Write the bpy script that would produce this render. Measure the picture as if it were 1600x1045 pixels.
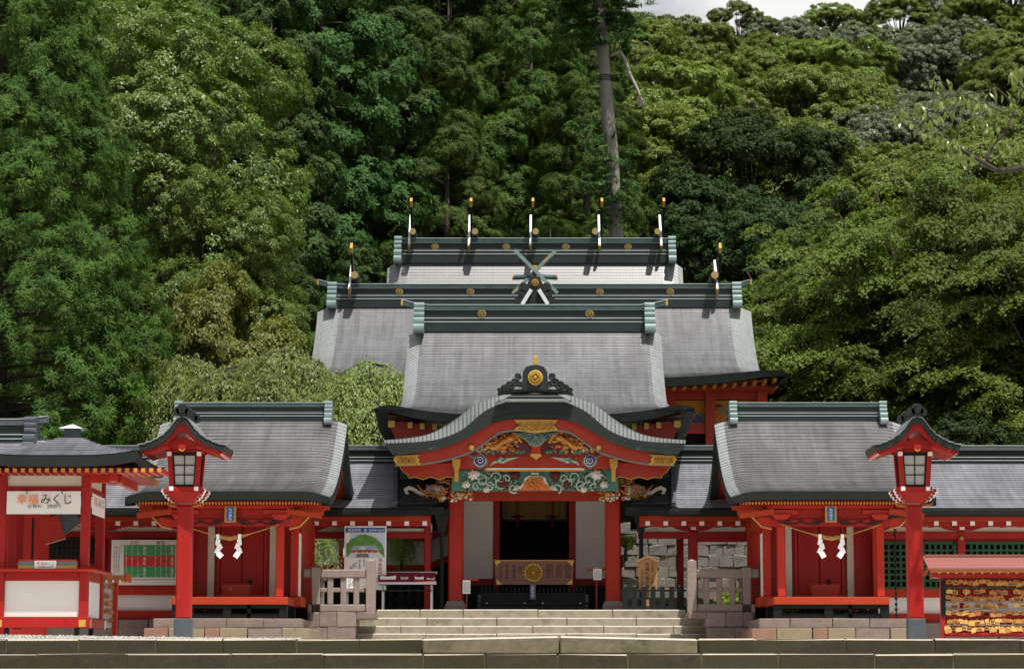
import bpy, bmesh, math, random
import numpy as np
from mathutils import Vector, Matrix, Quaternion

for o in list(bpy.data.objects):
    bpy.data.objects.remove(o)
SC = bpy.context.scene
COL = SC.collection
R = math.radians
random.seed(7)
RNG = np.random.default_rng(11)

# ------------------------------------------------------------------ camera
F = 4000.0                      # focal length in pixels of the 1600 px wide photograph
CX, CY = 835.0, 522.5
PITCH = math.atan((1060 - CY) / F)
SP, CP = math.sin(PITCH), math.cos(PITCH)
CZ = 1.6
cam_d = bpy.data.cameras.new('camera')
cam = bpy.data.objects.new('camera', cam_d)
COL.objects.link(cam)
cam.location = (0, 0, CZ)
cam.rotation_euler = (R(90) + PITCH, 0, 0)
cam_d.sensor_width = 36
cam_d.lens = F / 1600 * 36
cam_d.shift_x = (800 - CX) / 1600
cam_d.clip_start = 0.5
cam_d.clip_end = 3000
SC.camera = cam

# ------------------------------------------------------------------ light
SUN = Vector((0.20, -0.32, 0.92)).normalized()
w = bpy.data.worlds.new('World')
SC.world = w
w.use_nodes = True
nt = w.node_tree
nt.nodes.clear()
sky = nt.nodes.new('ShaderNodeTexSky')
sky.sky_type = 'NISHITA'
sky.sun_disc = False
sky.sun_elevation = math.asin(SUN.z)
sky.sun_rotation = math.atan2(SUN.x, SUN.y)
sky.air_density = 1.0
sky.dust_density = 3.0
sky.ozone_density = 1.0
bg = nt.nodes.new('ShaderNodeBackground')
bg.inputs['Strength'].default_value = 0.05
wo = nt.nodes.new('ShaderNodeOutputWorld')
# broken, sunlit cloud over the whole sky
tcw = nt.nodes.new('ShaderNodeTexCoord')
mpw = nt.nodes.new('ShaderNodeMapping'); mpw.inputs['Scale'].default_value = (1.6, 1.6, 3.6); mpw.inputs['Location'].default_value = (.3, .5, .1)
nt.links.new(tcw.outputs['Generated'], mpw.inputs[0])
nzw = nt.nodes.new('ShaderNodeTexNoise'); nzw.inputs['Scale'].default_value = 1.1; nzw.inputs['Detail'].default_value = 7; nzw.inputs['Roughness'].default_value = .55
nt.links.new(mpw.outputs[0], nzw.inputs['Vector'])
rpw = nt.nodes.new('ShaderNodeValToRGB'); rpw.color_ramp.elements[0].position = .44; rpw.color_ramp.elements[1].position = .52
nt.links.new(nzw.outputs['Fac'], rpw.inputs[0])
mxw = nt.nodes.new('ShaderNodeMixRGB'); mxw.inputs[2].default_value = (12.5, 12.5, 12.3, 1)
nt.links.new(rpw.outputs[0], mxw.inputs[0]); nt.links.new(sky.outputs[0], mxw.inputs[1])
nt.links.new(mxw.outputs[0], bg.inputs[0])
nt.links.new(bg.outputs[0], wo.inputs[0])
sd = bpy.data.lights.new('sun', 'SUN')
sd.energy = 5.0
sd.angle = R(0.55)
sd.color = (1.0, 0.95, 0.87)
so = bpy.data.objects.new('sun', sd)
COL.objects.link(so)
so.location = (10, -20, 60)
so.rotation_mode = 'QUATERNION'
so.rotation_quaternion = SUN.to_track_quat('Z', 'Y')
SC.view_settings.view_transform = 'Standard'
SC.view_settings.look = 'None'
SC.view_settings.exposure = 0.60
SC.view_settings.gamma = 1
SC.view_settings.use_curve_mapping = False
SC.render.engine = 'CYCLES'
SC.cycles.max_bounces = 8
SC.cycles.diffuse_bounces = 5
SC.cycles.glossy_bounces = 2
SC.cycles.transmission_bounces = 3
SC.cycles.use_denoising = True

# ------------------------------------------------------------------ helpers
def Z(py, Y):
    dy = (CY - py) / F
    return CZ + Y * (SP + dy * CP) / (CP - dy * SP)

def X(px, Y, py=850):
    dy = (CY - py) / F
    return Y * ((px - CX) / F) / (CP - dy * SP)

def PX(px, py, Y):
    return (X(px, Y, py), Y, Z(py, Y))

ORG = {}

def tag(o, label=None, cat=None, group=None, kind=None):
    if label: o['label'] = label
    if cat: o['category'] = cat
    if group: o['group'] = group
    if kind: o['kind'] = kind
    return o

def thing(name, label, cat, loc, group=None, kind=None):
    o = bpy.data.objects.new(name, None)
    COL.objects.link(o)
    o.location = loc
    o.empty_display_size = 0.2
    ORG[o.name] = Vector(loc)
    return tag(o, label, cat, group, kind)

def org(o):
    return ORG.get(o.name, Vector((0, 0, 0))) if o is not None else Vector((0, 0, 0))

class MB:
    def __init__(self):
        self.v = []; self.f = []
    def add(self, vs, fs):
        b = len(self.v)
        self.v.extend([tuple(p) for p in vs])
        self.f.extend([tuple(i + b for i in f) for f in fs])
        return self
    def box(self, x0, x1, y0, y1, z0, z1):
        if x0 > x1: x0, x1 = x1, x0
        if y0 > y1: y0, y1 = y1, y0
        if z0 > z1: z0, z1 = z1, z0
        return self.add([(x0,y0,z0),(x1,y0,z0),(x1,y1,z0),(x0,y1,z0),(x0,y0,z1),(x1,y0,z1),(x1,y1,z1),(x0,y1,z1)],
                 [(0,3,2,1),(4,5,6,7),(0,1,5,4),(1,2,6,5),(2,3,7,6),(3,0,4,7)])
    def frustum(self, x0, x1, y0, y1, z0, X0, X1, Y0, Y1, z1):
        return self.add([(x0,y0,z0),(x1,y0,z0),(x1,y1,z0),(x0,y1,z0),(X0,Y0,z1),(X1,Y0,z1),(X1,Y1,z1),(X0,Y1,z1)],
                 [(0,3,2,1),(4,5,6,7),(0,1,5,4),(1,2,6,5),(2,3,7,6),(3,0,4,7)])
    def prism(self, pts, a, b, plane='xz'):
        n = len(pts)
        def m(p, t):
            if plane == 'xz': return (p[0], t, p[1])
            if plane == 'yz': return (t, p[0], p[1])
            return (p[0], p[1], t)
        vs = [m(p, a) for p in pts] + [m(p, b) for p in pts]
        fs = [tuple(range(n))[::-1], tuple(range(n, 2 * n))]
        fs += [(i, (i + 1) % n, n + (i + 1) % n, n + i) for i in range(n)]
        return self.add(vs, fs)
    def band(self, lo, hi, a, b):
        """strip between two polylines (x,z) with the same number of points, thick from y=a to y=b"""
        n = len(lo)
        vs = [(p[0], a, p[1]) for p in lo] + [(p[0], a, p[1]) for p in hi] + [(p[0], b, p[1]) for p in lo] + [(p[0], b, p[1]) for p in hi]
        fs = []
        for i in range(n - 1):
            fs.append((i, i + 1, n + i + 1, n + i))
            fs.append((2*n + i, 3*n + i, 3*n + i + 1, 2*n + i + 1))
            fs.append((i, 2*n + i, 2*n + i + 1, i + 1))
            fs.append((n + i, n + i + 1, 3*n + i + 1, 3*n + i))
        fs.append((0, n, 3*n, 2*n)); fs.append((n-1, 3*n-1, 4*n-1, 2*n-1))
        return self.add(vs, fs)
    def beam(self, p0, p1, w, h, up=(0, 0, 1)):
        p0 = Vector(p0); p1 = Vector(p1)
        d = (p1 - p0).normalized()
        u = Vector(up)
        if abs(d.dot(u)) > .98: u = Vector((0, 1, 0))
        s = d.cross(u).normalized() * (w / 2)
        t = s.cross(d).normalized() * (h / 2)
        vs = [p0-s-t, p0+s-t, p0+s+t, p0-s+t, p1-s-t, p1+s-t, p1+s+t, p1-s+t]
        return self.add(vs, [(0,1,2,3),(7,6,5,4),(0,4,5,1),(1,5,6,2),(2,6,7,3),(3,7,4,0)])
    def tube(self, pts, r, n=8):
        pts = [Vector(p) for p in pts]
        m = len(pts)
        rs = r if isinstance(r, (list, tuple)) else [r] * m
        vs = []; fs = []
        ref = None
        for i, p in enumerate(pts):
            d = (pts[min(i+1, m-1)] - pts[max(i-1, 0)])
            d = d.normalized() if d.length > 1e-9 else Vector((0,0,1))
            if ref is None:
                ref = Vector((1,0,0)) if abs(d.x) < .9 else Vector((0,1,0))
            s = (ref - d * ref.dot(d)).normalized()
            ref = s
            t = d.cross(s)
            for k in range(n):
                a = 2 * math.pi * k / n
                vs.append(p + (s * math.cos(a) + t * math.sin(a)) * rs[i])
        for i in range(m - 1):
            for k in range(n):
                k2 = (k + 1) % n
                fs.append((i*n+k, i*n+k2, (i+1)*n+k2, (i+1)*n+k))
        fs.append(tuple(range(n))[::-1]); fs.append(tuple(range((m-1)*n, m*n)))
        return self.add(vs, fs)
    def lathe(self, prof, c, n=16, axis='z'):
        vs = []; fs = []
        for r, h in prof:
            for k in range(n):
                a = 2 * math.pi * k / n
                u, v = r * math.cos(a), r * math.sin(a)
                if axis == 'z': vs.append((c[0]+u, c[1]+v, c[2]+h))
                elif axis == 'y': vs.append((c[0]+u, c[1]+h, c[2]+v))
                else: vs.append((c[0]+h, c[1]+u, c[2]+v))
        m = len(prof)
        for i in range(m - 1):
            for k in range(n):
                k2 = (k + 1) % n
                fs.append((i*n+k, i*n+k2, (i+1)*n+k2, (i+1)*n+k))
        fs.append(tuple(range(n))[::-1]); fs.append(tuple(range((m-1)*n, m*n)))
        return self.add(vs, fs)
    def blob(self, c, r, nu=8, nv=5):
        r = (r, r, r) if not isinstance(r, (tuple, list)) else r
        vs = [(c[0], c[1], c[2] - r[2])]
        for j in range(1, nv):
            a = -math.pi/2 + math.pi * j / nv
            for k in range(nu):
                b = 2 * math.pi * k / nu
                vs.append((c[0]+r[0]*math.cos(a)*math.cos(b), c[1]+r[1]*math.cos(a)*math.sin(b), c[2]+r[2]*math.sin(a)))
        vs.append((c[0], c[1], c[2] + r[2]))
        fs = [(0, 1+(k+1) % nu, 1+k) for k in range(nu)]
        for j in range(nv - 2):
            for k in range(nu):
                a = 1 + j*nu; b = a + nu; k2 = (k+1) % nu
                fs.append((a+k, a+k2, b+k2, b+k))
        t = len(vs) - 1; a = 1 + (nv-2)*nu
        fs += [(a+k, a+(k+1) % nu, t) for k in range(nu)]
        return self.add(vs, fs)
    def grid(self, rows):
        n = len(rows[0]); m = len(rows)
        vs = [p for r in rows for p in r]
        fs = [(i*n+k, i*n+k+1, (i+1)*n+k+1, (i+1)*n+k) for i in range(m-1) for k in range(n-1)]
        return self.add(vs, fs)
    def mesh(self, name, off=Vector((0,0,0)), smooth=False, m=None, bevel=0, jitter=0):
        me = bpy.data.meshes.new(name)
        me.from_pydata([(x-off.x, y-off.y, z-off.z) for x, y, z in self.v], [], self.f)
        if len(self.f) < 12000:
            bm = bmesh.new(); bm.from_mesh(me)
            bmesh.ops.recalc_face_normals(bm, faces=bm.faces)
            if bevel:
                bmesh.ops.bevel(bm, geom=list(bm.edges), offset=bevel, segments=1, affect='EDGES', clamp_overlap=True)
            if jitter:
                for v in bm.verts:
                    v.co += Vector((random.uniform(-1,1), random.uniform(-1,1), random.uniform(-1,1))) * jitter
            bm.to_mesh(me); bm.free()
        if m is not None: me.materials.append(m)
        if smooth:
            me.polygons.foreach_set('use_smooth', [True] * len(me.polygons))
        return me
    def build(self, name, m, parent=None, smooth=False, bevel=0, jitter=0, kind=None, label=None):
        me = self.mesh(name, org(parent), smooth, m, bevel, jitter)
        o = bpy.data.objects.new(name, me)
        COL.objects.link(o)
        if parent is not None:
            o.parent = parent
            ORG[o.name] = org(parent)
        if kind: o['kind'] = kind
        if label: o['label'] = label
        return o

def inst(name, me, loc, parent=None, rot=(0,0,0), scale=(1,1,1), kind=None):
    o = bpy.data.objects.new(name, me)
    COL.objects.link(o)
    o.location = Vector(loc) - org(parent)
    o.rotation_euler = rot
    o.scale = scale
    if parent is not None: o.parent = parent
    if kind: o['kind'] = kind
    return o

KIDS = {}
def copy_tree(o, parent=None):
    c = o.copy()
    COL.objects.link(c)
    if parent is not None: c.parent = parent
    for ch in list(o.children):
        copy_tree(ch, c)
    return c

# ------------------------------------------------------------------ materials
def M(name, col, rough=.5, metal=0.0, col2=None, scale=3.0, contrast=.5, bump=0.0, bscale=30.0, spec=.28, stretch=(1,1,1), wear=None, wear_amt=.0, wscale=9, coat=0):
    m = bpy.data.materials.new(name)
    m.use_nodes = True
    n = m.node_tree.nodes; l = m.node_tree.links
    b = n['Principled BSDF']
    b.inputs['Roughness'].default_value = rough
    b.inputs['Metallic'].default_value = metal
    b.inputs['Specular IOR Level'].default_value = spec
    g = n.new('ShaderNodeNewGeometry')
    mp = n.new('ShaderNodeMapping')
    mp.inputs['Scale'].default_value = stretch
    l.new(g.outputs['Position'], mp.inputs[0])
    out = None
    c1 = (*col, 1)
    c2 = (*(col2 if col2 else [c * .7 for c in col]), 1)
    nz = n.new('ShaderNodeTexNoise')
    nz.inputs['Scale'].default_value = scale
    nz.inputs['Detail'].default_value = 6
    nz.inputs['Roughness'].default_value = .65
    l.new(mp.outputs[0], nz.inputs['Vector'])
    r = n.new('ShaderNodeValToRGB')
    r.color_ramp.elements[0].position = .5 - contrast / 2
    r.color_ramp.elements[1].position = .5 + contrast / 2
    r.color_ramp.elements[0].color = c2
    r.color_ramp.elements[1].color = c1
    l.new(nz.outputs['Fac'], r.inputs[0])
    out = r.outputs[0]
    if wear is not None:
        w2 = n.new('ShaderNodeTexNoise')
        w2.inputs['Scale'].default_value = wscale
        w2.inputs['Detail'].default_value = 8
        l.new(mp.outputs[0], w2.inputs['Vector'])
        r2 = n.new('ShaderNodeValToRGB')
        r2.color_ramp.elements[0].position = .62 - wear_amt
        r2.color_ramp.elements[1].position = .70 - wear_amt
        l.new(w2.outputs['Fac'], r2.inputs[0])
        mx = n.new('ShaderNodeMixRGB')
        mx.inputs[2].default_value = (*wear, 1)
        l.new(r2.outputs[0], mx.inputs[0]); l.new(out, mx.inputs[1])
        out = mx.outputs[0]
    l.new(out, b.inputs['Base Color'])
    if bump:
        bn = n.new('ShaderNodeTexNoise')
        bn.inputs['Scale'].default_value = bscale
        bn.inputs['Detail'].default_value = 5
        l.new(mp.outputs[0], bn.inputs['Vector'])
        bp = n.new('ShaderNodeBump')
        bp.inputs['Strength'].default_value = bump
        bp.inputs['Distance'].default_value = .02
        l.new(bn.outputs['Fac'], bp.inputs['Height'])
        l.new(bp.outputs[0], b.inputs['Normal'])
    return m

def roof_mat(name, col, col2, rough=.42, bx=.28, bz=.09, spec=.55, joint=.82):
    """aged copper sheet: shingle-wise tone, rain streaks down the slope"""
    m = bpy.data.materials.new(name); m.use_nodes = True
    n = m.node_tree.nodes; l = m.node_tree.links
    b = n['Principled BSDF']
    b.inputs['Specular IOR Level'].default_value = spec
    g = n.new('ShaderNodeNewGeometry')
    mp = n.new('ShaderNodeMapping'); mp.inputs['Scale'].default_value = (1, 0, 1)
    sx = n.new('ShaderNodeSeparateXYZ'); l.new(g.outputs['Position'], sx.inputs[0])
    cb = n.new('ShaderNodeCombineXYZ'); l.new(sx.outputs[0], cb.inputs[0]); l.new(sx.outputs[2], cb.inputs[1])
    br = n.new('ShaderNodeTexBrick')
    br.inputs['Scale'].default_value = 1
    br.inputs['Brick Width'].default_value = bx
    br.inputs['Row Height'].default_value = bz
    br.inputs['Mortar Size'].default_value = .005
    br.inputs['Color1'].default_value = (*col, 1); br.inputs['Color2'].default_value = (*col2, 1)
    br.inputs['Mortar'].default_value = (*[c * joint for c in col2], 1)
    br.inputs['Bias'].default_value = -.1
    l.new(cb.outputs[0], br.inputs['Vector'])
    mp2 = n.new('ShaderNodeMapping'); mp2.inputs['Scale'].default_value = (6, .35, .35)
    l.new(g.outputs['Position'], mp2.inputs[0])
    nz = n.new('ShaderNodeTexNoise'); nz.inputs['Scale'].default_value = 1.3; nz.inputs['Detail'].default_value = 7; nz.inputs['Roughness'].default_value = .7
    l.new(mp2.outputs[0], nz.inputs['Vector'])
    rp = n.new('ShaderNodeValToRGB')
    rp.color_ramp.elements[0].position = .32; rp.color_ramp.elements[1].position = .70
    rp.color_ramp.elements[0].color = (.80, .80, .80, 1); rp.color_ramp.elements[1].color = (1.28, 1.29, 1.31, 1)
    l.new(nz.outputs['Fac'], rp.inputs[0])
    mx = n.new('ShaderNodeMixRGB'); mx.blend_type = 'MULTIPLY'; mx.inputs[0].default_value = 1
    l.new(br.outputs['Color'], mx.inputs[1]); l.new(rp.outputs[0], mx.inputs[2])
    # broad patches
    n2 = n.new('ShaderNodeTexNoise'); n2.inputs['Scale'].default_value = .9; n2.inputs['Detail'].default_value = 5
    l.new(g.outputs['Position'], n2.inputs['Vector'])
    r3 = n.new('ShaderNodeValToRGB'); r3.color_ramp.elements[0].position = .35; r3.color_ramp.elements[1].position = .7
    r3.color_ramp.elements[0].color = (.85, .83, .83, 1); r3.color_ramp.elements[1].color = (1.1, 1.1, 1.1, 1)
    l.new(n2.outputs['Fac'], r3.inputs[0])
    mx2 = n.new('ShaderNodeMixRGB'); mx2.blend_type = 'MULTIPLY'; mx2.inputs[0].default_value = 1
    l.new(mx.outputs[0], mx2.inputs[1]); l.new(r3.outputs[0], mx2.inputs[2])
    l.new(mx2.outputs[0], b.inputs['Base Color'])
    rr = n.new('ShaderNodeMapRange'); rr.inputs['To Min'].default_value = rough - .1; rr.inputs['To Max'].default_value = rough + .15
    l.new(nz.outputs['Fac'], rr.inputs[0]); l.new(rr.outputs[0], b.inputs['Roughness'])
    bp = n.new('ShaderNodeBump'); bp.inputs['Strength'].default_value = .35; bp.inputs['Distance'].default_value = .01
    l.new(br.outputs['Fac'], bp.inputs['Height']); bp.invert = True
    l.new(bp.outputs[0], b.inputs['Normal'])
    return m

def stone_tread_mat(name, riser, riser2, tread, moss, mossamt=.5, bump=.5):
    """worn top with sunlit nosing put into its pale colour, damp mossy face"""
    m = bpy.data.materials.new(name); m.use_nodes = True
    n = m.node_tree.nodes; l = m.node_tree.links
    b = n['Principled BSDF']; b.inputs['Roughness'].default_value = .85
    g = n.new('ShaderNodeNewGeometry')
    sx = n.new('ShaderNodeSeparateXYZ'); l.new(g.outputs['True Normal'], sx.inputs[0])
    def noise(s, d=8):
        t = n.new('ShaderNodeTexNoise'); t.inputs['Scale'].default_value = s; t.inputs['Detail'].default_value = d; t.inputs['Roughness'].default_value = .7
        l.new(g.outputs['Position'], t.inputs['Vector']); return t
    def ramp(src, a, bb, ca, cb_):
        r = n.new('ShaderNodeValToRGB'); r.color_ramp.elements[0].position = a; r.color_ramp.elements[1].position = bb
        r.color_ramp.elements[0].color = (*ca, 1); r.color_ramp.elements[1].color = (*cb_, 1)
        l.new(src, r.inputs[0]); return r.outputs[0]
    def mix(f, a, c):
        x = n.new('ShaderNodeMixRGB'); l.new(f, x.inputs[0]); l.new(a, x.inputs[1]); l.new(c, x.inputs[2]); return x.outputs[0]
    base = ramp(noise(7).outputs['Fac'], .35, .68, riser2, riser)
    mossc = ramp(noise(30).outputs['Fac'], .3, .7, [c*.6 for c in moss], moss)
    mf = ramp(noise(1.7).outputs['Fac'], .60 - mossamt*.25, .72 - mossamt*.2, (0,0,0), (1,1,1))
    c = mix(mf, base, mossc)
    tc = ramp(noise(18).outputs['Fac'], .35, .65, [k*.8 for k in tread], tread)
    ft = ramp(sx.outputs[2], .35, .55, (0,0,0), (1,1,1))  # tops and nosings paler by slope: sun highlight put into the colour
    c = mix(ft, c, tc)
    l.new(c, b.inputs['Base Color'])
    bp = n.new('ShaderNodeBump'); bp.inputs['Strength'].default_value = bump; bp.inputs['Distance'].default_value = .015
    l.new(noise(45).outputs['Fac'], bp.inputs['Height']); l.new(bp.outputs[0], b.inputs['Normal'])
    return m

def leaf_mat(name, cols, transl=.25, rough=.45, spec=.4):
    m = bpy.data.materials.new(name); m.use_nodes = True
    n = m.node_tree.nodes; l = m.node_tree.links
    b = n['Principled BSDF']; b.inputs['Roughness'].default_value = rough; b.inputs['Specular IOR Level'].default_value = spec
    at = n.new('ShaderNodeAttribute'); at.attribute_name = 'tint'
    oi = n.new('ShaderNodeObjectInfo')
    r = n.new('ShaderNodeValToRGB')
    els = r.color_ramp.elements
    els[0].color = (*cols[0], 1); els[1].color = (*cols[-1], 1)
    for i, c in enumerate(cols[1:-1]):
        e = els.new((i + 1) / (len(cols) - 1)); e.color = (*c, 1)
    l.new(at.outputs['Fac'], r.inputs[0])
    # every tree a slightly different tone
    hv = n.new('ShaderNodeHueSaturation')
    mr = n.new('ShaderNodeMapRange'); mr.inputs['To Min'].default_value = .78; mr.inputs['To Max'].default_value = 1.25
    l.new(oi.outputs['Random'], mr.inputs[0]); l.new(mr.outputs[0], hv.inputs['Value'])
    mh = n.new('ShaderNodeMapRange'); mh.inputs['To Min'].default_value = .485; mh.inputs['To Max'].default_value = .51
    l.new(oi.outputs['Random'], mh.inputs[0]); l.new(mh.outputs[0], hv.inputs['Hue'])
    l.new(r.outputs[0], hv.inputs['Color'])
    l.new(hv.outputs[0], b.inputs['Base Color'])
    t = n.new('ShaderNodeBsdfTranslucent')
    br = n.new('ShaderNodeMixRGB'); br.blend_type = 'MULTIPLY'; br.inputs[0].default_value = 1; br.inputs[2].default_value = (1.3, 1.35, .5, 1)
    l.new(hv.outputs[0], br.inputs[1]); l.new(br.outputs[0], t.inputs['Color'])
    mx = n.new('ShaderNodeMixShader'); mx.inputs[0].default_value = transl
    l.new(b.outputs[0], mx.inputs[1]); l.new(t.outputs[0], mx.inputs[2])
    l.new(mx.outputs[0], n['Material Output'].inputs['Surface'])
    return m

MT = {}
MT['red'] = M('vermilion_paint', (.42, .026, .010), .48, col2=(.28, .013, .007), scale=3.0, contrast=.75, stretch=(2,2,.5), wear=(.42,.15,.09), wear_amt=-.075, wscale=7, bump=.12, spec=.2)
MT['crimson'] = M('crimson_paint', (.35, .013, .010), .46, col2=(.22, .008, .007), scale=3, contrast=.75, stretch=(2,2,.5), wear=(.40,.16,.09), wear_amt=-.08, wscale=9, bump=.1, spec=.2)
MT['orange'] = M('sunlit_tone_vermilion', (.36, .040, .009), .55, col2=(.27, .024, .007), scale=3, contrast=.7, stretch=(.6,.6,2), bump=.1, spec=.2)  # sunlit tone of the red paint, put into the colour
MT['brownred'] = M('aged_and_shade_vermilion', (.36, .030, .010), .5, col2=(.25, .016, .008), scale=2.5, contrast=.7, wear=(.34,.14,.09), wear_amt=-.05, wscale=7, bump=.06)  # aged red, also the eave shade put into worship hall posts and rails
MT['white'] = M('white_plaster', (.72, .70, .67), .8, col2=(.60, .585, .56), scale=1.5, contrast=.8, bump=.05)
MT['whitesun'] = M('white_board_sun_toned', (.66, .65, .63), .8, col2=(.56, .55, .53), scale=1.5, contrast=.8, bump=.05)  # same white, toned down in colour for the sunlit booth panels
MT['whiteshade'] = M('white_plaster_shade_lifted', (.86, .84, .80), .8, col2=(.80, .78, .74), scale=1.5, contrast=.8, bump=.05)  # same white, lightened in colour to lift the shaded porch panels
MT['wavyroof'] = M('grey_copper_ribs', (.15, .16, .162), .38, col2=(.095, .102, .105), scale=6, contrast=.6, stretch=(3,.3,.3), spec=.5)
MT['whitepaint'] = M('white_paint', (.82, .80, .76), .6, col2=(.72, .69, .64), scale=8, contrast=.6)
MT['cream'] = M('cream_board', (.62, .56, .46), .7, col2=(.52, .46, .38), scale=2, contrast=.6)
MT['black'] = M('black_lacquer', (.007, .010, .010), .5, col2=(.012, .015, .014), scale=3, spec=.12)
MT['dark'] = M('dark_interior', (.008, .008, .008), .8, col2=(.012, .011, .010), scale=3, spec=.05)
MT['fascia'] = M('dark_copper', (.018, .025, .023), .55, col2=(.010, .014, .013), scale=5, contrast=.6, wear=(.06,.085,.08), wear_amt=-.06, wscale=5, spec=.2)
MT['ridgedark'] = M('ridge_copper_dark', (.010, .016, .017), .45, col2=(.018, .030, .030), scale=3, contrast=.5, stretch=(.4,1,1), wear=(.05,.09,.085), wear_amt=-.1, wscale=4, spec=.25)
MT['patina'] = M('verdigris_copper', (.20, .27, .265), .40, col2=(.11, .165, .165), scale=3.5, contrast=.5, wear=(.32,.38,.37), wear_amt=-.04, wscale=6, metal=.1)
MT['patinamid'] = M('verdigris_weathered', (.055, .10, .095), .45, col2=(.020, .042, .042), scale=4, contrast=.45, stretch=(1,1,1), wear=(.18,.26,.25), wear_amt=-.06, wscale=7, metal=.15)
MT['lip'] = M('pale_copper_lip', (.42, .45, .44), .4, col2=(.28, .33, .32), scale=3, contrast=.6)
MT['gold'] = M('gilded_metal', (.50, .33, .075), .38, col2=(.34, .21, .04), scale=30, contrast=.5, metal=.4, bump=.2, bscale=60)
MT['goldold'] = M('weathered_gilding', (.34, .25, .10), .45, col2=(.24, .17, .06), scale=20, contrast=.6, metal=.2)
MT['golddull'] = M('ochre_paint', (.48, .27, .05), .5, col2=(.36, .19, .035), scale=10, contrast=.5)
MT['roof'] = roof_mat('copper_roof_grey', (.126, .130, .138), (.106, .109, .116), .38, bx=.22, bz=.06)
MT['roofb'] = roof_mat('copper_roof_blue', (.155, .160, .182), (.118, .122, .138), .5, bx=.35, bz=.12)
MT['roofs'] = roof_mat('copper_roof_brown', (.100, .098, .102), (.080, .078, .082), .40, bx=.33, bz=.08)
MT['edge'] = M('pale_copper_and_sheen', (.225, .24, .242), .38, col2=(.135, .147, .15), scale=6, contrast=.6, stretch=(3,.3,.3), spec=.5)  # verge sky sheen put into a paler colour; also lantern tiles
MT['slate'] = M('slate_plinth', (.07, .085, .10), .6, col2=(.045, .055, .065), scale=6)
MT['wood'] = M('pale_sign_wood', (.40, .22, .09), .6, col2=(.30, .15, .06), scale=4, stretch=(6,6,.5), contrast=.6)
MT['ink'] = M('black_ink', (.015, .013, .012), .6)
MT['redink'] = M('red_ink', (.45, .02, .03), .6, col2=(.42,.02,.03))
MT['orangeink'] = M('orange_ink', (.75, .17, .01), .6, col2=(.72,.16,.01))
MT['paper'] = M('white_paper', (.80, .80, .80), .7, col2=(.76,.76,.77), scale=2)
MT['banner'] = M('banner_cloth', (.72, .70, .67), .8, col2=(.62,.60,.57), scale=2, contrast=.8)
MT['pane'] = M('lantern_pane', (.42, .42, .41), .25, col2=(.33, .33, .32), scale=4)
MT['green'] = M('green_lattice_paint', (.012, .072, .022), .5, col2=(.008,.048,.015), scale=3)
MT['chartgreen'] = M('chart_green', (.06, .30, .10), .6, col2=(.055,.28,.095), scale=3)
MT['chartred'] = M('chart_red', (.55, .03, .03), .6, col2=(.5,.03,.03), scale=3)
MT['blueink'] = M('poster_blue', (.02, .10, .32), .5, col2=(.02,.09,.30))
MT['cap'] = M('light_metal_cap', (.62, .66, .66), .4, col2=(.5,.54,.54), scale=4, metal=.2)
MT['pinkroof'] = M('pink_copper_sheet', (.23, .085, .068), .45, col2=(.16, .058, .046), scale=3, stretch=(.4,4,4), contrast=.7)
MT['emawood'] = M('plaque_wood', (.48, .235, .052), .6, col2=(.34, .15, .035), scale=7, contrast=.7)
MT['emadark'] = M('plaque_wood_aged', (.36, .15, .045), .6, col2=(.27, .10, .03), scale=7, contrast=.7)
MT['emapale'] = M('plaque_wood_new', (.56, .34, .105), .6, col2=(.46, .25, .07), scale=7, contrast=.7)
MT['rope'] = M('straw_rope', (.42, .26, .07), .8, col2=(.28, .15, .04), scale=30, contrast=.6, bump=.4, bscale=80)
MT['granite'] = M('pink_granite', (.235, .180, .160), .85, col2=(.13, .10, .088), scale=9, contrast=.7, wear=(.10,.09,.075), wear_amt=-.02, wscale=14, bump=.5, bscale=60)
MT['granite2'] = M('pink_granite_pale', (.27, .215, .19), .85, col2=(.165, .13, .117), scale=9, contrast=.7, wear=(.14,.12,.10), wear_amt=-.05, wscale=14, bump=.5, bscale=60)
MT['tan'] = M('tan_stone', (.24, .195, .13), .85, col2=(.16, .13, .085), scale=6, contrast=.7, wear=(.12,.11,.07), wear_amt=-.05, wscale=10, bump=.4, bscale=50)
MT['rust'] = M('rust_stone', (.24, .14, .10), .85, col2=(.16, .09, .07), scale=6, contrast=.7, bump=.4, bscale=50)
MT['greystone'] = M('grey_rubble', (.175, .163, .150), .9, col2=(.095, .088, .080), scale=5, contrast=.7, wear=(.09,.09,.06), wear_amt=-.02, wscale=6, bump=.6, bscale=30)
MT['greystone2'] = M('pinkish_rubble', (.20, .165, .148), .9, col2=(.115, .095, .086), scale=5, contrast=.7, wear=(.11,.11,.075), wear_amt=-.03, wscale=6, bump=.6, bscale=30)
MT['mortar'] = M('dark_joint', (.11, .10, .085), .95, col2=(.07, .065, .055), scale=6)
MT['joint'] = M('pale_lime_joint', (.10, .085, .05), .95, col2=(.05, .042, .022), scale=12)
MT['mossstep'] = stone_tread_mat('mossy_step_stone', (.036, .026, .011), (.014, .010, .005), (.38, .33, .26), (.026, .026, .005), .7)
MT['palestep'] = stone_tread_mat('clean_step_stone', (.155, .132, .085), (.10, .088, .054), (.46, .42, .35), (.075, .074, .028), .4, .35)
MT['stair'] = stone_tread_mat('stair_granite', (.275, .24, .18), (.205, .175, .128), (.5, .47, .42), (.165, .142, .095), .3, .25)
MT['ground'] = M('packed_gravel_ground', (.58, .55, .50), .95, col2=(.48, .45, .40), scale=8, contrast=.6, bump=.5, bscale=90)
MT['frontcourt'] = M('front_court_ground', (.33, .31, .28), .95, col2=(.25, .235, .21), scale=6, contrast=.6, bump=.4, bscale=60)
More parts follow.
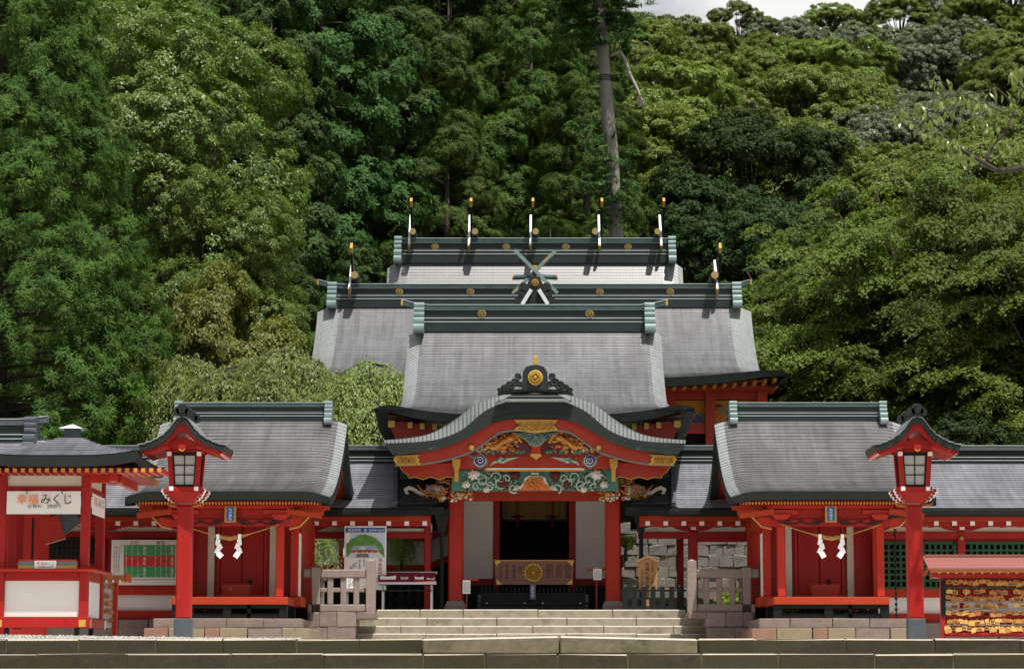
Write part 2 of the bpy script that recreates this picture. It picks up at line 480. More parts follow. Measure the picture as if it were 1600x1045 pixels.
MT['court'] = M('court_ground', (.20, .19, .12), .95, col2=(.10, .12, .04), scale=1.2, contrast=.5, bump=.5, bscale=40)
MT['hill'] = M('forest_floor', (.035, .04, .018), .95, col2=(.02, .022, .012), scale=.6, contrast=.6, bump=.6, bscale=3)
MT['gravel'] = M('white_gravel', (.36, .35, .335), .85, col2=(.24, .235, .22), scale=30, contrast=.5)
MT['bark'] = M('dark_bark', (.06, .05, .038), .9, col2=(.03, .026, .02), scale=3, stretch=(4,4,.6), contrast=.6, bump=.8, bscale=10)
MT['barkgrey'] = M('grey_cedar_bark', (.27, .248, .23), .9, col2=(.11, .096, .086), scale=2.6, stretch=(5,5,.30), contrast=.55, bump=1.0, bscale=7)
MT['barkpale'] = M('pale_dead_wood', (.36, .34, .31), .9, col2=(.22, .20, .18), scale=4, stretch=(3,3,.6))
MT['steel'] = M('grey_table_leg', (.30, .30, .31), .4, metal=.5)
MT['magenta'] = M('maroon_cloth', (.22, .018, .035), .8, col2=(.17,.014,.03), scale=4)
MT['violet'] = M('purple_brown_board', (.20, .10, .075), .6, col2=(.15, .065, .055), scale=3, contrast=.7, stretch=(1,1,2), bump=.1)
MT['violetink'] = M('dark_maroon_ink', (.085, .022, .020), .6)
MT['seagreen'] = M('carving_green', (.06, .21, .15), .5, col2=(.035, .12, .09), scale=14, contrast=.6)
MT['palegreen'] = M('carving_pale_green', (.38, .48, .38), .5, col2=(.25, .34, .27), scale=14, contrast=.6)
MT['cwhite'] = M('carving_white', (.66, .63, .57), .5, col2=(.5, .47, .42), scale=14, contrast=.6)
MT['cmaroon'] = M('carving_maroon', (.11, .022, .018), .5, col2=(.07, .015, .012), scale=14, contrast=.6)
MT['cgold'] = M('carving_ochre', (.52, .25, .045), .42, col2=(.30, .11, .02), scale=16, contrast=.6, metal=.25)
MT['corange'] = M('carving_orange', (.55, .15, .03), .45, col2=(.42, .09, .02), scale=16, contrast=.6)
MT['cblue'] = M('carving_blue', (.05, .065, .25), .5, col2=(.03, .04, .16), scale=14, contrast=.6)
MT['cteal'] = M('carving_grey_teal', (.16, .22, .21), .5, col2=(.09, .12, .12), scale=16, contrast=.6)
MT['mural'] = M('ochre_mural', (.42, .19, .03), .7, col2=(.33, .13, .02), scale=1.2, contrast=.5)
MT['curtain'] = M('straw_curtain', (.27, .18, .055), .85, col2=(.20, .125, .035), scale=3, stretch=(5,1,.3), contrast=.6)
MT['poster_sky'] = M('print_sky', (.55, .62, .72), .6, col2=(.45, .52, .66), scale=3)
MT['poster_tree'] = M('print_trees', (.14, .32, .06), .6, col2=(.06, .18, .03), scale=16, contrast=.4)
MT['poster_roof'] = M('print_roof', (.32, .38, .46), .6, col2=(.26, .30, .38), scale=10)

# leaves: base colours only, light does the rest
MT['l_plume'] = leaf_mat('plume_needles', [(.024,.056,.010), (.044,.088,.013), (.078,.135,.020)], .20, .6, .12)
MT['l_billow'] = leaf_mat('billow_leaves', [(.048,.094,.014), (.094,.158,.025), (.160,.222,.055)], .24, .42, .28)
MT['l_olive'] = leaf_mat('olive_leaves', [(.070,.092,.012), (.115,.138,.018), (.165,.182,.032)], .24, .5, .25)
MT['l_cypress'] = leaf_mat('cypress_sprays', [(.016,.042,.010), (.034,.076,.015), (.066,.118,.025)], .18, .6, .15)
MT['l_cedar'] = leaf_mat('cedar_needles', [(.020,.046,.007), (.046,.088,.012), (.086,.138,.021)], .18, .6, .15)
MT['l_hill'] = leaf_mat('hill_leaves', [(.070,.112,.015), (.115,.162,.023), (.170,.215,.040)], .24, .5, .25)
MT['l_silver'] = leaf_mat('silvery_leaves', [(.075,.105,.052), (.115,.15,.08), (.17,.20,.12)], .2, .45, .35)
MT['l_dark'] = leaf_mat('dark_evergreen_leaves', [(.012,.028,.008), (.023,.045,.012), (.044,.072,.021)], .12, .65, .1)
MT['l_maple'] = leaf_mat('maple_leaves', [(.046,.080,.009), (.078,.118,.013), (.122,.162,.023)], .30, .6, .2)
MT['l_weep'] = leaf_mat('weeping_leaves', [(.105,.150,.034), (.160,.215,.058), (.225,.275,.108)], .36, .45, .22)
MT['l_lime'] = leaf_mat('lime_leaves', [(.085,.125,.010), (.14,.185,.014), (.20,.235,.026)], .3, .55, .25)
MT['l_cherry'] = leaf_mat('cherry_leaf', [(.095,.135,.028), (.13,.18,.042), (.18,.22,.07)], .35, .26, .7)

# ------------------------------------------------------------------ lettering
TXT = {}
def text_mesh(s, m, spacing=1.0, line=1.0):
    key = (s, m.name, spacing, line)
    if key in TXT: return TXT[key]
    cu = bpy.data.curves.new('lettering', 'FONT')
    cu.body = s
    cu.align_x = 'CENTER'; cu.align_y = 'CENTER'
    cu.size = 1
    cu.space_character = spacing
    cu.space_line = line
    cu.resolution_u = 2
    o = bpy.data.objects.new('lettering_source', cu)
    COL.objects.link(o)
    dg = bpy.context.evaluated_depsgraph_get()
    dg.update()
    me = bpy.data.meshes.new_from_object(o.evaluated_get(dg))
    bpy.data.objects.remove(o)
    me.name = 'lettering'
    me.materials.clear(); me.materials.append(m)
    n = len(me.vertices)
    co = np.empty(n * 3, np.float32); me.vertices.foreach_get('co', co); co = co.reshape(-1, 3)
    mn = co.min(0); mx = co.max(0)
    co -= (mn + mx) / 2
    me.vertices.foreach_set('co', co.ravel())
    TXT[key] = (me, mx[0] - mn[0], mx[1] - mn[1])
    return TXT[key]

def letter(parent, s, m, cx, cy, cz, h=None, wd=None, rot=0.0, spacing=1.0, line=1.0, name='lettering'):
    """flat lettering facing the steps; h, wd in metres"""
    me, tw, th = text_mesh(s, m, spacing, line)
    sx = wd / tw if wd else None
    sy = h / th if h else None
    sx = sx or sy; sy = sy or sx
    return inst(name, me, (cx, cy, cz), parent, (R(90), 0, rot), (sx, sy, 1))

def vert(s):
    return '\n'.join(s)

# ================================================================== SETTING
ZT = Z(998, 30.0)                 # terrace level
ZG = Z(952, 48.5)                 # gate floor level
ZI = 2.62                         # inner court level

def sheet(name, x0, x1, y0, y1, z, m, kind='structure', nx=1, ny=1, zf=None):
    mb = MB()
    rows = []
    for j in range(ny + 1):
        y = y0 + (y1 - y0) * j / ny
        rows.append([(x0 + (x1 - x0) * i / nx, y, zf(x0 + (x1 - x0) * i / nx, y) if zf else z) for i in range(nx + 1)])
    mb.grid(rows)
    return mb.build(name, m, kind=kind)

g = sheet('ground', -900, 900, -300, 1500, 0.0, MT['frontcourt'])
tag(g, 'pale gravel court in front of the mossy steps', kind='structure')
t = MB(); t.box(-60, 60, 30.25, 50.35, 0.01, ZT); tb = t.build('terrace', MT['ground'], kind='structure')
tag(tb, 'raised gravel terrace on which the red lanterns stand')
t = MB(); t.box(-60, 60, 50.35, 100, 0.01, ZI); tb = t.build('inner_court', MT['court'], kind='structure')
tag(tb, 'planted inner court behind the gate')

def hill_z(x, y):
    s = max(0.0, y - 92.0)
    right = 1 / (1 + math.exp(-(x - 4) / 6.0))
    slope = .46 + (.405 - .46) * right
    zz = ZI - .4 + slope * s
    zz = min(zz, 49.6 + 4 * (1 - right)) + .24 * max(0.0, x - 24) * min(1, s / 110)
    zz += .9 * math.sin(x * .13 + y * .05) * min(1, s / 20) + .6 * math.sin(x * .31 - y * .11) * min(1, s / 20)
    return zz
h = sheet('hill', -160, 160, 88, 330, 0, MT['hill'], nx=90, ny=70, zf=hill_z)
tag(h, 'steep forested hill rising behind the shrine roofs')

def stone_row(parent, edges, yfront, yback, z0, z1, m, bev=.013, gap=.004, jit=.007, py=1000, tops=None):
    """one course of separate dressed stones, joints at the given picture columns"""
    for a, b in zip(edges[:-1], edges[1:]):
        x0, x1 = X(a, yfront, py) + gap, X(b, yfront, py) - gap
        mb = MB()
        mb.box(x0, x1, yfront + random.uniform(-.006, .006), yback, z0, z1 + random.uniform(-.004, .004))
        mb.build('stone', m, parent, bevel=bev, jitter=jit)

# lower steps: two courses in view, the rest of the flight below the frame
ls = thing('lower_steps', 'wide flight of dark mossy stone steps across the front', 'steps', (0, 29.6, 0), kind='structure')
zB = Z(1021, 29.55)
stone_row(ls, [-240, -115, 10, 122, 244, 348, 463, 560, 660], 30.0, 30.5, zB - .02, ZT, MT['mossstep'], py=1008)
stone_row(ls, [1090, 1180, 1321, 1459, 1594, 1720, 1840], 30.0, 30.5, zB - .02, ZT, MT['mossstep'], py=1008)
stone_row(ls, [-300, -180, -60, 58, 197, 360, 505, 661, 758, 871, 981, 1097, 1218, 1367, 1490, 1640, 1780, 1900], 29.55, 30.02, zB - .19, zB, MT['mossstep'], py=1034)
mo = MB(); mo.box(-13, X(660, 30.0, 1008), 30.012, 30.4, zB, ZT - .012); mo.box(X(1090, 30, 1008), 14, 30.012, 30.4, zB, ZT - .012); mo.box(-13, 14, 29.562, 29.9, zB - .19, zB - .012); mo.build('joint_mortar', MT['joint'], ls, kind='stuff')
zz = zB - .17
yy = 29.55
k = 0
under = MB()
while zz > .1:
    under.box(-22, 22, yy - .35, yy + .02, 0.01, zz)
    zz -= .17; yy -= .35
under.build('step_course', MT['mossstep'], ls, bevel=.01)
# pale slabs of the central way, slightly crowned
for a, b, za, zb in ((660, 874, 997.5, 993), (874, 1090, 993, 997.5)):
    x0, x1 = X(a, 29.72, 1000) + .006, X(b, 29.72, 1000) - .006
    h0, h1 = Z(za, 29.72), Z(zb, 29.72)
    mb = MB()
    mb.add([(x0,29.72,zB),(x1,29.72,zB),(x1,30.4,zB),(x0,30.4,zB),(x0,29.72,h0),(x1,29.72,h1),(x1,30.4,h1),(x0,30.4,h0)],
           [(0,3,2,1),(4,5,6,7),(0,1,5,4),(1,2,6,5),(2,3,7,6),(3,0,4,7)])
    mb.build('stone', MT['palestep'], ls, bevel=.018, jitter=.002, label='pale clean slab in the middle of the top step')

# gravel heaped along the left edge of the terrace
N = 2600
gv = MB()
octv = [(1,0,0),(-1,0,0),(0,1,0),(0,-1,0),(0,0,1),(0,0,-1)]
octf = [(0,2,4),(2,1,4),(1,3,4),(3,0,4),(2,0,5),(1,2,5),(3,1,5),(0,3,5)]
for i in range(N):
    px = random.uniform(-60, 470)
    fall = max(.12, 1 - px / 430) if px > 0 else 1
    y = 30.12 + random.random() ** 1.6 * .55
    hgt = .05 * fall * min(1, (y - 30.05) / .25)
    s = random.uniform(.010, .024)
    c = Vector((X(px, y, 995), y, ZT + hgt * random.uniform(.55, 1.05)))
    q = Quaternion((random.random(), random.random(), random.random(), random.random())).normalized()
    gv.add([c + q @ (Vector(p) * s * random.uniform(.7, 1.3)) for p in octv], octf)
hb = []
go = gv.build('gravel', MT['gravel'], kind='stuff')
tag(go, 'white gravel heaped along the edge of the terrace')
rows = []
for j, y in enumerate((30.06, 30.2, 30.4, 30.7, 31.2)):
    rows.append([(X(px, y, 995), y, ZT + (0, .024, .04, .03, .003)[j] * (max(.12, 1 - px / 430) if px > 0 else 1)) for px in range(-80, 480, 20)])
mb = MB(); mb.grid(rows)
gb = mb.build('gravel_bank', MT['gravel'], kind='stuff')
tag(gb, 'low bank of white gravel behind the top step')

# upper stairs to the gate
us = thing('upper_stairs', 'pale granite stairs leading up to the red gate', 'stairs', (0, 48, ZT), kind='structure')
SY = [48.5, 48.15, 47.8, 47.45, 47.1, 46.75]
SZ = [Z(952, 48.5), Z(965, 48.15), Z(977.3, 47.8), Z(989.3, 47.45)]
d = SZ[2] - SZ[3]
SZ += [SZ[3] - d, SZ[3] - 2 * d]
rowsE = [[588, 656, 723.5, 840.5, 957, 1072], [557, 667, 776, 885.5, 994, 1103], [556, 626, 723, 832.5, 943, 1052, 1104], [555, 665, 776, 885, 994, 1105], [555, 626, 723, 832, 943, 1052, 1105], [555, 667, 776, 885, 994, 1105]]
for i, e in enumerate(rowsE):
    z0 = max(ZT + .004, SZ[i] - .175) if i < 5 else ZT + .004
    yb = SY[i] + .5 if i else 49.4
    stone_row(us, e, SY[i], yb, SZ[i] - .172, SZ[i], MT['stair'], bev=.013, gap=.004, jit=.001, py=965)
# gate podium
t = MB(); t.box(X(588, 49, 940), X(1072, 49, 940), 48.9, 57.5, ZI - .3, ZG - .012)
t.build('podium', MT['stair'], us)

# ================================================================== ROOFS
def g35(t, a=.35, p=3.4):
    return a * t + (1 - a) * t ** p

def roof(parent, xc, y0, y1, z0, z1, xh, n, lap=.0075, prof=g35, vw=.45, vd=.12, th=.2, up=None, nx=26, m='roof', me='edge', mf='fascia', ms='red', eave_th=None, verge=True, soffit=True):
    """front or rear slope (y0 eave, y1 ridge) laid in overlapping courses, with turned-down verge, thick edges and soffit"""
    ss = np.concatenate([np.linspace(-1, -.8, 7)[:-1], np.linspace(-.8, .8, nx - 12), np.linspace(.8, 1, 7)[1:]])
    eth = eave_th or th
    def P(t, s, off=0.0):
        h = xh(t)
        x = xc + s * h
        dist = h * (1 - abs(s))
        z = z0 + (z1 - z0) * prof(t)
        if vd and dist < vw:
            q = 1 - dist / vw
            z -= vd * q * q * (1 - .0 * t)
        if up: z += up(t) * abs(s) ** 3
        return (x, y0 + (y1 - y0) * t, z - off)
    def Nv(t):
        e = .01
        dz = (z1 - z0) * (prof(min(1, t + e)) - prof(max(0, t - e)))
        dy = (y1 - y0) * (min(1, t + e) - max(0, t - e))
        v = Vector((0, -dz * (1 if dy > 0 else -1), abs(dy))).normalized()
        return v
    rows = []
    # courses of equal length along the slope
    ts = np.linspace(0, 1, 200)
    L = np.concatenate([[0], np.cumsum(np.hypot(np.diff(ts) * (y1 - y0), np.diff([(z1 - z0) * prof(t) for t in ts])))])
    tt = np.interp(np.linspace(0, L[-1], n + 1), L, ts)
    for i in range(n):
        nv = Nv(tt[i])
        l2 = lap * random.uniform(.8, 1.2)
        rows.append([tuple(Vector(P(tt[i], s)) + nv * l2 + Vector((0, 0, random.uniform(-.0015, .0015)))) for s in ss])
        rows.append([P(tt[i + 1], s) for s in ss])
    main = MB(); main.grid(rows)
    nv = len(ss); nf = nv - 1
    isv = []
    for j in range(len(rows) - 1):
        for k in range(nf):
            isv.append(1 if (k < 3 or k >= nf - 3) else 0)  # outermost columns take the paler sheet, sky sheen as colour
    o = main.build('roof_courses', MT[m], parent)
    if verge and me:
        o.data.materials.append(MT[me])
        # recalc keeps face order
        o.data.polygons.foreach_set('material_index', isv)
    # edges
    fb = MB()
    t8 = list(np.linspace(0, 1, 18))
    s8 = list(np.linspace(-1, 1, 41))
    sgn = 1 if y1 > y0 else -1
    for s in (-1, 1):
        a = [P(t, s, -.012) for t in t8]; b = [P(t, s, (th + (eth - th) * (1 - t)) * (1 - (.72 * (1 - t) ** 14 if up else 0))) for t in t8]
        inn = [(p[0] - s * .16, p[1], p[2]) for p in b]
        ina = [(p[0] - s * .16, p[1], p[2] - .03) for p in [P(t, s * .97, 0) for t in t8]]
        fb.grid([a, b, inn])
    a = [P(0, s, -.012) for s in s8]; b = [(p[0], p[1] + sgn * .05, p[2]) for p in [P(0, s * .995, eth * (1 - (.72 * abs(s) ** 10 if up else 0))) for s in s8]]
    c = [(p[0], p[1] + sgn * .35, p[2] + .02) for p in b]
    fb.grid([a, b, c])
    fb.build('roof_edge', MT[mf], parent)
    if soffit:
        sb = MB()
        sb.grid([[(p[0], p[1] + sgn * .06, p[2]) for p in [P(t, s * .93, (th + (eth - th) * (1 - t)) + .01) for s in s8]] for t in t8])
        sb.build('soffit', MT[ms], parent)
    return P

def petal_disc(parent, name, x, y, z, r, m='gold', n=16, double=False):
    mb = MB()
    mb.lathe([(r, -.0), (r, -.02), (r * .93, -.03)], (x, y, z), 24, 'y')
    for ring in range(2 if double else 1):
        for k in range(n):
            a = 2 * math.pi * (k + .5 * ring) / n
            r0, r1 = (.22, .95) if ring == 0 else (.18, .7)
            ca, sa = math.cos(a), math.sin(a)
            wd = math.pi * r * .72 / n
            def q(rr, ww, dd): return (x + ca * rr * r - sa * ww, y - dd, z + sa * rr * r + ca * ww)
            d = .03 + .015 * ring
            mb.add([q(r0, 0, d), q(r1 * .8, wd, d), q(r1, 0, d), q(r1 * .8, -wd, d), q(r1 * .75, 0, d + .03)], [(0, 1, 4), (1, 2, 4), (2, 3, 4), (3, 0, 4)])
    mb.lathe([(r * .2, -.02), (r * .2, -.06), (r * .1, -.075)], (x, y, z), 12, 'y')
    return mb.build(name, MT[m], parent)

def box_ridge(parent, xc, L, Y, zb, h, cap_tip=0.0, ends=True, crests=(), cap_over=0.0, cap_m='patinamid', drop=.6, mend='patina', plain=False, endw=None, crest_r=None, dk='ridgedark'):
    """layered copper box ridge with end scrolls"""
    D = h * .25
    dk = MT[dk]
    rd = MB()
    rd.box(xc - L, xc + L, Y - D, Y + D, zb - .33 * h, zb + h * .14)
    rd.box(xc - L, xc + L, Y - D * .88, Y + D * .88, zb + h * .18, zb + h * .32)
    rd.box(xc - L, xc + L, Y - D * .62, Y + D * .62, zb + h * .32, zb + h * .80)
    rd.build('ridge_box', dk, parent)
    lp = MB()
    lp.box(xc - L, xc + L, Y - D * 1.1, Y + D * 1.1, zb + h * .14, zb + h * .18)
    lp.box(xc - L, xc + L, Y - D * .98, Y + D * .98, zb + h * .33, zb + h * .37)
    lp.build('ridge_lip', MT['lip'], parent)
    cp = MB()
    c0 = L + cap_over
    xs = np.linspace(-c0, c0, 41)
    zc = lambda x: zb + h * .80 + (cap_tip * max(0, (abs(x) - L) / max(cap_over, .01)) ** 1.6 if cap_over else 0)
    lo = [(xc + x, zc(x)) for x in xs]; hi = [(xc + x, zc(x) + h * .20 + (.05 * h if abs(x) > L and cap_over else 0)) for x in xs]
    cp.band(lo, hi, Y - D * 1.05, Y + D * 1.05)
    cp.build('ridge_cap', MT[cap_m], parent)
    l2 = MB()
    l2.band([(p[0], p[1]) for p in hi], [(p[0], p[1] + h * .035) for p in hi], Y - D * 1.15, Y + D * 1.15)
    l2.box(xc - L, xc + L, Y - D * .9, Y + D * .9, zb + h * .765, zb + h * .798)
    l2.build('ridge_lip', MT['lip'], parent)
    if cap_over and cap_tip and cap_m == 'patinamid':
        for s in (-1, 1):
            gt = MB()
            x0 = xc + s * c0
            gt.box(x0 - .01 * s, x0 + s * .03, Y - D * 1.1, Y + D * 1.1, zc(c0) - .01, zc(c0) + h * .27)
            gt.build('gilt_tip', MT['golddull'], parent)
    if ends:
        w = endw or h * .42
        for s in (-1, 1):
            e = MB()
            a, b = xc + s * (L - w * .15), xc + s * (L + w * .85)
            x0, x1 = min(a, b), max(a, b)
            pr = [(-.0, 1.05)]
            lobes = [(.98, .13, .46), (.74, .12, .50), (.50, .12, .56), (.14, .20, .80), (-.24, .22, 1.06), ]
            pts = [(-.42, 1.10)]
            for zc_, rr, dep in lobes:
                for q in range(7):
                    an = math.pi / 2 - math.pi * q / 6
                    pts.append((-(dep + rr * .55 * math.cos(an)), zc_ + rr * math.sin(an)))
                pts.append((-(dep - .16), zc_ - rr))
            pts.append((-1.0 * .5, -.46 * drop / .6))
            # keep monotone profile, mirrored for the rear
            f = [(Y + p[0] * h * .86, zb + p[1] * h) for p in pts]
            f.append((Y, zb - .3 * h)); f.append((Y, zb + 1.10 * h))
            e.prism(f, x0, x1, 'yz')
            rr_ = [(2 * Y - p[0], p[1]) for p in f]
            e.prism(rr_, x0, x1, 'yz')
            e.build('ridge_end', MT[mend], parent)
    for cx, cr in crests:
        petal_disc(parent, 'crest', cx, Y - D * .62 - .005, zb + h * .56, cr, m='goldold')

def fork(parent, x, Y, zb, h, lean, w=.06, m1='cap', m2='black', gold=True):
    """crossed finial boards seen on edge"""
    for k, s in enumerate((1, -1)):
        mb = MB()
        xo = x + (k - .5) * w * 1.1
        p0 = (xo, Y - s * lean * .55, zb - h * .32); p1 = (xo, Y + s * lean, zb + h * (1.0 if s == -1 else .72))
        mb.beam(p0, p1, w, .22, up=(1, 0, 0)) if False else mb.beam(p0, p1, w, .26)
        mb.build('finial_board', MT[m1 if s == 1 else m2], parent)  # lit board pale, shaded board black: light put into the colours
        if gold:
            gt = MB()
            q = Vector(p1); dd = (Vector(p1) - Vector(p0)).normalized()
            if s == -1: gt.beam(q - dd * .17 * h, q + dd * .02, w * 1.15, .275)
            if s == -1: gt.build('gilt_tip', MT['golddull'], parent)
            q0 = Vector(p0); g2 = MB()
            g2.beam(q0 - dd * .01, q0 + dd * .07 * h, w * 1.15, .275)
            if s == 1: g2.build('gilt_tip', MT['goldold'], parent)

def billet(parent, x, Y, z, r, half):
    mb = MB(); mb.lathe([(r * .86, -half), (r, -half * .5), (r, half * .5), (r * .86, half)], (x, Y, z), 16, 'y')
    mb.build('ridge_billet', MT['fascia'], parent, smooth=False)
    for s in (-1, 1):
        gt = MB(); gt.lathe([(r * .87, -.03), (r * .87, .03)], (x, Y + s * half, z), 16, 'y')
        gt.build('gilt_end', MT['goldold'], parent)

# ------------------------------------------------------------------ main hall far behind (honden)
hon = thing('main_sanctuary', 'farthest and highest shrine hall with five gilded forked finials on its ridge', 'shrine hall', (0, 87, ZI))
HY = 88.0
hh = X(1066.5, HY, 420)
hxc = X(836, HY, 420)
hw = X(1066.5, HY, 420) - hxc
zr = Z(407, HY)
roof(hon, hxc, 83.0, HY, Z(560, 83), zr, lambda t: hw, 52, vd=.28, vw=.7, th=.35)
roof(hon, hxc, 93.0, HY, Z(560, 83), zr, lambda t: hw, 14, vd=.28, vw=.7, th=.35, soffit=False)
box_ridge(hon, hxc, X(1050, HY, 400) - hxc - .1, HY, zr + .10, Z(374, HY) - zr - .10, crests=[(X(p, HY, 384), .13) for p in (680, 791, 884, 981)], endw=.26, drop=.5)
for px in (642, 735, 831, 938, 1034):
    fork(hon, X(px, HY, 360), HY, Z(374, HY), 1.25, .75, w=.072)
for px in (646.5, 743, 837, 929, 1026):
    billet(hon, X(px, HY, 367), HY, Z(367.5, HY), .125, .75)
bd = MB(); bd.box(hxc - hw * .82, hxc + hw * .82, 84, 92, ZI, Z(575, 84)); bd.build('wall', MT['brownred'], hon)
rl = MB()
for k in range(11):
    x = hxc - hw * .82 + k * hw * .164
    rl.box(x - .12, x + .12, 83.9, 84, ZI, Z(575, 84))
rl.build('pillars', MT['red'], hon)

# ------------------------------------------------------------------ worship hall (haiden)
hai = thing('worship_hall', 'wide middle shrine hall with broad grey copper roof and green ridge', 'shrine hall', (0, 70, ZI))
AY = 72.0
axc = X(835, AY, 480)
aw = X(1173.5, AY, 480) - axc
tipw = X(1235, 66, 580) - axc
zr = Z(477, AY)
axh = lambda t: aw + (tipw - aw) * max(0, 1 - t / .62) ** 2.3
upf = lambda t: .34 * max(0, 1 - t / .6) ** 2
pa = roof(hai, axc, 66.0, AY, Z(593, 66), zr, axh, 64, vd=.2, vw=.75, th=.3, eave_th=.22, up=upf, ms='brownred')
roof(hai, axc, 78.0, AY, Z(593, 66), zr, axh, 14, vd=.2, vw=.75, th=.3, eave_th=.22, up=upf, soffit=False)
box_ridge(hai, axc, X(1152, AY, 460) - axc - .12, AY, zr + .09, Z(444, AY) - zr - .11, cap_tip=.10, cap_over=X(1165, AY, 445) - X(1150, AY, 445) + .22,
          crests=[(X(p, AY, 457), .11) for p in (624, 735, 937, 1047)], endw=.26, drop=.55)
for px in (549.5, 1121):
    fork(hai, X(px, AY, 430), AY, Z(444, AY), .98, .7, w=.062)
for px in (557, 1114):
    billet(hai, X(px, AY, 436), AY, Z(436, AY), .12, .75)
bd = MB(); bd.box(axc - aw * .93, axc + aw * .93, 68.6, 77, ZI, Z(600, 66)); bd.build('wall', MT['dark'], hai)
# painted frieze under the eaves on both sides, posts and rails in a darker red put in for eave shade
for s in (-1, 1):
    a, b = axc + s * X(1047, 68.5, 640), axc + s * X(1190, 68.5, 640)
    p = MB(); p.box(a, b, 68.45, 68.6, Z(664, 68.5), Z(626, 68.5)); p.build('mural', MT['mural'], hai)
    p = MB(); p.box(a, b, 68.3, 68.6, Z(678, 68.5), Z(665, 68.5)); p.box(a, b, 68.3, 68.6, Z(625, 68.5), Z(612, 68.5)); p.build('rail', MT['brownred'], hai)
    for q in range(7):
        mb = MB()
        cxx = a + (b - a) * (.1 + .13 * q); czz = Z(random.uniform(632, 655), 68.4)
        for r_ in range(5):
            mb.blob((cxx + random.uniform(-.25, .25), 68.44, czz + random.uniform(-.12, .12)), (random.uniform(.06, .2), .015, random.uniform(.03, .08)), 7, 4)
        mb.build('mural_motif', MT[('cteal', 'cblue', 'seagreen', 'cmaroon')[q % 4]], hai)
    for px in (1047, 1109, 1190):
        x = axc + s * X(px, 68.5, 640)
        p = MB(); p.box(x - .13, x + .13, 68.2, 68.6, ZI, Z(610, 68.5)); p.build('post', MT['brownred'], hai)
    br = MB()
    br.box(axc + s * X(1040, 67.4, 610), axc + s * X(1215, 67.4, 610), 67.2, 68.7, Z(607, 67.4), Z(602.5, 67.4)); br.build('eave_beam', MT['brownred'], hai)
mr = MB(); mr.box(-.045, .045, -.35, .35, -.05, .05)
rme = mr.mesh('rafter', m=MT['golddull'])
for k in range(-24, 25):
    x = axc + k * .262
    s = abs(x - axc) / tipw
    inst('rafter', rme, (x, 66.75, Z(606, 66.5) + .25 * s ** 3), hai)

# front gable ornament with green crossed boards
gx = axc + .02
OY = 69.0
orn = MB()
k1 = lambda px, py: (X(px, OY, py), Z(py, OY))
pts = [(806, 477), (811, 468), (820, 452), (826, 440), (829, 433), (843, 433), (846, 440), (852, 452), (861, 468), (866, 477)]
orn.prism([k1(*p) for p in pts], OY - .12, OY + .2)
for q in (-1, 1):
    for rr, px, py in ((.13, 836 + q * 18, 450), (.11, 836 + q * 21, 460), (.1, 836 + q * 26, 469)):
        c = k1(px, py); orn.lathe([(rr, -.1), (rr, .12)], (c[0], OY - .06, c[1]), 10, 'y')
orn.build('gable_ornament', MT['fascia'], hai)
cr = k1(836, 443); petal_disc(hai, 'crest', cr[0], OY - .13, cr[1], .1)
for q in (-1, 1):
    a = k1(836 + q * 6, 454); b = k1(836 + q * 20, 477)
    m_ = MB(); m_.beam((a[0], OY - .16, a[1]), (b[0], OY - .16, b[1]), .1, .1, up=(0, 1, 0)); m_.build('gable_trim', MT['cap'], hai)
    a = k1(836 + q * 32, 391); b = k1(836 - q * 35, 458)
    m_ = MB(); m_.beam((a[0], OY + .05 + q * .05, a[1]), (b[0], OY + .05 + q * .05, b[1]), .09, .115, up=(0, 1, 0)); m_.build('crossed_board', MT['patina'], hai)
    for f_, l_ in ((.14, .05), (.24, .09), (.95, .06)):
        pa_ = Vector((a[0], OY - .01, a[1])).lerp(Vector((b[0], OY - .01, b[1])), f_); dd = (Vector((b[0], 0, b[1])) - Vector((a[0], 0, a[1]))).normalized()
        m_ = MB(); m_.beam(pa_ - dd * l_, pa_ + dd * l_, .03, .045, up=(0, 1, 0)); m_.build('gilt_fitting', MT['golddull'], hai)
    c0 = k1(836 + q * 7, 431.5); c1 = k1(836 + q * 34, 432.5)
    m_ = MB(); m_.tube([(c0[0], OY + .1, c0[1]), (c1[0], OY + .1, c1[1])], [.07, .075], 10); m_.build('ridge_billet', MT['patinamid'], hai)
    m_ = MB(); c2 = k1(836 + q * 35.5, 432.6); m_.tube([(c1[0], OY + .1, c1[1]), (c2[0], OY + .1, c2[1])], .08, 10); m_.build('gilt_end', MT['golddull'], hai)
c = k1(836, 422)
m_ = MB(); m_.box(c[0] - .05, c[0] + .05, OY - .05, OY + .05, k1(836, 433)[1], k1(836, 424)[1]); m_.build('finial_post', MT['black'], hai)
m_ = MB(); m_.box(c[0] - .055, c[0] + .055, OY - .055, OY + .055, k1(836, 424)[1], k1(836, 415)[1]); m_.build('gilt_tip', MT['gold'], hai)
m_ = MB(); c = k1(836, 470); m_.prism([k1(826, 477), k1(830, 460), k1(842, 460), k1(846, 477)], OY - .1, OY + 3)
m_.build('gable_ridge', MT['fascia'], hai)

# ------------------------------------------------------------------ small flanking shrines
def frame_beam(mb, *a): mb.box(*a)

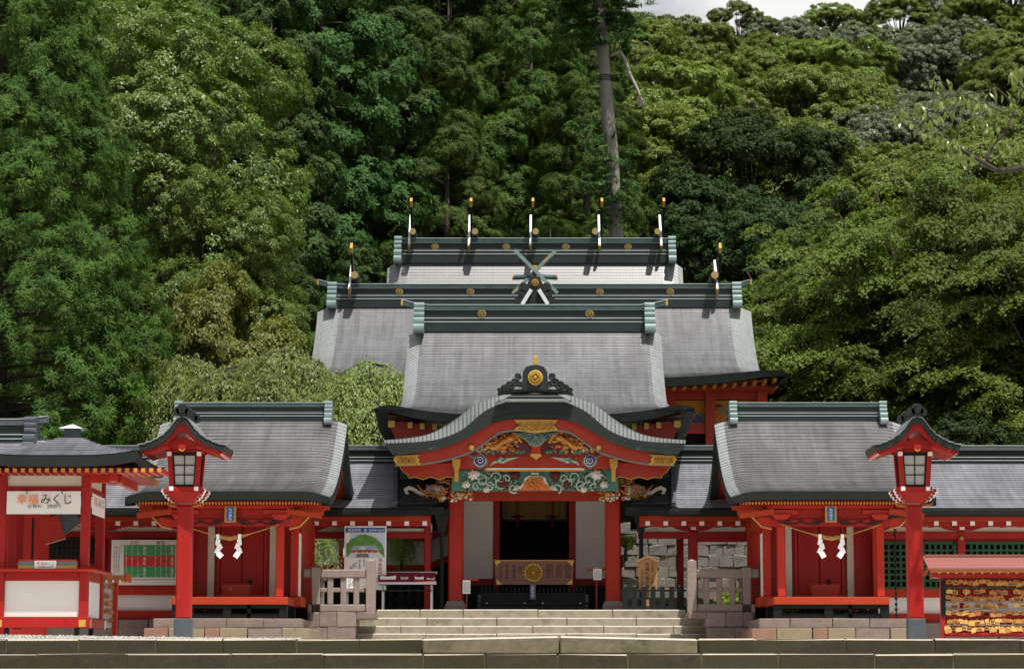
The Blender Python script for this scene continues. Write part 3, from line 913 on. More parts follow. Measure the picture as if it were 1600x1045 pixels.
def small_shrine(xc, label, plaque_text, lock_side):
    Y0 = 44.0
    sh = thing('small_shrine', label, 'small shrine', (xc, 46.5, Z(966, 44.5)), group='small red shrines flanking the gate')
    hw = 1.76
    ze, zr = Z(768.5, 44.0), Z(655.5, 48.0)
    prof = lambda t: .30 * t + .70 * t ** 2.1
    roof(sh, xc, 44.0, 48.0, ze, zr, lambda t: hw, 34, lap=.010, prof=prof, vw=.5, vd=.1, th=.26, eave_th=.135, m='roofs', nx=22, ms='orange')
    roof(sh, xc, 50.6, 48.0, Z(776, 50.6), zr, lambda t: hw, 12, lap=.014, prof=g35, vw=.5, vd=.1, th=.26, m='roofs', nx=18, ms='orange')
    box_ridge(sh, xc, 1.36, 48.0, zr + .02, Z(629, 48) - zr - .03, cap_over=0, endw=.14, drop=.5)
    # body
    zf = Z(932, 44.55)                       # platform top
    zs = Z(966, 44.55)
    YF = 44.55
    hwf = .98                               # half width of the porch front
    r = MB(); r.box(xc - 1.0, xc + 1.0, YF, 45.4, Z(944, YF), zf); r.build('veranda_beam', MT['orange'], sh, bevel=.006)  # platform edge: sunlight on the red given as orange colour
    for s in (-1, 1):
        r = MB(); r.box(xc + s * 1.005, xc + s * .9, YF + .02, 45.9, Z(944, YF) , zf - .002); r.build('veranda_beam', MT['orange'], sh, bevel=.005)
        r = MB(); r.box(xc + s * 1.12, xc + s * .9, 45.9, 49.4, Z(945, YF) + .02, zf + .05); r.build('side_beam', MT['orange'], sh, bevel=.005)
    f = MB(); f.box(xc - .99, xc + .99, 45.4, 49.4, Z(944, YF) + .04, zf - .004); f.build('floor', MT['crimson'], sh)
    # porch posts and inner posts
    zt = Z(786, YF)
    for s in (-1, 1):
        p = MB(); p.box(xc + s * .86 - .065, xc + s * .86 + .065, YF + .02, YF + .15, zf + .002, Z(812, YF)); p.build('post', MT['red'], sh, bevel=.012)
        p = MB(); p.box(xc + s * .98 - .07, xc + s * .98 + .07, 45.95, 46.1, zf + .05, Z(800, 46)); p.build('post', MT['red'], sh, bevel=.012)
        p = MB(); p.box(xc + s * 1.0 - .07, xc + s * 1.0 + .07, 49.1, 49.25, zf + .05, Z(800, 46)); p.build('post', MT['red'], sh, bevel=.012)
        p = MB(); p.box(xc + s * 1.0 - .02, xc + s * 1.0 + .02, 46.1, 46.9, zf + .05, Z(830, 46)); p.build('side_panel', MT['white'], sh)
        p = MB(); p.box(xc + s * .99 - .03, xc + s * .99 + .03, 46.9, 49.1, zf + .05, Z(812, 46)); p.build('side_wall', MT['red'], sh)
        # inner back wall with white strip
        p = MB(); p.box(xc + s * .50, xc + s * .62, 46.36, 46.40, zf, Z(800, 46)); p.build('white_strip', MT['cream'], sh)
        p = MB(); p.box(xc + s * .62, xc + s * .93, 46.33, 46.42, zf, Z(800, 46)); p.build('wall', MT['crimson'], sh)
    p = MB(); p.box(xc - .50, xc + .50, 46.40, 46.46, zf, Z(800, 46)); p.build('wall', MT['crimson'], sh)
    for k in (-1, 0):
        p = MB(); p.box(xc + k * .40 + .012, xc + (k + 1) * .40 - .012, 46.36, 46.41, zf + .12, Z(822, 46.4)); p.build('door', MT['crimson'], sh, bevel=.008)
    p = MB(); p.box(xc - .45, xc + .45, 46.35, 46.41, zf + .004, zf + .115); p.box(xc - .44, xc - .405, 46.345, 46.41, zf + .12, Z(820, 46.4)); p.box(xc + .405, xc + .44, 46.345, 46.41, zf + .12, Z(820, 46.4)); p.build('door_frame', MT['red'], sh)
    p = MB(); p.box(xc + .13, xc + .19, 46.32, 46.36, zf + .27, zf + .36); p.build('lock', MT['black'], sh)
    # offering box
    p = MB(); p.frustum(xc - .22, xc + .22, 45.5, 45.8, zf + .004, xc - .26, xc + .26, 45.48, 45.82, zf + .25); p.build('offering_box', MT['brownred'], sh)
    # beams, bracket arms, carved cloud arms under the eave
    b = MB(); b.box(xc - 1.02, xc + 1.02, YF - .02, YF + .16, Z(822, YF), Z(812, YF)); b.build('tie_beam', MT['crimson'], sh)
    b = MB(); b.box(xc - 1.1, xc + 1.1, YF - .03, YF + .17, Z(794.5, YF), Z(786, YF)); b.build('purlin', MT['red'], sh)
    b = MB(); b.box(xc - .98, xc + .98, YF + .06, YF + .13, Z(812, YF), Z(795, YF)); b.build('frieze', MT['crimson'], sh)
    for s in (-1, 1):
        b = MB(); b.frustum(xc + s * .86 - .1, xc + s * .86 + .1, YF - .03, YF + .17, Z(812, YF), xc + s * .86 - .17, xc + s * .86 + .17, YF - .05, YF + .19, Z(803, YF))
        b.box(xc + s * .86 - .30, xc + s * .86 + .30, YF - .02, YF + .15, Z(803, YF), Z(796, YF)); b.build('bracket', MT['red'], sh, bevel=.006)
        c = MB()
        for q, (x0, px) in enumerate(((.25, 1), (.62, -1))):
            pts = []
            for k in range(15):
                a = k / 14
                ang = a * 7.5
                rr = .085 * (1 - a * .8)
                pts.append((xc + s * (x0 + .17 * q - .02 + rr * math.cos(ang) * px), YF - .035, Z(816.5, YF) + rr * .55 * math.sin(ang)))
            c.tube(pts, .011, 5)
            c.tube([(xc + s * (x0 - .12), YF - .035, Z(814, YF)), (xc + s * (x0 + .02), YF - .035, Z(819, YF)), (xc + s * (x0 + .16), YF - .035, Z(818, YF)), (xc + s * (x0 + .3), YF - .035, Z(813.5, YF))], .013, 5)
        c.build('cloud_carving', MT['ink'], sh)
        n_ = MB()
        n_.prism([(xc + s * 1.02, Z(826, YF)), (xc + s * 1.22, Z(822, YF)), (xc + s * 1.30, Z(813, YF)), (xc + s * 1.22, Z(808, YF)), (xc + s * 1.02, Z(811, YF))], YF - .0, YF + .12)
        n_.build('beam_nose', MT['red'], sh)
        n_ = MB(); n_.tube([(xc + s * 1.02, YF - .01, Z(826.5, YF)), (xc + s * 1.2, YF - .01, Z(822.5, YF)), (xc + s * 1.3, YF - .01, Z(813, YF)), (xc + s * 1.38, YF - .01, Z(806, YF))], .014, 5); n_.build('beam_nose_trim', MT['golddull'], sh)
    # rafters, visible as a row of ochre ends
    ra = MB()
    for k in range(-29, 30):
        ra.box(xc + k * .055 - .014, xc + k * .055 + .014, 44.22, 45.6, Z(787, 44.22) - .012, Z(783.4, 44.22))
    ra.build('rafters', MT['red'], sh, kind='stuff')
    rg = MB()
    for k in range(-29, 30):
        rg.box(xc + k * .055 - .015, xc + k * .055 + .015, 44.205, 44.218, Z(787, 44.22) - .004, Z(783.8, 44.22))
    rg.build('rafter_ends', MT['golddull'], sh, kind='stuff')
    rb = MB(); rb.box(xc - 1.66, xc + 1.66, 44.25, 45.2, Z(783, 44.25), Z(780, 44.25)); rb.build('eave_board', MT['red'], sh)
    # gable-side rafters and bargeboard pendants
    for s in (-1, 1):
        for k, yy in enumerate((44.35, 44.75, 45.2, 45.7, 46.3)):
            q = MB(); rz_ = ze + (zr - ze) * prof((yy - 44.0) / 4.0) - .34; q.beam((xc + s * 1.0, yy, rz_ - .02), (xc + s * 1.60, yy, rz_ - .10), .07, .09); q.build('verge_rafter', MT['orange'], sh)
        q = MB(); q.box(xc + s * 1.52, xc + s * 1.58, 44.4, 45.6, ze - .16, ze - .09); q.build('purlin', MT['orange'], sh)
        for k in range(6):
            q = MB(); yy = 44.55 + k * .3; q.box(xc + s * 1.36, xc + s * 1.60, yy, yy + .07, ze - .27 + .02 * k, ze - .17 + .03 * k); q.build('verge_rafter_end', MT['orange'], sh)
        q = MB(); q.prism([(44.9, ze - .15), (48.0, zr - .75), (50.4, ze - .1), (50.4, ze - .45), (44.9, ze - .4)], xc + s * 1.0 - .03, xc + s * 1.0 + .03, 'yz'); q.build('gable_wall', MT['orange'], sh)
    # stilts and ground rails under the floor
    for x_ in (-.93, -.05, .93):
        for yy in (YF + .04, 46.0, 47.6, 49.2):
            q = MB(); q.box(xc + x_ - .07, xc + x_ + .07, yy, yy + .14, zs, Z(944, YF) + .02); q.build('stilt', MT['black'], sh)
    q = MB(); q.box(xc - .95, xc + .95, YF + .07, YF + .13, zs + .01, zs + .09); q.box(xc - .95, xc + .95, YF + .07, YF + .13, Z(950, YF), Z(944, YF) + .01)
    q.box(xc + .3, xc + .36, YF + .07, YF + .13, zs, Z(944, YF)); q.build('ground_rail', MT['black'], sh)
    # plaque
    pl = MB(); pl.box(xc - .10, xc + .10, YF - .09, YF - .05, Z(816, YF), Z(790.5, YF)); po = pl.build('plaque', MT['golddull'], sh, bevel=.008)
    p2_ = MB(); p2_.box(xc - .065, xc + .065, YF - .096, YF - .085, Z(814, YF), Z(792.5, YF)); p2_.build('plaque_field', MT['blueink'], po)
    letter(po, vert(plaque_text), MT['paper'], xc, YF - .099, Z(803.5, YF), h=.20, wd=.055)
    # stone base
    zb = Z(981, 44.3)
    e1 = [(-1.28, -.75), (-.75, -.02), (-.02, .62), (.62, 1.28)]
    for a, b in e1:
        q = MB(); q.box(xc + a + .004, xc + b - .004, 44.3, 50.2, zb + .003, zs); q.build('stone', MT['granite'], sh, bevel=.012, jitter=.005)
    e2 = [(-1.42, -1.0), (-1.0, -.38), (-.38, -.12), (-.12, .36), (.36, .95), (.95, 1.42)]
    for k, (a, b) in enumerate(e2):
        q = MB(); q.box(xc + a + .004, xc + b - .004, 44.18, 50.2, ZT - .05, zb); q.build('stone', MT[('rust', 'tan', 'rust', 'tan', 'granite', 'tan')[k]], sh, bevel=.012, jitter=.006)
    return sh

XL, XR = X(397, 48, 650), X(1262, 48, 650)
shL = small_shrine(XL, 'small red shrine left of the gate', '門守神社', 1)
shL['label'] = 'small red shrine with grey roof between the green-red notice chart and the poster'
shR = small_shrine(XR, 'small red shrine with grey roof beside the stone wall and the green lattice windows', '税所神社', 1)

def shide_rope(xc, label):
    YF = 44.42
    t = thing('sacred_rope', label, 'straw rope', (xc, YF, Z(840, YF)), group='straw ropes with white paper streamers')
    pts = []; rs = []
    for k in range(25):
        a = -1 + k / 12
        x = xc + a * .86
        sag = (Z(841, YF) - Z(819, YF)) * (1 - abs(a) ** 1.25)
        pts.append((x, YF, Z(819, YF) + sag)); rs.append(.009 + .03 * max(0, 1 - (abs(a) / .42) ** 2))
    mb = MB()
    for ph in (0, 2.1, 4.2):
        pp = [(p[0], p[1] + r_ * .55 * math.cos(ph + 1.25 * i), p[2] + r_ * .55 * math.sin(ph + 1.25 * i)) for i, (p, r_) in enumerate(zip(pts, rs))]
        mb.tube(pp, [r_ * .62 for r_ in rs], 6)
    mb.build('rope', MT['rope'], t, smooth=True)
    for s in (-1, 1):
        x0 = xc + s * .20 + random.uniform(-.03, .03); z0 = Z(838, YF); tw_ = random.uniform(-.2, .2)
        st = MB()
        zig = [(0, 0, .055), (.0, -.085, .075), (-.035, -.165, .08), (.0, -.245, .085), (-.045, -.325, .09)]
        for k, (dx, dz, w_) in enumerate(zig):
            cxx, czz = x0 - s * dx * -1 * .9, z0 - .02 + dz * .92
            rot = (.0, .18, -.38, .42, -.62)[k] * s * (1 + tw_) + tw_ * .4
            c_, s_ = math.cos(rot), math.sin(rot)
            hh_ = .05 if k else .06
            q = [(-w_ / 2, -hh_), (w_ / 2, -hh_), (w_ / 2, hh_), (-w_ / 2, hh_)]
            q = [(cxx + a_ * c_ - b_ * s_, czz + a_ * s_ + b_ * c_) for a_, b_ in q]
            st.prism(q, YF - .045 - .006 * k, YF - .042 - .006 * k)
        st.build('paper_streamer', MT['paper'], t)
    return t
shide_rope(XL + .0, 'straw rope with two white paper streamers, across the shrine beside the poster')
random.seed(99)
shide_rope(XR + .0, 'straw rope with two white paper streamers, across the shrine beside the green lattice')

# ================================================================== MAIN GATE
gate = thing('main_gate', 'red central gate with wavy gable, gilded crest and coloured carvings', 'gate', (0, 51, ZG))
XC = 0.0
GY = 54.0
gw = X(1033.5, GY, 520)
gtip = X(1085, 49, 630)
gz0, gz1 = Z(650, 49), Z(514, GY)
gxh = lambda t: gw + (gtip - gw) * max(0, 1 - t / .62) ** 2.6
gup = lambda t: .30 * max(0, 1 - t / .55) ** 2
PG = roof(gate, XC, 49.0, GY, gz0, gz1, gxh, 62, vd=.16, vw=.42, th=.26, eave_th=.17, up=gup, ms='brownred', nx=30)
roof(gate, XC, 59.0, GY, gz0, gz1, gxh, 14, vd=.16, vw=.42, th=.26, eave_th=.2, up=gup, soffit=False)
# side skirts of the hip-and-gable roof, running back to the rear corner
for s in (-1, 1):
    sk = MB(); fs_ = MB()
    inner = []; outer = []
    ztip = PG(0, s)[2]
    pe = PG(.62, s, .015)
    for yy in np.linspace(49.0, 59.0, 31):
        t_ = (yy - 49.0) / 5 if yy < 54 else (59.0 - yy) / 5
        pt = PG(min(t_, .62), s, .015)
        inner.append((pt[0], yy, pt[2]))
        u_ = abs(yy - 54) / 5
        outer.append((s * (gtip + .01), yy, ztip + .004 - .16 * (1 - u_ ** 3)))
    sk.grid([inner, outer]); sk.build('side_eave', MT['roof'], gate)
    low = [(p[0] - s * .03, p[1], p[2] - .17 * (1 - .72 * (abs(p[1] - 54) / 5) ** 14)) for p in outer]
    fs_.grid([outer, low, [(p[0] - s * .75, p[1], p[2] + .02) for p in low]]); fs_.build('side_eave_edge', MT['fascia'], gate)
    gwl = MB(); gwl.prism([(51.6, pe[2] - .3), (54.0, gz1 - .35), (56.4, pe[2] - .3)], s * (gw - .32), s * (gw - .26), 'yz'); gwl.build('gable_wall', MT['brownred'], gate)
box_ridge(gate, XC, X(1009, GY, 500), GY, gz1 + .07, Z(477, GY) - gz1 - .08, cap_tip=.09, cap_over=X(1041, GY, 480) - X(1009, GY, 480),
          crests=[(X(753, GY, 495), .092), (X(921, GY, 495), .092)], endw=.22, drop=.6)
# eave rafters with yellow ends, left and right of the wavy gable
yr = MB(); yr.box(-.05, .05, -.02, .02, -.075, .075); yme = yr.mesh('rafter_end', m=MT['gold'])
rr = MB(); rr.box(-.045, .045, 0, 1.6, -.06, .06); rrme = rr.mesh('rafter', m=MT['brownred'])
for s in (-1, 1):
    for k, px in enumerate((612, 641, 660, 679.5, 697)):
        x = -s * X(px, 49.6, 662)
        z = Z((662, 664.5, 666, 667.5, 668)[k], 49.6)
        inst('rafter_end', yme, (x, 49.55, z), gate, scale=(1.3, 1, 1) if k == 0 else (.9, 1, .8))
        inst('rafter', rrme, (x, 49.57, z), gate, scale=(1.2, 1, 1))
    b = MB(); b.box(s * 1.3, s * (gtip - .28), 49.9, 50.1, Z(689, 50), Z(676, 50)); b.build('eave_beam', MT['black'], gate)
    b = MB(); b.prism([(s * X(836 + 120, 49.62, 670), Z(672, 49.62)), (s * X(836 + 228, 49.62, 660), Z(655, 49.62)), (s * X(836 + 214, 49.62, 690), Z(692, 49.62)), (s * X(836 + 120, 49.62, 680), Z(680, 49.62))], 49.62, 49.68); b.build('bracket_panel', MT['brownred'], gate)

# ---- wavy gable
KY = 48.2
def kc(pts, Y):
    xs = np.array([p[0] for p in pts], float); ys = np.array([p[1] for p in pts], float)
    g = np.linspace(-xs[-1], xs[-1], 97)
    v = np.interp(np.abs(g), xs, ys)
    ker = np.array([1, 2, 3, 2, 1]) / 9.0
    vp = np.concatenate([[v[0]] * 2, v, [v[-1]] * 2])
    for _ in range(2):
        vp[2:-2] = np.convolve(vp, ker, 'valid')
    v = vp[2:-2]
    return [(X(836 + a, Y, b), Z(b, Y)) for a, b in zip(g, v)]
K_out = [(0,612),(52,616),(72,623),(95,632),(118,651),(141,666),(164,678),(199,687),(235,690.5)]
K_in = [(0,629),(45,629),(61,632.5),(81.5,643),(95,655),(109,669),(127,678),(153,687),(187,690.5),(235,692.5)]
K_dk = [(0,652),(26,652),(49,655),(72,662),(95,675),(118,689),(153,701),(187,706),(222,711)]
K_rd = [(0,672),(40,672),(58.5,675.5),(72,687),(91,701),(107,709),(130,716),(153,721),(176,725),(219,727)]
ci, cd_, cr_ = kc(K_in, KY), kc(K_dk, KY), kc(K_rd, KY)
co = kc(K_out, KY + .75)
kr = MB()
back = [(a[0] * .97, 53.2, a[1] + .18) for a in co]
mid = [((a[0] + b[0]) / 2, KY + .28, (a[1] * .45 + b[1] * .55) + .035) for a, b in zip(ci, co)]
r0 = [(a[0], KY, a[1]) for a in ci]
r2 = [(a[0], KY + .75, a[1]) for a in co]
kr.grid([r0, mid, r2, back])
kr.build('wavy_roof', MT['wavyroof'], gate, smooth=False)
# standing seams over the rolled edge
sb = MB()
seam_x = [abs(p[0]) for p in ci]
for q in np.linspace(-1, 1, 75):
    k = (q * .985 + 1) / 2 * 96
    i = int(min(95, k)); f = k - i
    L_ = lambda A, j=i, f_=f: Vector(A[j]).lerp(Vector(A[j + 1]), f_)
    a, b, c = L_(r0), L_(mid), L_(r2)
    if abs(a.x) < .62: continue
    up = Vector((0, -.004, .006))
    sb.beam(a + up, b + up, .012, .012); sb.beam(b + up, c + up, .012, .012)
sb.build('roof_seams', MT['fascia'], gate, kind='stuff')
k_f = MB(); k_f.band(cd_, ci, KY, KY + .30); k_f.build('gable_edge', MT['fascia'], gate)
cdm = [(a[0] * .985, a[1] + (b[1] - a[1]) * .33) for a, b in zip(cd_, ci)]
k_g = MB(); k_g.band([(p[0] * .97, p[1] - .005) for p in cd_], [(p[0] * .97, p[1] + .07) for p in cd_], KY - .03, KY); k_g.build('gable_edge_lath', MT['fascia'], gate)
k_b = MB(); k_b.band(cr_, cd_, KY + .12, KY + .24); k_b.build('bargeboard', MT['brownred'], gate)
k_t = MB(); k_t.band([(p[0], p[1] - .012) for p in cr_], [(p[0], p[1] + .018) for p in cr_], KY + .10, KY + .125); k_t.build('bargeboard_bead', MT['cteal'], gate)
# underside behind the bargeboard
k_s = MB(); k_s.band([(p[0] * .98, p[1] + .02) for p in cr_], [(p[0] * .98, p[1] + .05) for p in cr_], KY + .24, 50.4); k_s.build('soffit', MT['brownred'], gate)

# ridge bands and crowning ornament on the wavy gable
def kk(px, py, Y=48.0): return (X(px, Y, py), Z(py, Y))
for py, hw_, m_ in ((615.5, 42, 'fascia'), (618.5, 47, 'lip'), (621.5, 50, 'fascia'), (624.5, 54, 'lip')):
    a = MB()
    lo = [kk(836 - hw_ - 6, py + 7), kk(836 - hw_ + 8, py + 1.7), kk(836 + hw_ - 8, py + 1.7), kk(836 + hw_ + 6, py + 7)]
    hi = [kk(836 - hw_ - 3, py + 4.6), kk(836 - hw_ + 8, py - 1.5), kk(836 + hw_ - 8, py - 1.5), kk(836 + hw_ + 3, py + 4.6)]
    a.band(lo, hi, 47.98 - (625 - py) * -.012, 49.2); a.build('ridge_band', MT[m_], gate)
OY2 = 48.0
om = MB()
om.prism([kk(*p, OY2) for p in [(777, 616), (780, 611), (800, 609), (836, 607), (872, 609), (892, 611), (896, 616), (885, 614), (836, 611.5), (788, 614)]], OY2 - .06, OY2 + .3)
om.prism([kk(*p, OY2) for p in [(815, 610), (817, 582), (822, 574), (829, 571.5), (843, 571.5), (850, 574), (855, 582), (857, 610)]], OY2 - .1, OY2 + .25)
om.build('crown_ornament', MT['fascia'], gate)
for s in (-1, 1):
    sc_ = MB()
    for (dx, py, rr_) in ((26, 589, 5.5), (30, 598, 7), (38, 603, 7.5), (47, 607, 6), (23, 601, 5), (55, 610, 4)):
        c = kk(836 + s * dx, py, OY2)
        r_ = rr_ * .012
        pts = []
        for k in range(12):
            an = k / 11 * 8.5; q = r_ * (1 - .75 * k / 11)
            pts.append((c[0] + s * q * math.cos(an), OY2 - .1, c[1] + q * math.sin(an)))
        sc_.tube(pts, r_ * .22, 5)
        sc_.lathe([(r_ * .95, 0), (r_ * .8, -.07)], (c[0], OY2 - .02, c[1]), 10, 'y')
    sc_.build('scroll_carving', MT['ridgedark'], gate)
c = kk(836.5, 591, OY2); petal_disc(gate, 'crest', c[0], OY2 - .11, c[1], .145, double=True)
gt = MB(); a = kk(833, 571, OY2); b = kk(840.5, 557, OY2); gt.box(a[0], b[0], OY2 - .05, OY2 + .25, a[1], b[1]); gt.build('gilt_tip', MT['gold'], gate, bevel=.01)

# gilded plates and bosses on the bargeboard
PYk = KY + .10
def plate(name, outline, m, d=.035, Y=PYk, parent=gate, bev=0):
    p = MB(); p.prism([kk(px, py, Y) for px, py in outline], Y - d, Y); return p.build(name, MT[m], parent)
def filigree(parent, x0, x1, y0, y1, n, Y, m='gold', bgm='ink'):
    """raised scrolls on a dark punched field"""
    mb = MB()
    for k in range(n):
        c = kk(random.uniform(x0, x1), random.uniform(y0, y1), Y)
        r_ = random.uniform(.018, .032); d0 = random.choice((-1, 1)); a0 = random.uniform(0, 6)
        pts = [(c[0] + r_ * (1 - .7 * i / 7) * math.cos(a0 + d0 * i * .8), Y - .004, c[1] + r_ * (1 - .7 * i / 7) * math.sin(a0 + d0 * i * .8)) for i in range(8)]
        mb.tube(pts, .006, 4)
    return mb.build('filigree', MT[m], parent, kind='stuff')
cp = plate('gilt_plate', [(803, 656), (872, 656), (868, 661), (864, 664), (868, 667), (872, 672), (860, 674), (837, 676.5), (814, 674), (803, 672), (808, 667), (812, 664), (808, 661)], 'gold')
q = plate('plate_field', [(808, 658.5), (867, 658.5), (862, 664), (866, 670.5), (837, 674), (809, 670.5), (813, 664)], 'cgold', d=.008, Y=PYk - .036, parent=cp)
filigree(q, 811, 864, 660, 672, 70, PYk - .046)
dots = MB()
for k in range(90):
    c_ = kk(random.uniform(810, 865), random.uniform(659.5, 672), PYk - .046); dots.box(c_[0] - .009, c_[0] + .009, PYk - .049, PYk - .044, c_[1] - .006, c_[1] + .006)
dots.build('punched_holes', MT['ink'], q, kind='stuff')
for s in (-1, 1):
    f_ = lambda L: [(836 + s * a, b) for a, b in L]
    ep = plate('gilt_plate', f_([(179, 710.5), (217, 712), (221, 717), (219, 722), (215, 727), (176, 726.5), (182, 721.5), (180, 718), (184, 714)]), 'gold')
    q = plate('plate_field', f_([(186, 713), (215, 714), (217, 718), (213, 725), (182, 724.5), (188, 719)]), 'cgold', d=.008, Y=PYk - .036, parent=ep)
    x0, x1 = sorted((836 + s * 187, 836 + s * 214)); filigree(q, x0, x1, 715, 723.5, 34, PYk - .046)
    dots = MB()
    for k in range(44):
        c_ = kk(random.uniform(x0, x1), random.uniform(714.5, 724), PYk - .046); dots.box(c_[0] - .009, c_[0] + .009, PYk - .049, PYk - .044, c_[1] - .006, c_[1] + .006)
    dots.build('punched_holes', MT['ink'], q, kind='stuff')
    c = kk(836 + s * 99.5, 699, PYk); d_ = MB(); d_.lathe([(.058, 0), (.058, -.03), (.045, -.05), (.04, -.04), (.022, -.045), (.02, -.06), (.01, -.062)], (c[0], PYk, c[1]), 20, 'y'); d_.build('gilt_boss', MT['gold'], gate)

# ---- carved pediment inside the wavy gable
CY_ = KY + .42
bk = MB()
lo = kk(836 - 106, 709, CY_); hi_ = kk(836 + 106, 709, CY_)
cin = [p for p in kc(K_rd, CY_) if abs(p[0]) <= abs(lo[0])]
bk.prism([lo] + [(p[0], p[1] + .03) for p in cin] + [hi_], CY_, CY_ + .05); bk.build('pediment_board', MT['cmaroon'], gate)
def K_at(dx):
    return np.interp(abs(dx), [p[0] for p in K_rd], [p[1] for p in K_rd])
def lumps(name, m, n, xr, yfun, size, depth, Y, parent=gate, flat=.5, seedbox=None):
    mb = MB()
    for k in range(n):
        for _ in range(30):
            px = random.uniform(*xr); y0, y1 = yfun(px)
            if y1 > y0: break
        py = random.uniform(y0, y1)
        c = kk(px, py, Y)
        s = random.uniform(*size)
        mb.blob((c[0], Y - random.uniform(0, depth), c[1]), (s * random.uniform(.7, 1.4), s * .6, s * random.uniform(.6, 1.1)), 6, 4)
    return mb.build(name, MT[m], parent, kind='stuff')
def curl(mb, cx, cy, r, Y, turns=1.3, th=.012, s=1, a0=0.0, n=16, taper=True):
    pts = []; rs = []
    for k in range(n):
        f = k / (n - 1)
        an = a0 + s * f * turns * 2 * math.pi
        q = r * (1 - .82 * f)
        pts.append((cx + q * math.cos(an), Y - .01 - .02 * f, cy + q * math.sin(an))); rs.append(th * (1 - .4 * f))
    mb.tube(pts, rs, 5)
for s in (-1, 1):
    def yf(px):
        dx = abs(px - 836)
        return (K_at(dx) + 2.5, 706)
    xr = sorted((836 + s * 24, 836 + s * 92))
    # beasts: sinuous bodies with heads, among scrolling waves
    dr = MB()
    path = [(86, 704), (74, 698), (62, 700), (52, 692), (40, 686), (33, 679), (27, 684), (20, 692)]
    dr.tube([(kk(836 + s * a, b, CY_)[0], CY_ - .05 - .02 * math.sin(i), kk(836 + s * a, b, CY_)[1]) for i, (a, b) in enumerate(path)], [.015, .035, .05, .06, .06, .05, .04, .02], 8)
    for (a, b, r_) in ((38, 685, .085), (60, 697, .075), (48, 699, .06), (72, 693, .06), (30, 690, .05)):
        c = kk(836 + s * a, b, CY_); dr.blob((c[0], CY_ - .06, c[1]), (r_ * 1.2, .06, r_ * .7), 10, 6)
    for k in range(12):
        a = random.uniform(28, 78); b = random.uniform(K_at(a) + 6, 703); c = kk(836 + s * a, b, CY_)
        curl(dr, c[0], c[1], random.uniform(.03, .06), CY_ - .05, s=random.choice((-1, 1)), a0=random.uniform(0, 6), th=.014)
    dr.build('beast_carving', MT['cgold'], gate, smooth=True)
    lumps('carved_relief', 'corange', 40, xr, yf, (.02, .045), .05, CY_)
    lumps('carved_relief', 'cmaroon', 50, xr, yf, (.02, .04), .06, CY_)
    lumps('carved_relief', 'cgold', 60, xr, yf, (.015, .03), .08, CY_)
    lumps('carved_relief', 'cteal', 26, xr, yf, (.015, .03), .08, CY_)
    lumps('carved_blossoms', 'cwhite', 34, sorted((836 + s * 50, 836 + s * 90)), yf, (.009, .018), .10, CY_)
    lumps('carved_relief', 'seagreen', 26, sorted((836 + s * 16, 836 + s * 88)), lambda px: (704, 708), (.018, .035), .06, CY_)
# blue-green gable pendant
pd = plate('gable_pendant', [(803, 676), (872, 676), (866, 680), (858, 684), (850, 689), (846, 695), (837, 698), (828, 695), (824, 689), (816, 684), (808, 680)], 'cteal', d=.06, Y=CY_ - .1)
lumps('pendant_relief', 'seagreen', 40, (808, 866), lambda px: (677, 677 + 18 * (1 - abs(px - 837) / 34)), (.012, .026), .03, CY_ - .16, parent=pd)
lumps('pendant_relief', 'cblue', 22, (812, 862), lambda px: (677, 677 + 17 * (1 - abs(px - 837) / 34)), (.012, .022), .03, CY_ - .165, parent=pd)
lumps('pendant_relief', 'cteal', 30, (808, 866), lambda px: (677, 677 + 18 * (1 - abs(px - 837) / 34)), (.012, .022), .03, CY_ - .165, parent=pd)
edge_ = MB(); edge_.tube([(kk(px, py, CY_ - .17)[0], CY_ - .17, kk(px, py, CY_ - .17)[1]) for px, py in [(803, 676), (808, 680.5), (816, 684), (824, 689), (828, 695), (837, 698), (846, 695), (850, 689), (858, 684), (866, 680.5), (872, 676)]], .008, 5)
edge_.build('pendant_edge', MT['golddull'], pd)
plate('pendant_block', [(831, 697), (844, 697), (845, 709), (830, 709)], 'red', d=.1, Y=CY_ - .05)
plate('gilt_fitting', [(829, 709), (845, 709), (846, 713), (841, 715), (838, 719), (834, 715), (829, 713)], 'golddull', d=.03, Y=CY_ - .15)

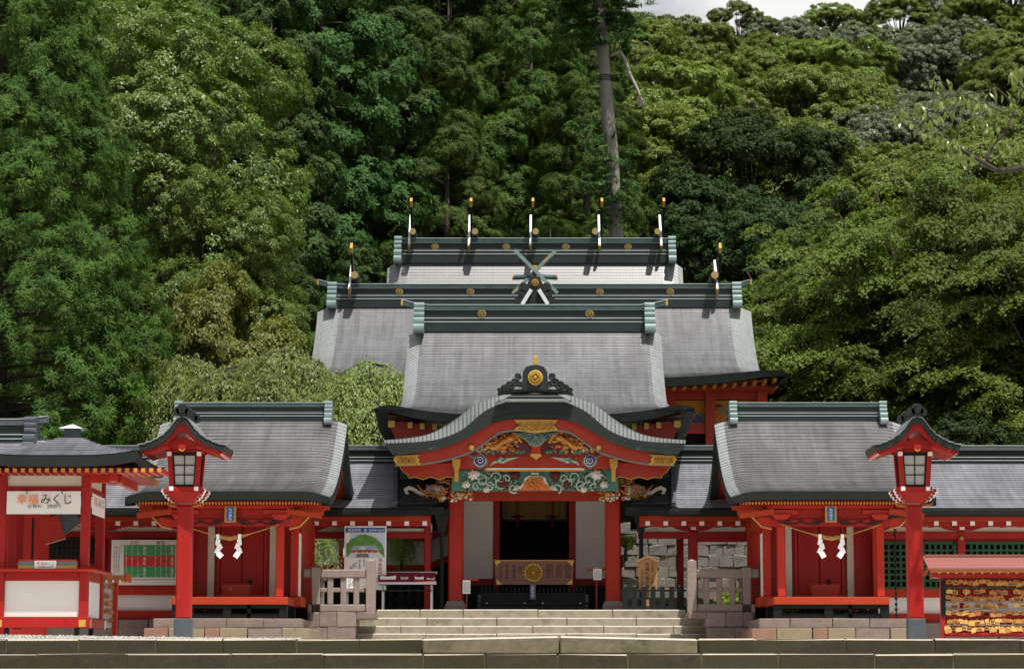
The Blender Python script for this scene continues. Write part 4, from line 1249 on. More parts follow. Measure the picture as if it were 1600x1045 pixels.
# ---- rainbow beam with swirling clouds
BY = KY + .62
b = MB(); b.prism([kk(*p, BY) for p in [(702, 709), (970, 709), (966, 732), (706, 732)]], BY, BY + .3); b.build('rainbow_beam', MT['brownred'], gate)
for s in (-1, 1):
    f_ = lambda L: [(836 + s * a, b) for a, b in L]
    sw = plate('swirl', f_([(112, 711), (104, 713), (97, 716), (98, 724), (92, 728), (86, 733), (82, 729), (76, 727), (73, 720), (76, 714), (84, 712), (92, 714), (100, 711.5)]), 'cteal', d=.02, Y=BY)
    m_ = MB(); c = kk(836 + s * 86, 719.5, BY); m_.lathe([(.115, 0), (.115, -.03), (.10, -.034)], (c[0], BY, c[1]), 20, 'y'); m_.build('swirl_ring', MT['cwhite'], sw)
    m_ = MB(); m_.lathe([(.103, -.03), (.103, -.037)], (c[0], BY, c[1]), 20, 'y'); m_.build('swirl_eye', MT['cblue'], sw)
    m_ = MB(); curl(m_, c[0], c[1], .075, BY - .035, turns=1.4, th=.012, s=s, a0=2.5); m_.build('swirl_line', MT['cwhite'], sw)
    cl = plate('cloud', f_([(71, 728), (66, 722), (60, 718), (54, 714.5), (47, 716), (38, 715), (24, 714), (36, 718), (44, 721), (50, 724), (58, 722), (64, 724)]), 'palegreen', d=.025, Y=BY)
    lumps('cloud_relief', 'seagreen', 8, sorted((836 + s * 46, 836 + s * 60)), lambda px: (716, 721), (.015, .025), .02, BY - .025, parent=cl)
    lumps('cloud_relief', 'cwhite', 7, sorted((836 + s * 47, 836 + s * 59)), lambda px: (716, 721), (.01, .015), .02, BY - .035, parent=cl)
plate('beam_line', [(762, 731.2), (910, 731.2), (915, 733.6), (757, 733.6)], 'cwhite', d=.03, Y=BY - .001)
plate('beam_line', [(757, 733.8), (915, 733.8), (912, 736.0), (760, 736.0)], 'golddull', d=.02, Y=BY - .001)

# ---- carved transom with peonies
TY = KY + .80
plate('transom_board', [(706, 733), (966, 733), (966, 767), (706, 767)], 'seagreen', d=.06, Y=TY + .06)
plate('transom_board', [(706, 734), (800, 734), (790, 741), (706, 743)], 'seagreen', d=.015, Y=TY)
plate('transom_board', [(872, 734), (966, 734), (966, 743), (882, 741)], 'seagreen', d=.015, Y=TY)
plate('transom_board', [(812, 735), (860, 735), (856, 744), (816, 744)], 'seagreen', d=.02, Y=TY)
plate('blue_block', [(830, 738), (842, 738), (842, 741.5), (830, 741.5)], 'cwhite', d=.03, Y=TY - .02)
for s in (-1, 1):
    vn = MB()
    cL = [(34, 763, .10, 1), (52, 756, .13, -1), (60, 746, .12, 1), (72, 758, .11, -1), (84, 750, .12, 1), (44, 748, .08, 1), (92, 760, .08, -1)]
    for a, b_, r_, d_ in cL:
        c = kk(836 + s * a, b_, TY); curl(vn, c[0], c[1], r_, TY - .04, turns=1.1, th=.020, s=d_ * s, a0=random.uniform(0, 6), n=14)
    for a, b_ in ((40, 760), (66, 762), (78, 745)):
        c = kk(836 + s * a, b_, TY); c2 = kk(836 + s * (a + 22), b_ - 9, TY); vn.tube([(c[0], TY - .04, c[1]), ((c[0] + c2[0]) / 2, TY - .07, (c[1] + c2[1]) / 2 + .03), (c2[0], TY - .04, c2[1])], [.016, .02, .012], 5)
    vn.build('vine_carving', MT['palegreen'], gate, smooth=True)
    lf = MB()
    lf2 = MB()
    for k in range(96):
        px = 836 + s * random.uniform(26, 112); py = random.uniform(737, 764); c = kk(px, py, TY)
        an = random.uniform(0, 6.3); L_ = random.uniform(.05, .10); wd = L_ * .38
        ca, sa = math.cos(an), math.sin(an); yy = TY - random.uniform(.01, .07)
        q = lambda u, v, d=0: (c[0] + u * ca - v * sa, yy - d, c[1] + u * sa + v * ca)
        (lf if k % 5 < 2 else lf2).add([q(-L_ / 2, 0), q(0, wd / 2), q(L_ / 2, 0), q(0, -wd / 2), q(0, 0, .025)], [(0, 1, 4), (1, 2, 4), (2, 3, 4), (3, 0, 4)])
    lf.build('leaf_carving', MT['seagreen'], gate, kind='stuff'); lf2.build('leaf_carving', MT['palegreen'], gate, kind='stuff')
    lumps('carved_relief', 'cmaroon', 34, sorted((836 + s * 26, 836 + s * 112)), lambda px: (739, 764), (.02, .045), .03, TY)
    for (a, b_, m_, r_) in ((58, 743, 'cmaroon', .11), (50, 757, 'cmaroon', .115), (96, 742, 'cwhite', .12), (108, 757, 'cwhite', .085), (76, 765, 'cwhite', .07), (28, 762, 'palegreen', .07)):
        fl = MB(); c = kk(836 + s * a * (1 if a != 58 else .55), b_, TY)
        for ring, (n_, rr_) in enumerate(((7, .72), (6, .42), (1, 0))):
            for k in range(n_):
                an = 6.283 * k / n_ + ring * .4
                fl.blob((c[0] + r_ * rr_ * math.cos(an), TY - .05 - .02 * ring, c[1] + r_ * rr_ * math.sin(an) * .8), (r_ * .34, .025, r_ * .30), 6, 4)
        fl.build('peony_carving', MT[m_], gate, smooth=True)
# frog-leg strut with gold clouds
fl = plate('frog_leg_strut', [(800, 766), (806, 762), (813, 760), (818, 753), (820, 747), (826, 743.5), (846, 743.5), (852, 747), (854, 753), (859, 760), (866, 762), (872, 766)], 'cwhite', d=.07, Y=TY - .02)
plate('strut_field', [(806, 766), (815, 762.5), (821, 755), (823, 748.5), (828, 745.5), (844, 745.5), (849, 748.5), (851, 755), (857, 762.5), (866, 766)], 'corange', d=.02, Y=TY - .091, parent=fl)
cl = MB()
for k in range(22):
    px = random.uniform(816, 856); py = random.uniform(747, 765)
    if abs(px - 836) > 6 + (py - 745) * 1.1: continue
    c = kk(px, py, TY); cl.tube([(c[0] - .05, TY - .12, c[1]), (c[0], TY - .14, c[1] + .02), (c[0] + .05, TY - .12, c[1] - .005)], [.008, .02, .008], 5)
cl.build('gold_cloud_carving', MT['cgold'], fl, smooth=True)

# ---- front posts, beam, animal-head nosings, brackets
FY = 50.0
b = MB(); b.box(X(726, FY, 772), X(946, FY, 772), FY - .02, FY + .26, Z(781.5, FY), Z(766, FY)); b.build('lintel_beam', MT['brownred'], gate, bevel=.008)
for s in (-1, 1):
    xc_ = s * X(958.5 - .5, FY, 850)
    p = MB(); p.box(xc_ - .148, xc_ + .148, FY, FY + .29, Z(940, FY), Z(742, FY)); p.build('front_post', MT['red'], gate, bevel=.03)
    b = MB(); b.frustum(xc_ - .205, xc_ + .205, FY - .06, FY + .35, ZG, xc_ - .215, xc_ + .215, FY - .07, FY + .36, Z(947.5, FY)); b.frustum(xc_ - .215, xc_ + .215, FY - .07, FY + .36, Z(947.4, FY), xc_ - .16, xc_ + .16, FY - .015, FY + .305, Z(938, FY)); b.build('post_base', MT['granite2'], gate, bevel=.01)
    # yellow strut on the bracket
    p = MB(); f_ = lambda L: [kk(836 + s * a, b_, KY + .4) for a, b_ in L]
    p.prism(f_([(116, 716.5), (130, 716.5), (129, 728), (126, 734), (126, 752), (119.5, 752), (119.5, 734), (117, 728)]), KY + .35, KY + .5); p.build('yellow_strut', MT['golddull'], gate, bevel=.008)
    # wing board under the eave with wavy gold edge
    wb = MB(); wl = [(120, 722), (213, 726), (206, 736), (200, 740), (197, 746), (188, 744), (176, 748), (164, 744), (150, 748), (138, 744), (124, 745)]
    wb.prism(f_(wl), KY + .5, KY + .58); wb.build('wing_board', MT['brownred'], gate)
    tr_ = MB(); tr_.tube([(c[0], KY + .49, c[1]) for c in f_(wl[1:])], .011, 5); tr_.build('wing_board_trim', MT['golddull'], gate)
    # bracket cluster
    bc = MB()
    for (a, b_, w_, h_) in ((124, 760, 20, 10), (140, 742, 14, 6), (110, 742, 14, 6), (146, 752, 18, 6)):
        c = kk(836 + s * a, b_, 49.4); bc.box(c[0] - w_ * .006, c[0] + w_ * .006, 49.3, 49.9, c[1] - h_ * .006, c[1] + h_ * .006)
    bc.build('bracket_block', MT['cmaroon'], gate, bevel=.01, kind='stuff')
    for (a, b_) in ((142, 741.5), (108, 741.5)):
        c = kk(836 + s * a, b_, 49.28); t_ = MB(); t_.box(c[0] - .07, c[0] + .07, 49.26, 49.3, c[1] - .03, c[1] + .03); t_.build('bracket_face', MT['corange'], gate)
    sc2 = MB()
    for (a, b_, r_) in ((146, 750, .07), (104, 750, .06), (160, 737, .06), (136, 752, .05)):
        c = kk(836 + s * a, b_, 49.25); curl(sc2, c[0], c[1], r_, 49.25, s=s, a0=random.uniform(0, 6), th=.012)
    sc2.tube([(kk(836 + s * a, b_, 49.2)[0], 49.2, kk(836 + s * a, b_, 49.2)[1]) for a, b_ in ((170, 727), (166, 733), (158, 738), (152, 739))], [.01, .02, .02, .008], 5)
    sc2.build('scroll_carving', MT['golddull'], gate, kind='stuff')
    # lion head (front) on the post
    hd = MB(); HYY = 49.55
    c = kk(836 + s * 115, 768, HYY)
    hd.blob((c[0], HYY, c[1]), (.16, .20, .15), 12, 8); hd.blob((c[0], HYY - .16, c[1] - .05), (.11, .10, .07), 10, 6)
    for k in range(9):
        an = k / 8 * math.pi; curl(hd, c[0] + .15 * math.cos(an), c[1] + .02 + .12 * math.sin(an), .045, HYY - .12, th=.016, s=s, a0=an)
    hd.build('lion_head', MT['cgold'], gate, smooth=True)
    lumps('mane_relief', 'corange', 30, sorted((836 + s * 98, 836 + s * 138)), lambda px: (755, 781), (.02, .04), .1, HYY - .10)
    lumps('mane_relief', 'cgold', 26, sorted((836 + s * 100, 836 + s * 132)), lambda px: (755, 781), (.02, .035), .1, HYY - .12)
    lumps('mane_relief', 'cwhite', 26, sorted((836 + s * 100, 836 + s * 132)), lambda px: (770, 783), (.012, .028), .1, HYY - .17)
    lumps('mane_relief', 'seagreen', 12, sorted((836 + s * 104, 836 + s * 122)), lambda px: (757, 764), (.025, .04), .06, HYY - .16)
    # elephant-like head with raised trunk, looking outwards
    eh = MB()
    pts = [(142, 770), (156, 765), (165, 767), (174, 772), (183, 769), (190, 764), (197, 762), (202, 765), (201, 770), (197, 771)]
    eh.tube([(kk(836 + s * a, b_, 49.6)[0], 49.6, kk(836 + s * a, b_, 49.6)[1]) for a, b_ in pts], [.11, .13, .10, .06, .045, .042, .042, .045, .035, .02], 8)
    for (a, b_, r_) in ((148, 762, .07), (160, 776, .06), (145, 777, .07)):
        c = kk(836 + s * a, b_, 49.55); eh.blob((c[0], 49.55, c[1]), (r_ * 1.3, .08, r_ * .7), 8, 5)
    eh.build('trunk_nosing', MT['cwhite'], gate, smooth=True)
    lumps('nosing_relief', 'corange', 26, sorted((836 + s * 136, 836 + s * 172)), lambda px: (758, 778), (.018, .035), .08, 49.46)
    lumps('nosing_relief', 'cteal', 18, sorted((836 + s * 145, 836 + s * 172)), lambda px: (758, 776), (.018, .03), .08, 49.44)
    lumps('nosing_relief', 'cgold', 26, sorted((836 + s * 140, 836 + s * 176)), lambda px: (764, 783), (.018, .03), .08, 49.44)
    tk = MB(); tk.tube([(kk(836 + s * a, b_, 49.5)[0], 49.5, kk(836 + s * a, b_, 49.5)[1]) for a, b_ in ((168, 770), (176, 766), (185, 757))], [.03, .025, .008], 6); tk.build('tusk', MT['corange'], gate)

# ---- body behind the porch: white panels, door frame, dark hall
WY = 53.0
zt_ = Z(770, WY)
for s in (-1, 1):
    f_ = lambda a: s * X(836 + a, WY, 840)
    p = MB(); p.box(f_(63.5), f_(112), WY, WY + .08, Z(903.5, WY), zt_); p.build('white_wall', MT['whiteshade'], gate)
    p = MB(); p.box(f_(53), f_(63), WY - .06, WY + .16, ZG, zt_); p.build('door_jamb', MT['red'], gate, bevel=.01)
    p = MB(); p.box(f_(110), f_(122), WY - .08, WY + .2, ZG, zt_); p.build('rear_post', MT['red'], gate, bevel=.01)
    p = MB(); p.box(f_(63.5), f_(110), WY - .03, WY + .12, Z(914, WY), Z(903.5, WY)); p.build('sill', MT['crimson'], gate)
    p = MB(); p.box(f_(53), f_(118), WY - .01, WY + .08, ZG, Z(914, WY)); p.build('base_board', MT['black'], gate)
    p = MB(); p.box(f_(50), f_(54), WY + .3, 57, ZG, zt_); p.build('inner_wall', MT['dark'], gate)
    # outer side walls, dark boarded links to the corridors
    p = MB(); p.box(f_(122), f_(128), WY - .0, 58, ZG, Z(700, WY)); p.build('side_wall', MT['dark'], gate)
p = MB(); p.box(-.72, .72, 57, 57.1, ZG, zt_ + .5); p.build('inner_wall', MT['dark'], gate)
p = MB(); p.box(-1.7, 1.7, 50.3, 58, Z(768, 52) + .35, Z(768, 52) + .42); p.build('ceiling', MT['brownred'], gate)
p = MB(); p.box(-1.55, 1.55, WY + .05, WY + .25, zt_ - .02, zt_ + .6); p.build('head_beam', MT['brownred'], gate)
cu = MB(); cw = X(887, 54, 800)
rows = [[(-cw + 2 * cw * i / 40, 54 + .02 * math.sin(i * .9), z_) for i in range(41)] for z_ in (Z(813, 54), Z(770, 54))]
cu.grid(rows); cur = cu.build('straw_curtain', MT['curtain'], gate)
cb = MB(); cb.box(-cw, cw, 53.97, 54.03, Z(814.5, 54), Z(811.5, 54)); cb.build('curtain_hem', MT['ink'], cur)
for px in (808.5, 863):
    x = X(px, 53.9, 800)
    t_ = MB(); t_.tube([(x, 53.9, Z(770, 53.9)), (x, 53.9, Z(804, 53.9))], .02, 6); t_.build('cord', MT['brownred'], cur)
    t_ = MB(); t_.lathe([(.02, 0), (.05, -.03), (.035, -.08), (.045, -.1), (.045, -.26), (.03, -.27)], (x, 53.9, Z(803, 53.9)), 8); t_.blob((x - .09, 53.9, Z(807, 53.9)), (.06, .02, .02)); t_.blob((x + .09, 53.9, Z(807, 53.9)), (.06, .02, .02)); t_.build('tassel', MT['cmaroon'], cur)

# ================================================================== OFFERING BOX, BOARD AND NOTICES
QY = 50.9
ob = thing('offering_box', 'long black slatted offering box in the middle of the gate', 'offering box', (0, QY, ZG))
x0, x1 = X(750, QY, 930), X(917, QY, 930)
b = MB(); b.box(x0, x1, QY, QY + .8, ZG + .05, Z(925, QY)); b.build('body', MT['black'], ob, bevel=.01)
for k in range(26):
    xx = x0 + .04 + (x1 - x0 - .08) * k / 25
    s_ = MB(); s_.box(xx - .016, xx + .016, QY - .03, QY + .8, Z(925, QY), Z(916, QY)); s_.build('slat', MT['black'], ob)
b = MB(); b.box(x0 - .03, x1 + .03, QY - .05, QY - .01, Z(944, QY), Z(941, QY)); b.box(x0 - .03, x1 + .03, QY - .06, QY - .02, Z(950, QY), Z(947, QY)); b.build('rail', MT['fascia'], ob)
for px in (761, 820, 848, 907):
    c = MB(); c.lathe([(.018, 0), (.02, -.05), (.01, -.07)], (X(px, QY, 941), QY - .03, Z(942, QY)), 8, 'y'); c.build('rail_knob', MT['cap'], ob)
for px in (749, 917):
    c = MB(); x = X(px, QY, 930); c.box(x - .03, x + .03, QY - .05, QY + .02, ZG, Z(928, QY)); c.build('corner_post', MT['slate'], ob)

bd = thing('painted_board', 'brown inscribed board with a golden chrysanthemum and gold corners', 'board', (0, 50.7, Z(895, 50.7)))
BYY = 50.7
b = MB(); b.prism([(X(px, BYY, py), Z(py, BYY)) for px, py in [(772, 875), (897, 875), (894.5, 913), (774.5, 913)]], BYY, BYY + .05); b.build('panel', MT['violet'], bd, bevel=.006)
b = MB(); b.prism([(X(px, BYY, py), Z(py, BYY)) for px, py in [(771.5, 874.3), (897.5, 874.3), (897.3, 876), (771.7, 876)]], BYY - .006, BYY + .055); b.build('top_trim', MT['golddull'], bd)
for s in (-1, 1):
    for (pts) in ([(62, 876), (52, 876), (60, 884)], [(59.5, 912.5), (50, 912.5), (59.8, 904.5)]):
        c = MB(); c.prism([(s * X(836 + a - 1.5, BYY, py), Z(py, BYY)) for a, py in pts], BYY - .012, BYY); c.build('gilt_corner', MT['gold'], bd)
petal_disc(bd, 'crest', X(833.5, BYY, 894), BYY - .002, Z(894, BYY), .19, double=True)
for px, ch in ((858.5, '開'), (873.5, '斎'), (887.5, '龍')):
    letter(bd, ch, MT['violetink'], X(px, BYY, 892), BYY - .006, Z(892, BYY), h=.27, wd=.13)
for px, py, ch in ((782, 893, '八月吉日'), (792, 893, '神宮奉納'), (803, 893, '霧島神宮'), (813, 889, '献燈')):
    letter(bd, vert(ch), MT['violetink'], X(px, BYY, py), BYY - .006, Z(py, BYY), h=.075 * len(ch), wd=.07)

sp = thing('name_slip', 'narrow blue-grey slip with white writing below the golden chrysanthemum', 'sign', (0, 50.68, Z(937, 50.68)))
b = MB(); b.box(X(828, 50.68, 925), X(837, 50.68, 925), 50.66, 50.68, Z(936, 50.68), Z(912, 50.68)); b.build('panel', M('slate_blue_print', (.12, .15, .22), .6), sp)
letter(sp, vert('賽銭箱'), MT['paper'], X(832, 50.65, 924), 50.655, Z(924, 50.65), h=.21, wd=.055)

for nm, lab, (a, b_, c_, d_), YY in (('notice', 'white paper notice on a stick beside the left red gate post', (723, 735, 906, 927), 49.9), ('notice', 'white paper notice hung on a red bar beside the right red gate post', (927, 940, 888, 905.5), 50.4)):
    n_ = thing(nm, lab, 'notice', ((X(a, YY, 910)), YY, Z(d_, YY)))
    s_ = MB(); s_.box(X(a, YY, c_), X(b_, YY, c_), YY - .02, YY, Z(d_, YY), Z(c_, YY)); s_.build('sheet', MT['paper'], n_)
    for q in range(4):
        letter(n_, vert('参拝順路'[q % 2:] + '御祈願'), MT['ink'], X(a + 2.2 + q * 2.6, YY, c_), YY - .022, Z((c_ + d_) / 2, YY), h=(Z(c_, YY) - Z(d_, YY)) * .75, wd=.02)
    r_ = MB()
    if a < 800:
        r_.box(X(a, YY, 905), X(748, YY, 905), YY + .01, YY + .06, Z(906.5, YY), Z(903.5, YY)); r_.box(X(728, YY, 940), X(730, YY, 940), YY + .01, YY + .04, ZG, Z(906, YY))
    else:
        r_.box(X(917, YY, 888), X(947, YY, 888), YY + .01, YY + .06, Z(891, YY), Z(887, YY)); r_.box(X(931, YY, 940), X(933, YY, 940), YY + .01, YY + .04, ZG, Z(890, YY))
    r_.build('holder', MT['brownred'], n_)

# downpipes beside the gate
for s, px in ((-1, 690), (1, 1002)):
    dp = thing('downpipe', 'dark downpipe with box hopper ' + ('left' if s < 0 else 'right') + ' of the gate', 'downpipe', (X(px, 49.6, 900), 49.6, ZG - .28))
    x = X(px, 49.6, 900)
    h_ = MB(); h_.frustum(x - .06, x + .06, 49.55, 49.68, Z(832, 49.6), x - .13, x + .13, 49.48, 49.75, Z(806, 49.6)); h_.box(x - .14, x + .14, 49.47, 49.76, Z(806, 49.6), Z(796, 49.6)); h_.build('hopper', MT['black'], dp)
    h_ = MB(); h_.tube([(x, 49.62, ZG - .27), (x, 49.62, Z(832, 49.6))], .04, 8); h_.build('pipe', MT['black'], dp)

# ================================================================== CORRIDORS
def corridor(name, label, a, b, open_spans, side):
    """roofed red corridor between picture columns a..b"""
    RY, EY = 51.5, 49.0
    co_ = thing(name, label, 'corridor', (X((a + b) / 2, 50, 900), 50, ZI))
    x0, x1 = X(a, EY, 790), X(b, EY, 790)
    xm, hwid = (x0 + x1) / 2, (x1 - x0) / 2
    roof(co_, xm, EY, RY, Z(794, EY), Z(722, RY), lambda t: hwid, 22, lap=.012, prof=lambda t: .8 * t + .2 * t * t, vw=.1, vd=0, th=.14, m='roofb', me=None, verge=False, ms='crimson', nx=24)
    roof(co_, xm, 54.0, RY, Z(794, EY), Z(722, RY), lambda t: hwid, 10, lap=.012, prof=lambda t: .8 * t + .2 * t * t, vw=.1, vd=0, th=.14, m='roofb', me=None, verge=False, soffit=False, nx=24)
    box_ridge(co_, xm, hwid, RY, Z(724, RY), Z(697, RY) - Z(724, RY), ends=False, dk='black', cap_m='slate')
    gx = MB(); gx.box(x0, x1, EY - .1, EY + .02, Z(804.5, EY), Z(796, EY)); gx.build('gutter', MT['black'], co_, bevel=.01)
    # fascia beam, sunlight on red put into its orange colour, with white beam ends below
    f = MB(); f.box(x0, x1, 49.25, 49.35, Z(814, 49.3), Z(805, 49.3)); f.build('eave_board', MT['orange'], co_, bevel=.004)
    f = MB(); f.box(x0, x1, 49.35, 49.46, Z(822.5, 49.4), Z(813.8, 49.4)); f.build('eave_purlin', MT['crimson'], co_)
    be = MB(); be.box(-.045, .045, -.05, 1.2, -.05, .05); bme = be.mesh('joist', m=MT['crimson'])
    bw = MB(); bw.box(-.045, .045, -.062, -.051, -.05, .05); bwme = bw.mesh('joist_end', m=MT['whitepaint'])
    n = int((b - a) / 28.2)
    for k in range(n + 1):
        px = a + 12 + k * 28.2
        if px > b - 4: break
        x = X(px, 49.3, 817)
        inst('joist', bme, (x, 49.36, Z(816.5, 49.3)), co_)
        inst('joist_end', bwme, (x, 49.36, Z(816.5, 49.3)), co_)
    # frieze, tie beam and posts
    f = MB(); f.box(x0, x1, 50.0, 50.05, Z(831, 50), Z(818, 50)); f.build('frieze_board', MT['cream'], co_)
    f = MB(); f.box(x0, x1, 49.95, 50.12, Z(841, 50), Z(831, 50)); f.build('tie_beam', MT['crimson'], co_, bevel=.008)
    return co_, x0, x1, xm, hwid

def cpost(co_, px, w=12, top=829, bot=None, arm=True, y=50.0):
    x = X(px, y, 860); w2 = w / 80 * y / 50 / 2
    p = MB(); p.box(x - w2, x + w2, y - .06, y + .2, bot if bot is not None else ZI, Z(top, y)); p.build('post', MT['crimson'], co_, bevel=.012)
    if arm:
        q = MB()
        L = lambda dx, py: (X(px + dx, y, py), Z(py, y))
        q.prism([L(-38, 816), L(38, 816), L(38, 819), L(30, 825), L(16, 829), L(-16, 829), L(-30, 825), L(-38, 819)], y - .14, y - .03); q.build('bracket_arm', MT['crimson'], co_)
        q = MB(); q.box(x - .05, x + .05, y - .17, y - .14, Z(828, y), Z(815, y)); q.build('arm_end', MT['whitepaint'], co_)

def lattice(parent, pa, pb, ya, yb, y, nx, nz, m='green', back='dark', bar=.022):
    f = MB(); x0, x1 = X(pa, y, (ya + yb) / 2), X(pb, y, (ya + yb) / 2); z0, z1 = Z(yb, y), Z(ya, y)
    f.box(x0 - .03, x1 + .03, y - .02, y + .06, z1, z1 + .05); f.box(x0 - .03, x1 + .03, y - .02, y + .06, z0 - .05, z0)
    f.box(x0 - .05, x0, y - .02, y + .06, z0 - .05, z1 + .05); f.box(x1, x1 + .05, y - .02, y + .06, z0 - .05, z1 + .05)
    fo = f.build('lattice_window', MT[m], parent)
    g_ = MB()
    for i in range(1, nx):
        x = x0 + (x1 - x0) * i / nx; g_.box(x - bar, x + bar, y, y + .03, z0, z1)
    for j in range(1, nz):
        z = z0 + (z1 - z0) * j / nz; g_.box(x0, x1, y + .004, y + .026, z - bar, z + bar)
    g_.build('lattice', MT[m], fo, kind='stuff')
    k = MB(); k.box(x0, x1, y + .14, y + .16, z0, z1); k.build('dark_backing', MT[back], fo)

# --- left
cl_, lx0, lx1, lxm, lhw = corridor('roofed_corridor', 'red roofed corridor on the left, open beside the gate and walled behind the chart', -420, 672, None, -1)
for px in (-250, -120, 20, 160, 300, 480):
    cpost(cl_, px)
cpost(cl_, 668, w=10, top=822, arm=False)
wl_ = lambda name, a, b, ya, yb, m, y=50.02, d=.1: MB().box(X(a, y, 900), X(b, y, 900), y, y + d, Z(yb, y), Z(ya, y)).build(name, MT[m], cl_)
wl_('wall_panel', -400, 300, 841, 914, 'crimson', 50.06, .06)
wl_('rail', -400, 300, 914, 929, 'red', 49.98, .14)
wl_('white_panel', -400, 300, 929, 953, 'white', 50.06)
wl_('ground_beam', -400, 300, 953, 967, 'red', 49.97, .16)
lattice(cl_, 46, 148, 844, 876, 49.93, 14, 4, m='black', back='cteal', bar=.028)
f = MB(); f.box(X(300, 50, 900), X(470, 50, 900), 49.95, 50.1, Z(960, 50), Z(950, 50)); f.build('ground_beam', MT['black'], cl_)
for k, (a, b) in enumerate(((-330, -180), (-180, -60), (-60, 60), (60, 185), (185, 232), (232, 262), (262, 302))):
    q = MB(); q.box(X(a, 49.8, 980) + .006, X(b, 49.8, 980) - .006, 49.75 + .01 * (k % 3), 50.3, ZT - .05, Z(967.5, 49.8)); q.build('stone', MT['greystone2' if k % 2 else 'granite'], cl_, bevel=.012, jitter=.006)
mb = MB(); mb.box(X(600, 50.2, 850), X(672, 50.2, 850), 50.0, 50.3, Z(826, 50.2), Z(818, 50.2)); mb.build('soffit_board', MT['crimson'], cl_)
# --- right
cr2, rx0, rx1, rxm, rhw = corridor('roofed_corridor', 'red roofed corridor on the right, open before the rubble wall, then with green lattice windows', 1000, 1980, None, 1)
for px in (1083, 1196, 1362, 1502, 1642, 1790):
    cpost(cr2, px, w=14 if px == 1083 else 12)
cpost(cr2, 1063, w=10, top=815, arm=False, y=51.5)
wr_ = lambda name, a, b, ya, yb, m, y=50.02, d=.1: MB().box(X(a, y, 900), X(b, y, 900), y, y + d, Z(yb, y), Z(ya, y)).build(name, MT[m], cr2)
wr_('wall_panel', 1340, 1970, 841, 846, 'crimson', 50.06, .06)
wr_('rail', 1340, 1970, 919, 933, 'red', 49.98, .14)
wr_('white_panel', 1366, 1970, 933, 958, 'white', 50.06)
wr_('ground_beam', 1340, 1970, 958, 972, 'red', 49.97, .16)
wr_('tie_beam', 1090, 1196, 838, 846, 'crimson', 50.0, .12)
for a, b, nx in ((1371, 1490, 13), (1509, 1630, 13), (1649, 1780, 14)):
    lattice(cr2, a, b, 850, 916, 49.99, nx, 7)
for k, (a, b) in enumerate(((1370, 1432), (1432, 1476), (1476, 1560), (1560, 1680), (1680, 1800), (1800, 1900))):
    q = MB(); q.box(X(a, 49.8, 980) + .006, X(b, 49.8, 980) - .006, 49.75 + .01 * (k % 3), 50.3, ZT - .05, Z(972.5, 49.8)); q.build('stone', MT['greystone2' if k % 2 else 'granite'], cr2, bevel=.012, jitter=.006)
for px in (1361, 1502):
    c = MB(); c.lathe([(.045, 0), (.04, -.04), (.02, -.06)], (X(px, 49.93, 840), 49.94, Z(840, 49.93)), 12, 'y'); c.build('gilt_boss', MT['gold'], cr2)

# dark link roofs between corridor and gate
for s in (-1, 1):
    lk = MB()
    f_ = lambda a, py, y: (s * X(836 + a, y, py), y, Z(py, y))
    n = 14
    rows = []
    for k in range(n):
        u = k / n; u2 = (k + 1) / n
        for uu, off in ((u, .03), (u2, .0)):
            rows.append([(s * X(836 + a, 49.3, 750), 48.9 + 2.6 * uu, Z(792, 49) + off + (Z(730, 51.5) - Z(792, 49)) * uu) for a in (150, 175, 195, 214)])
    lk.grid(rows)
    o = lk.build('link_roof', MT['fascia'], cl_ if s < 0 else cr2)
    v = MB(); v.box(s * X(836 + 216, 49.3, 750), s * X(836 + 222, 49.3, 750), 48.95, 49.1, Z(790, 49), Z(724, 49.3)) if False else v.beam(f_(216.5, 788, 48.95), f_(216.5, 725, 51.4), .09, .10); v.build('link_roll', MT['slate'], cl_ if s < 0 else cr2)
    v = MB(); v.box(s * X(836 + 140, 49.3, 750), s * X(836 + 222, 49.3, 750), 48.95, 49.15, Z(804, 49), Z(792, 49)); v.build('link_gutter', MT['black'], cl_ if s < 0 else cr2)

# ================================================================== INNER COURT
# rubble retaining wall seen through the right opening
rw = thing('rubble_wall', 'grey rubble stone wall seen through the right corridor', 'wall', (X(1085, 60, 900), 60, ZI))
WYY = 60.0
b = MB(); b.box(X(975, WYY, 900), X(1260, WYY, 900), WYY + .12, WYY + .9, ZI, Z(815, WYY)); b.build('core', MT['mortar'], rw)
yrow = [816, 834, 851, 868, 886, 903, 919, 936]
random.seed(21)
cols = []
for r_ in range(len(yrow) - 1):
    xs = [972 + random.uniform(-4, 4)]
    while xs[-1] < 1250: xs.append(xs[-1] + random.uniform(15, 30))
    cols.append(xs)
for r_ in range(len(yrow) - 1):
    xs = cols[r_]
    for a, b in zip(xs[:-1], xs[1:]):
        g_ = .12
        j = lambda: random.uniform(-1.6, 1.6)
        top = [(a + g_ + j() * .6, yrow[r_] + g_ + j()), ((a + b) / 2 + j(), yrow[r_] + g_ - random.uniform(0, 2)), (b - g_ + j() * .6, yrow[r_] + g_ + j())]
        bot = [(b - g_ + j() * .6, yrow[r_ + 1] - g_ + j()), (a + g_ + j() * .6, yrow[r_ + 1] - g_ + j())]
        mb = MB(); mb.prism([(X(p[0], WYY, p[1]), Z(p[1], WYY)) for p in top + bot][::-1], WYY + random.uniform(-.03, .03), WYY + .3)
        mb.build('stone', MT[random.choice(('greystone', 'greystone', 'greystone2'))], rw, bevel=.02, jitter=.012)

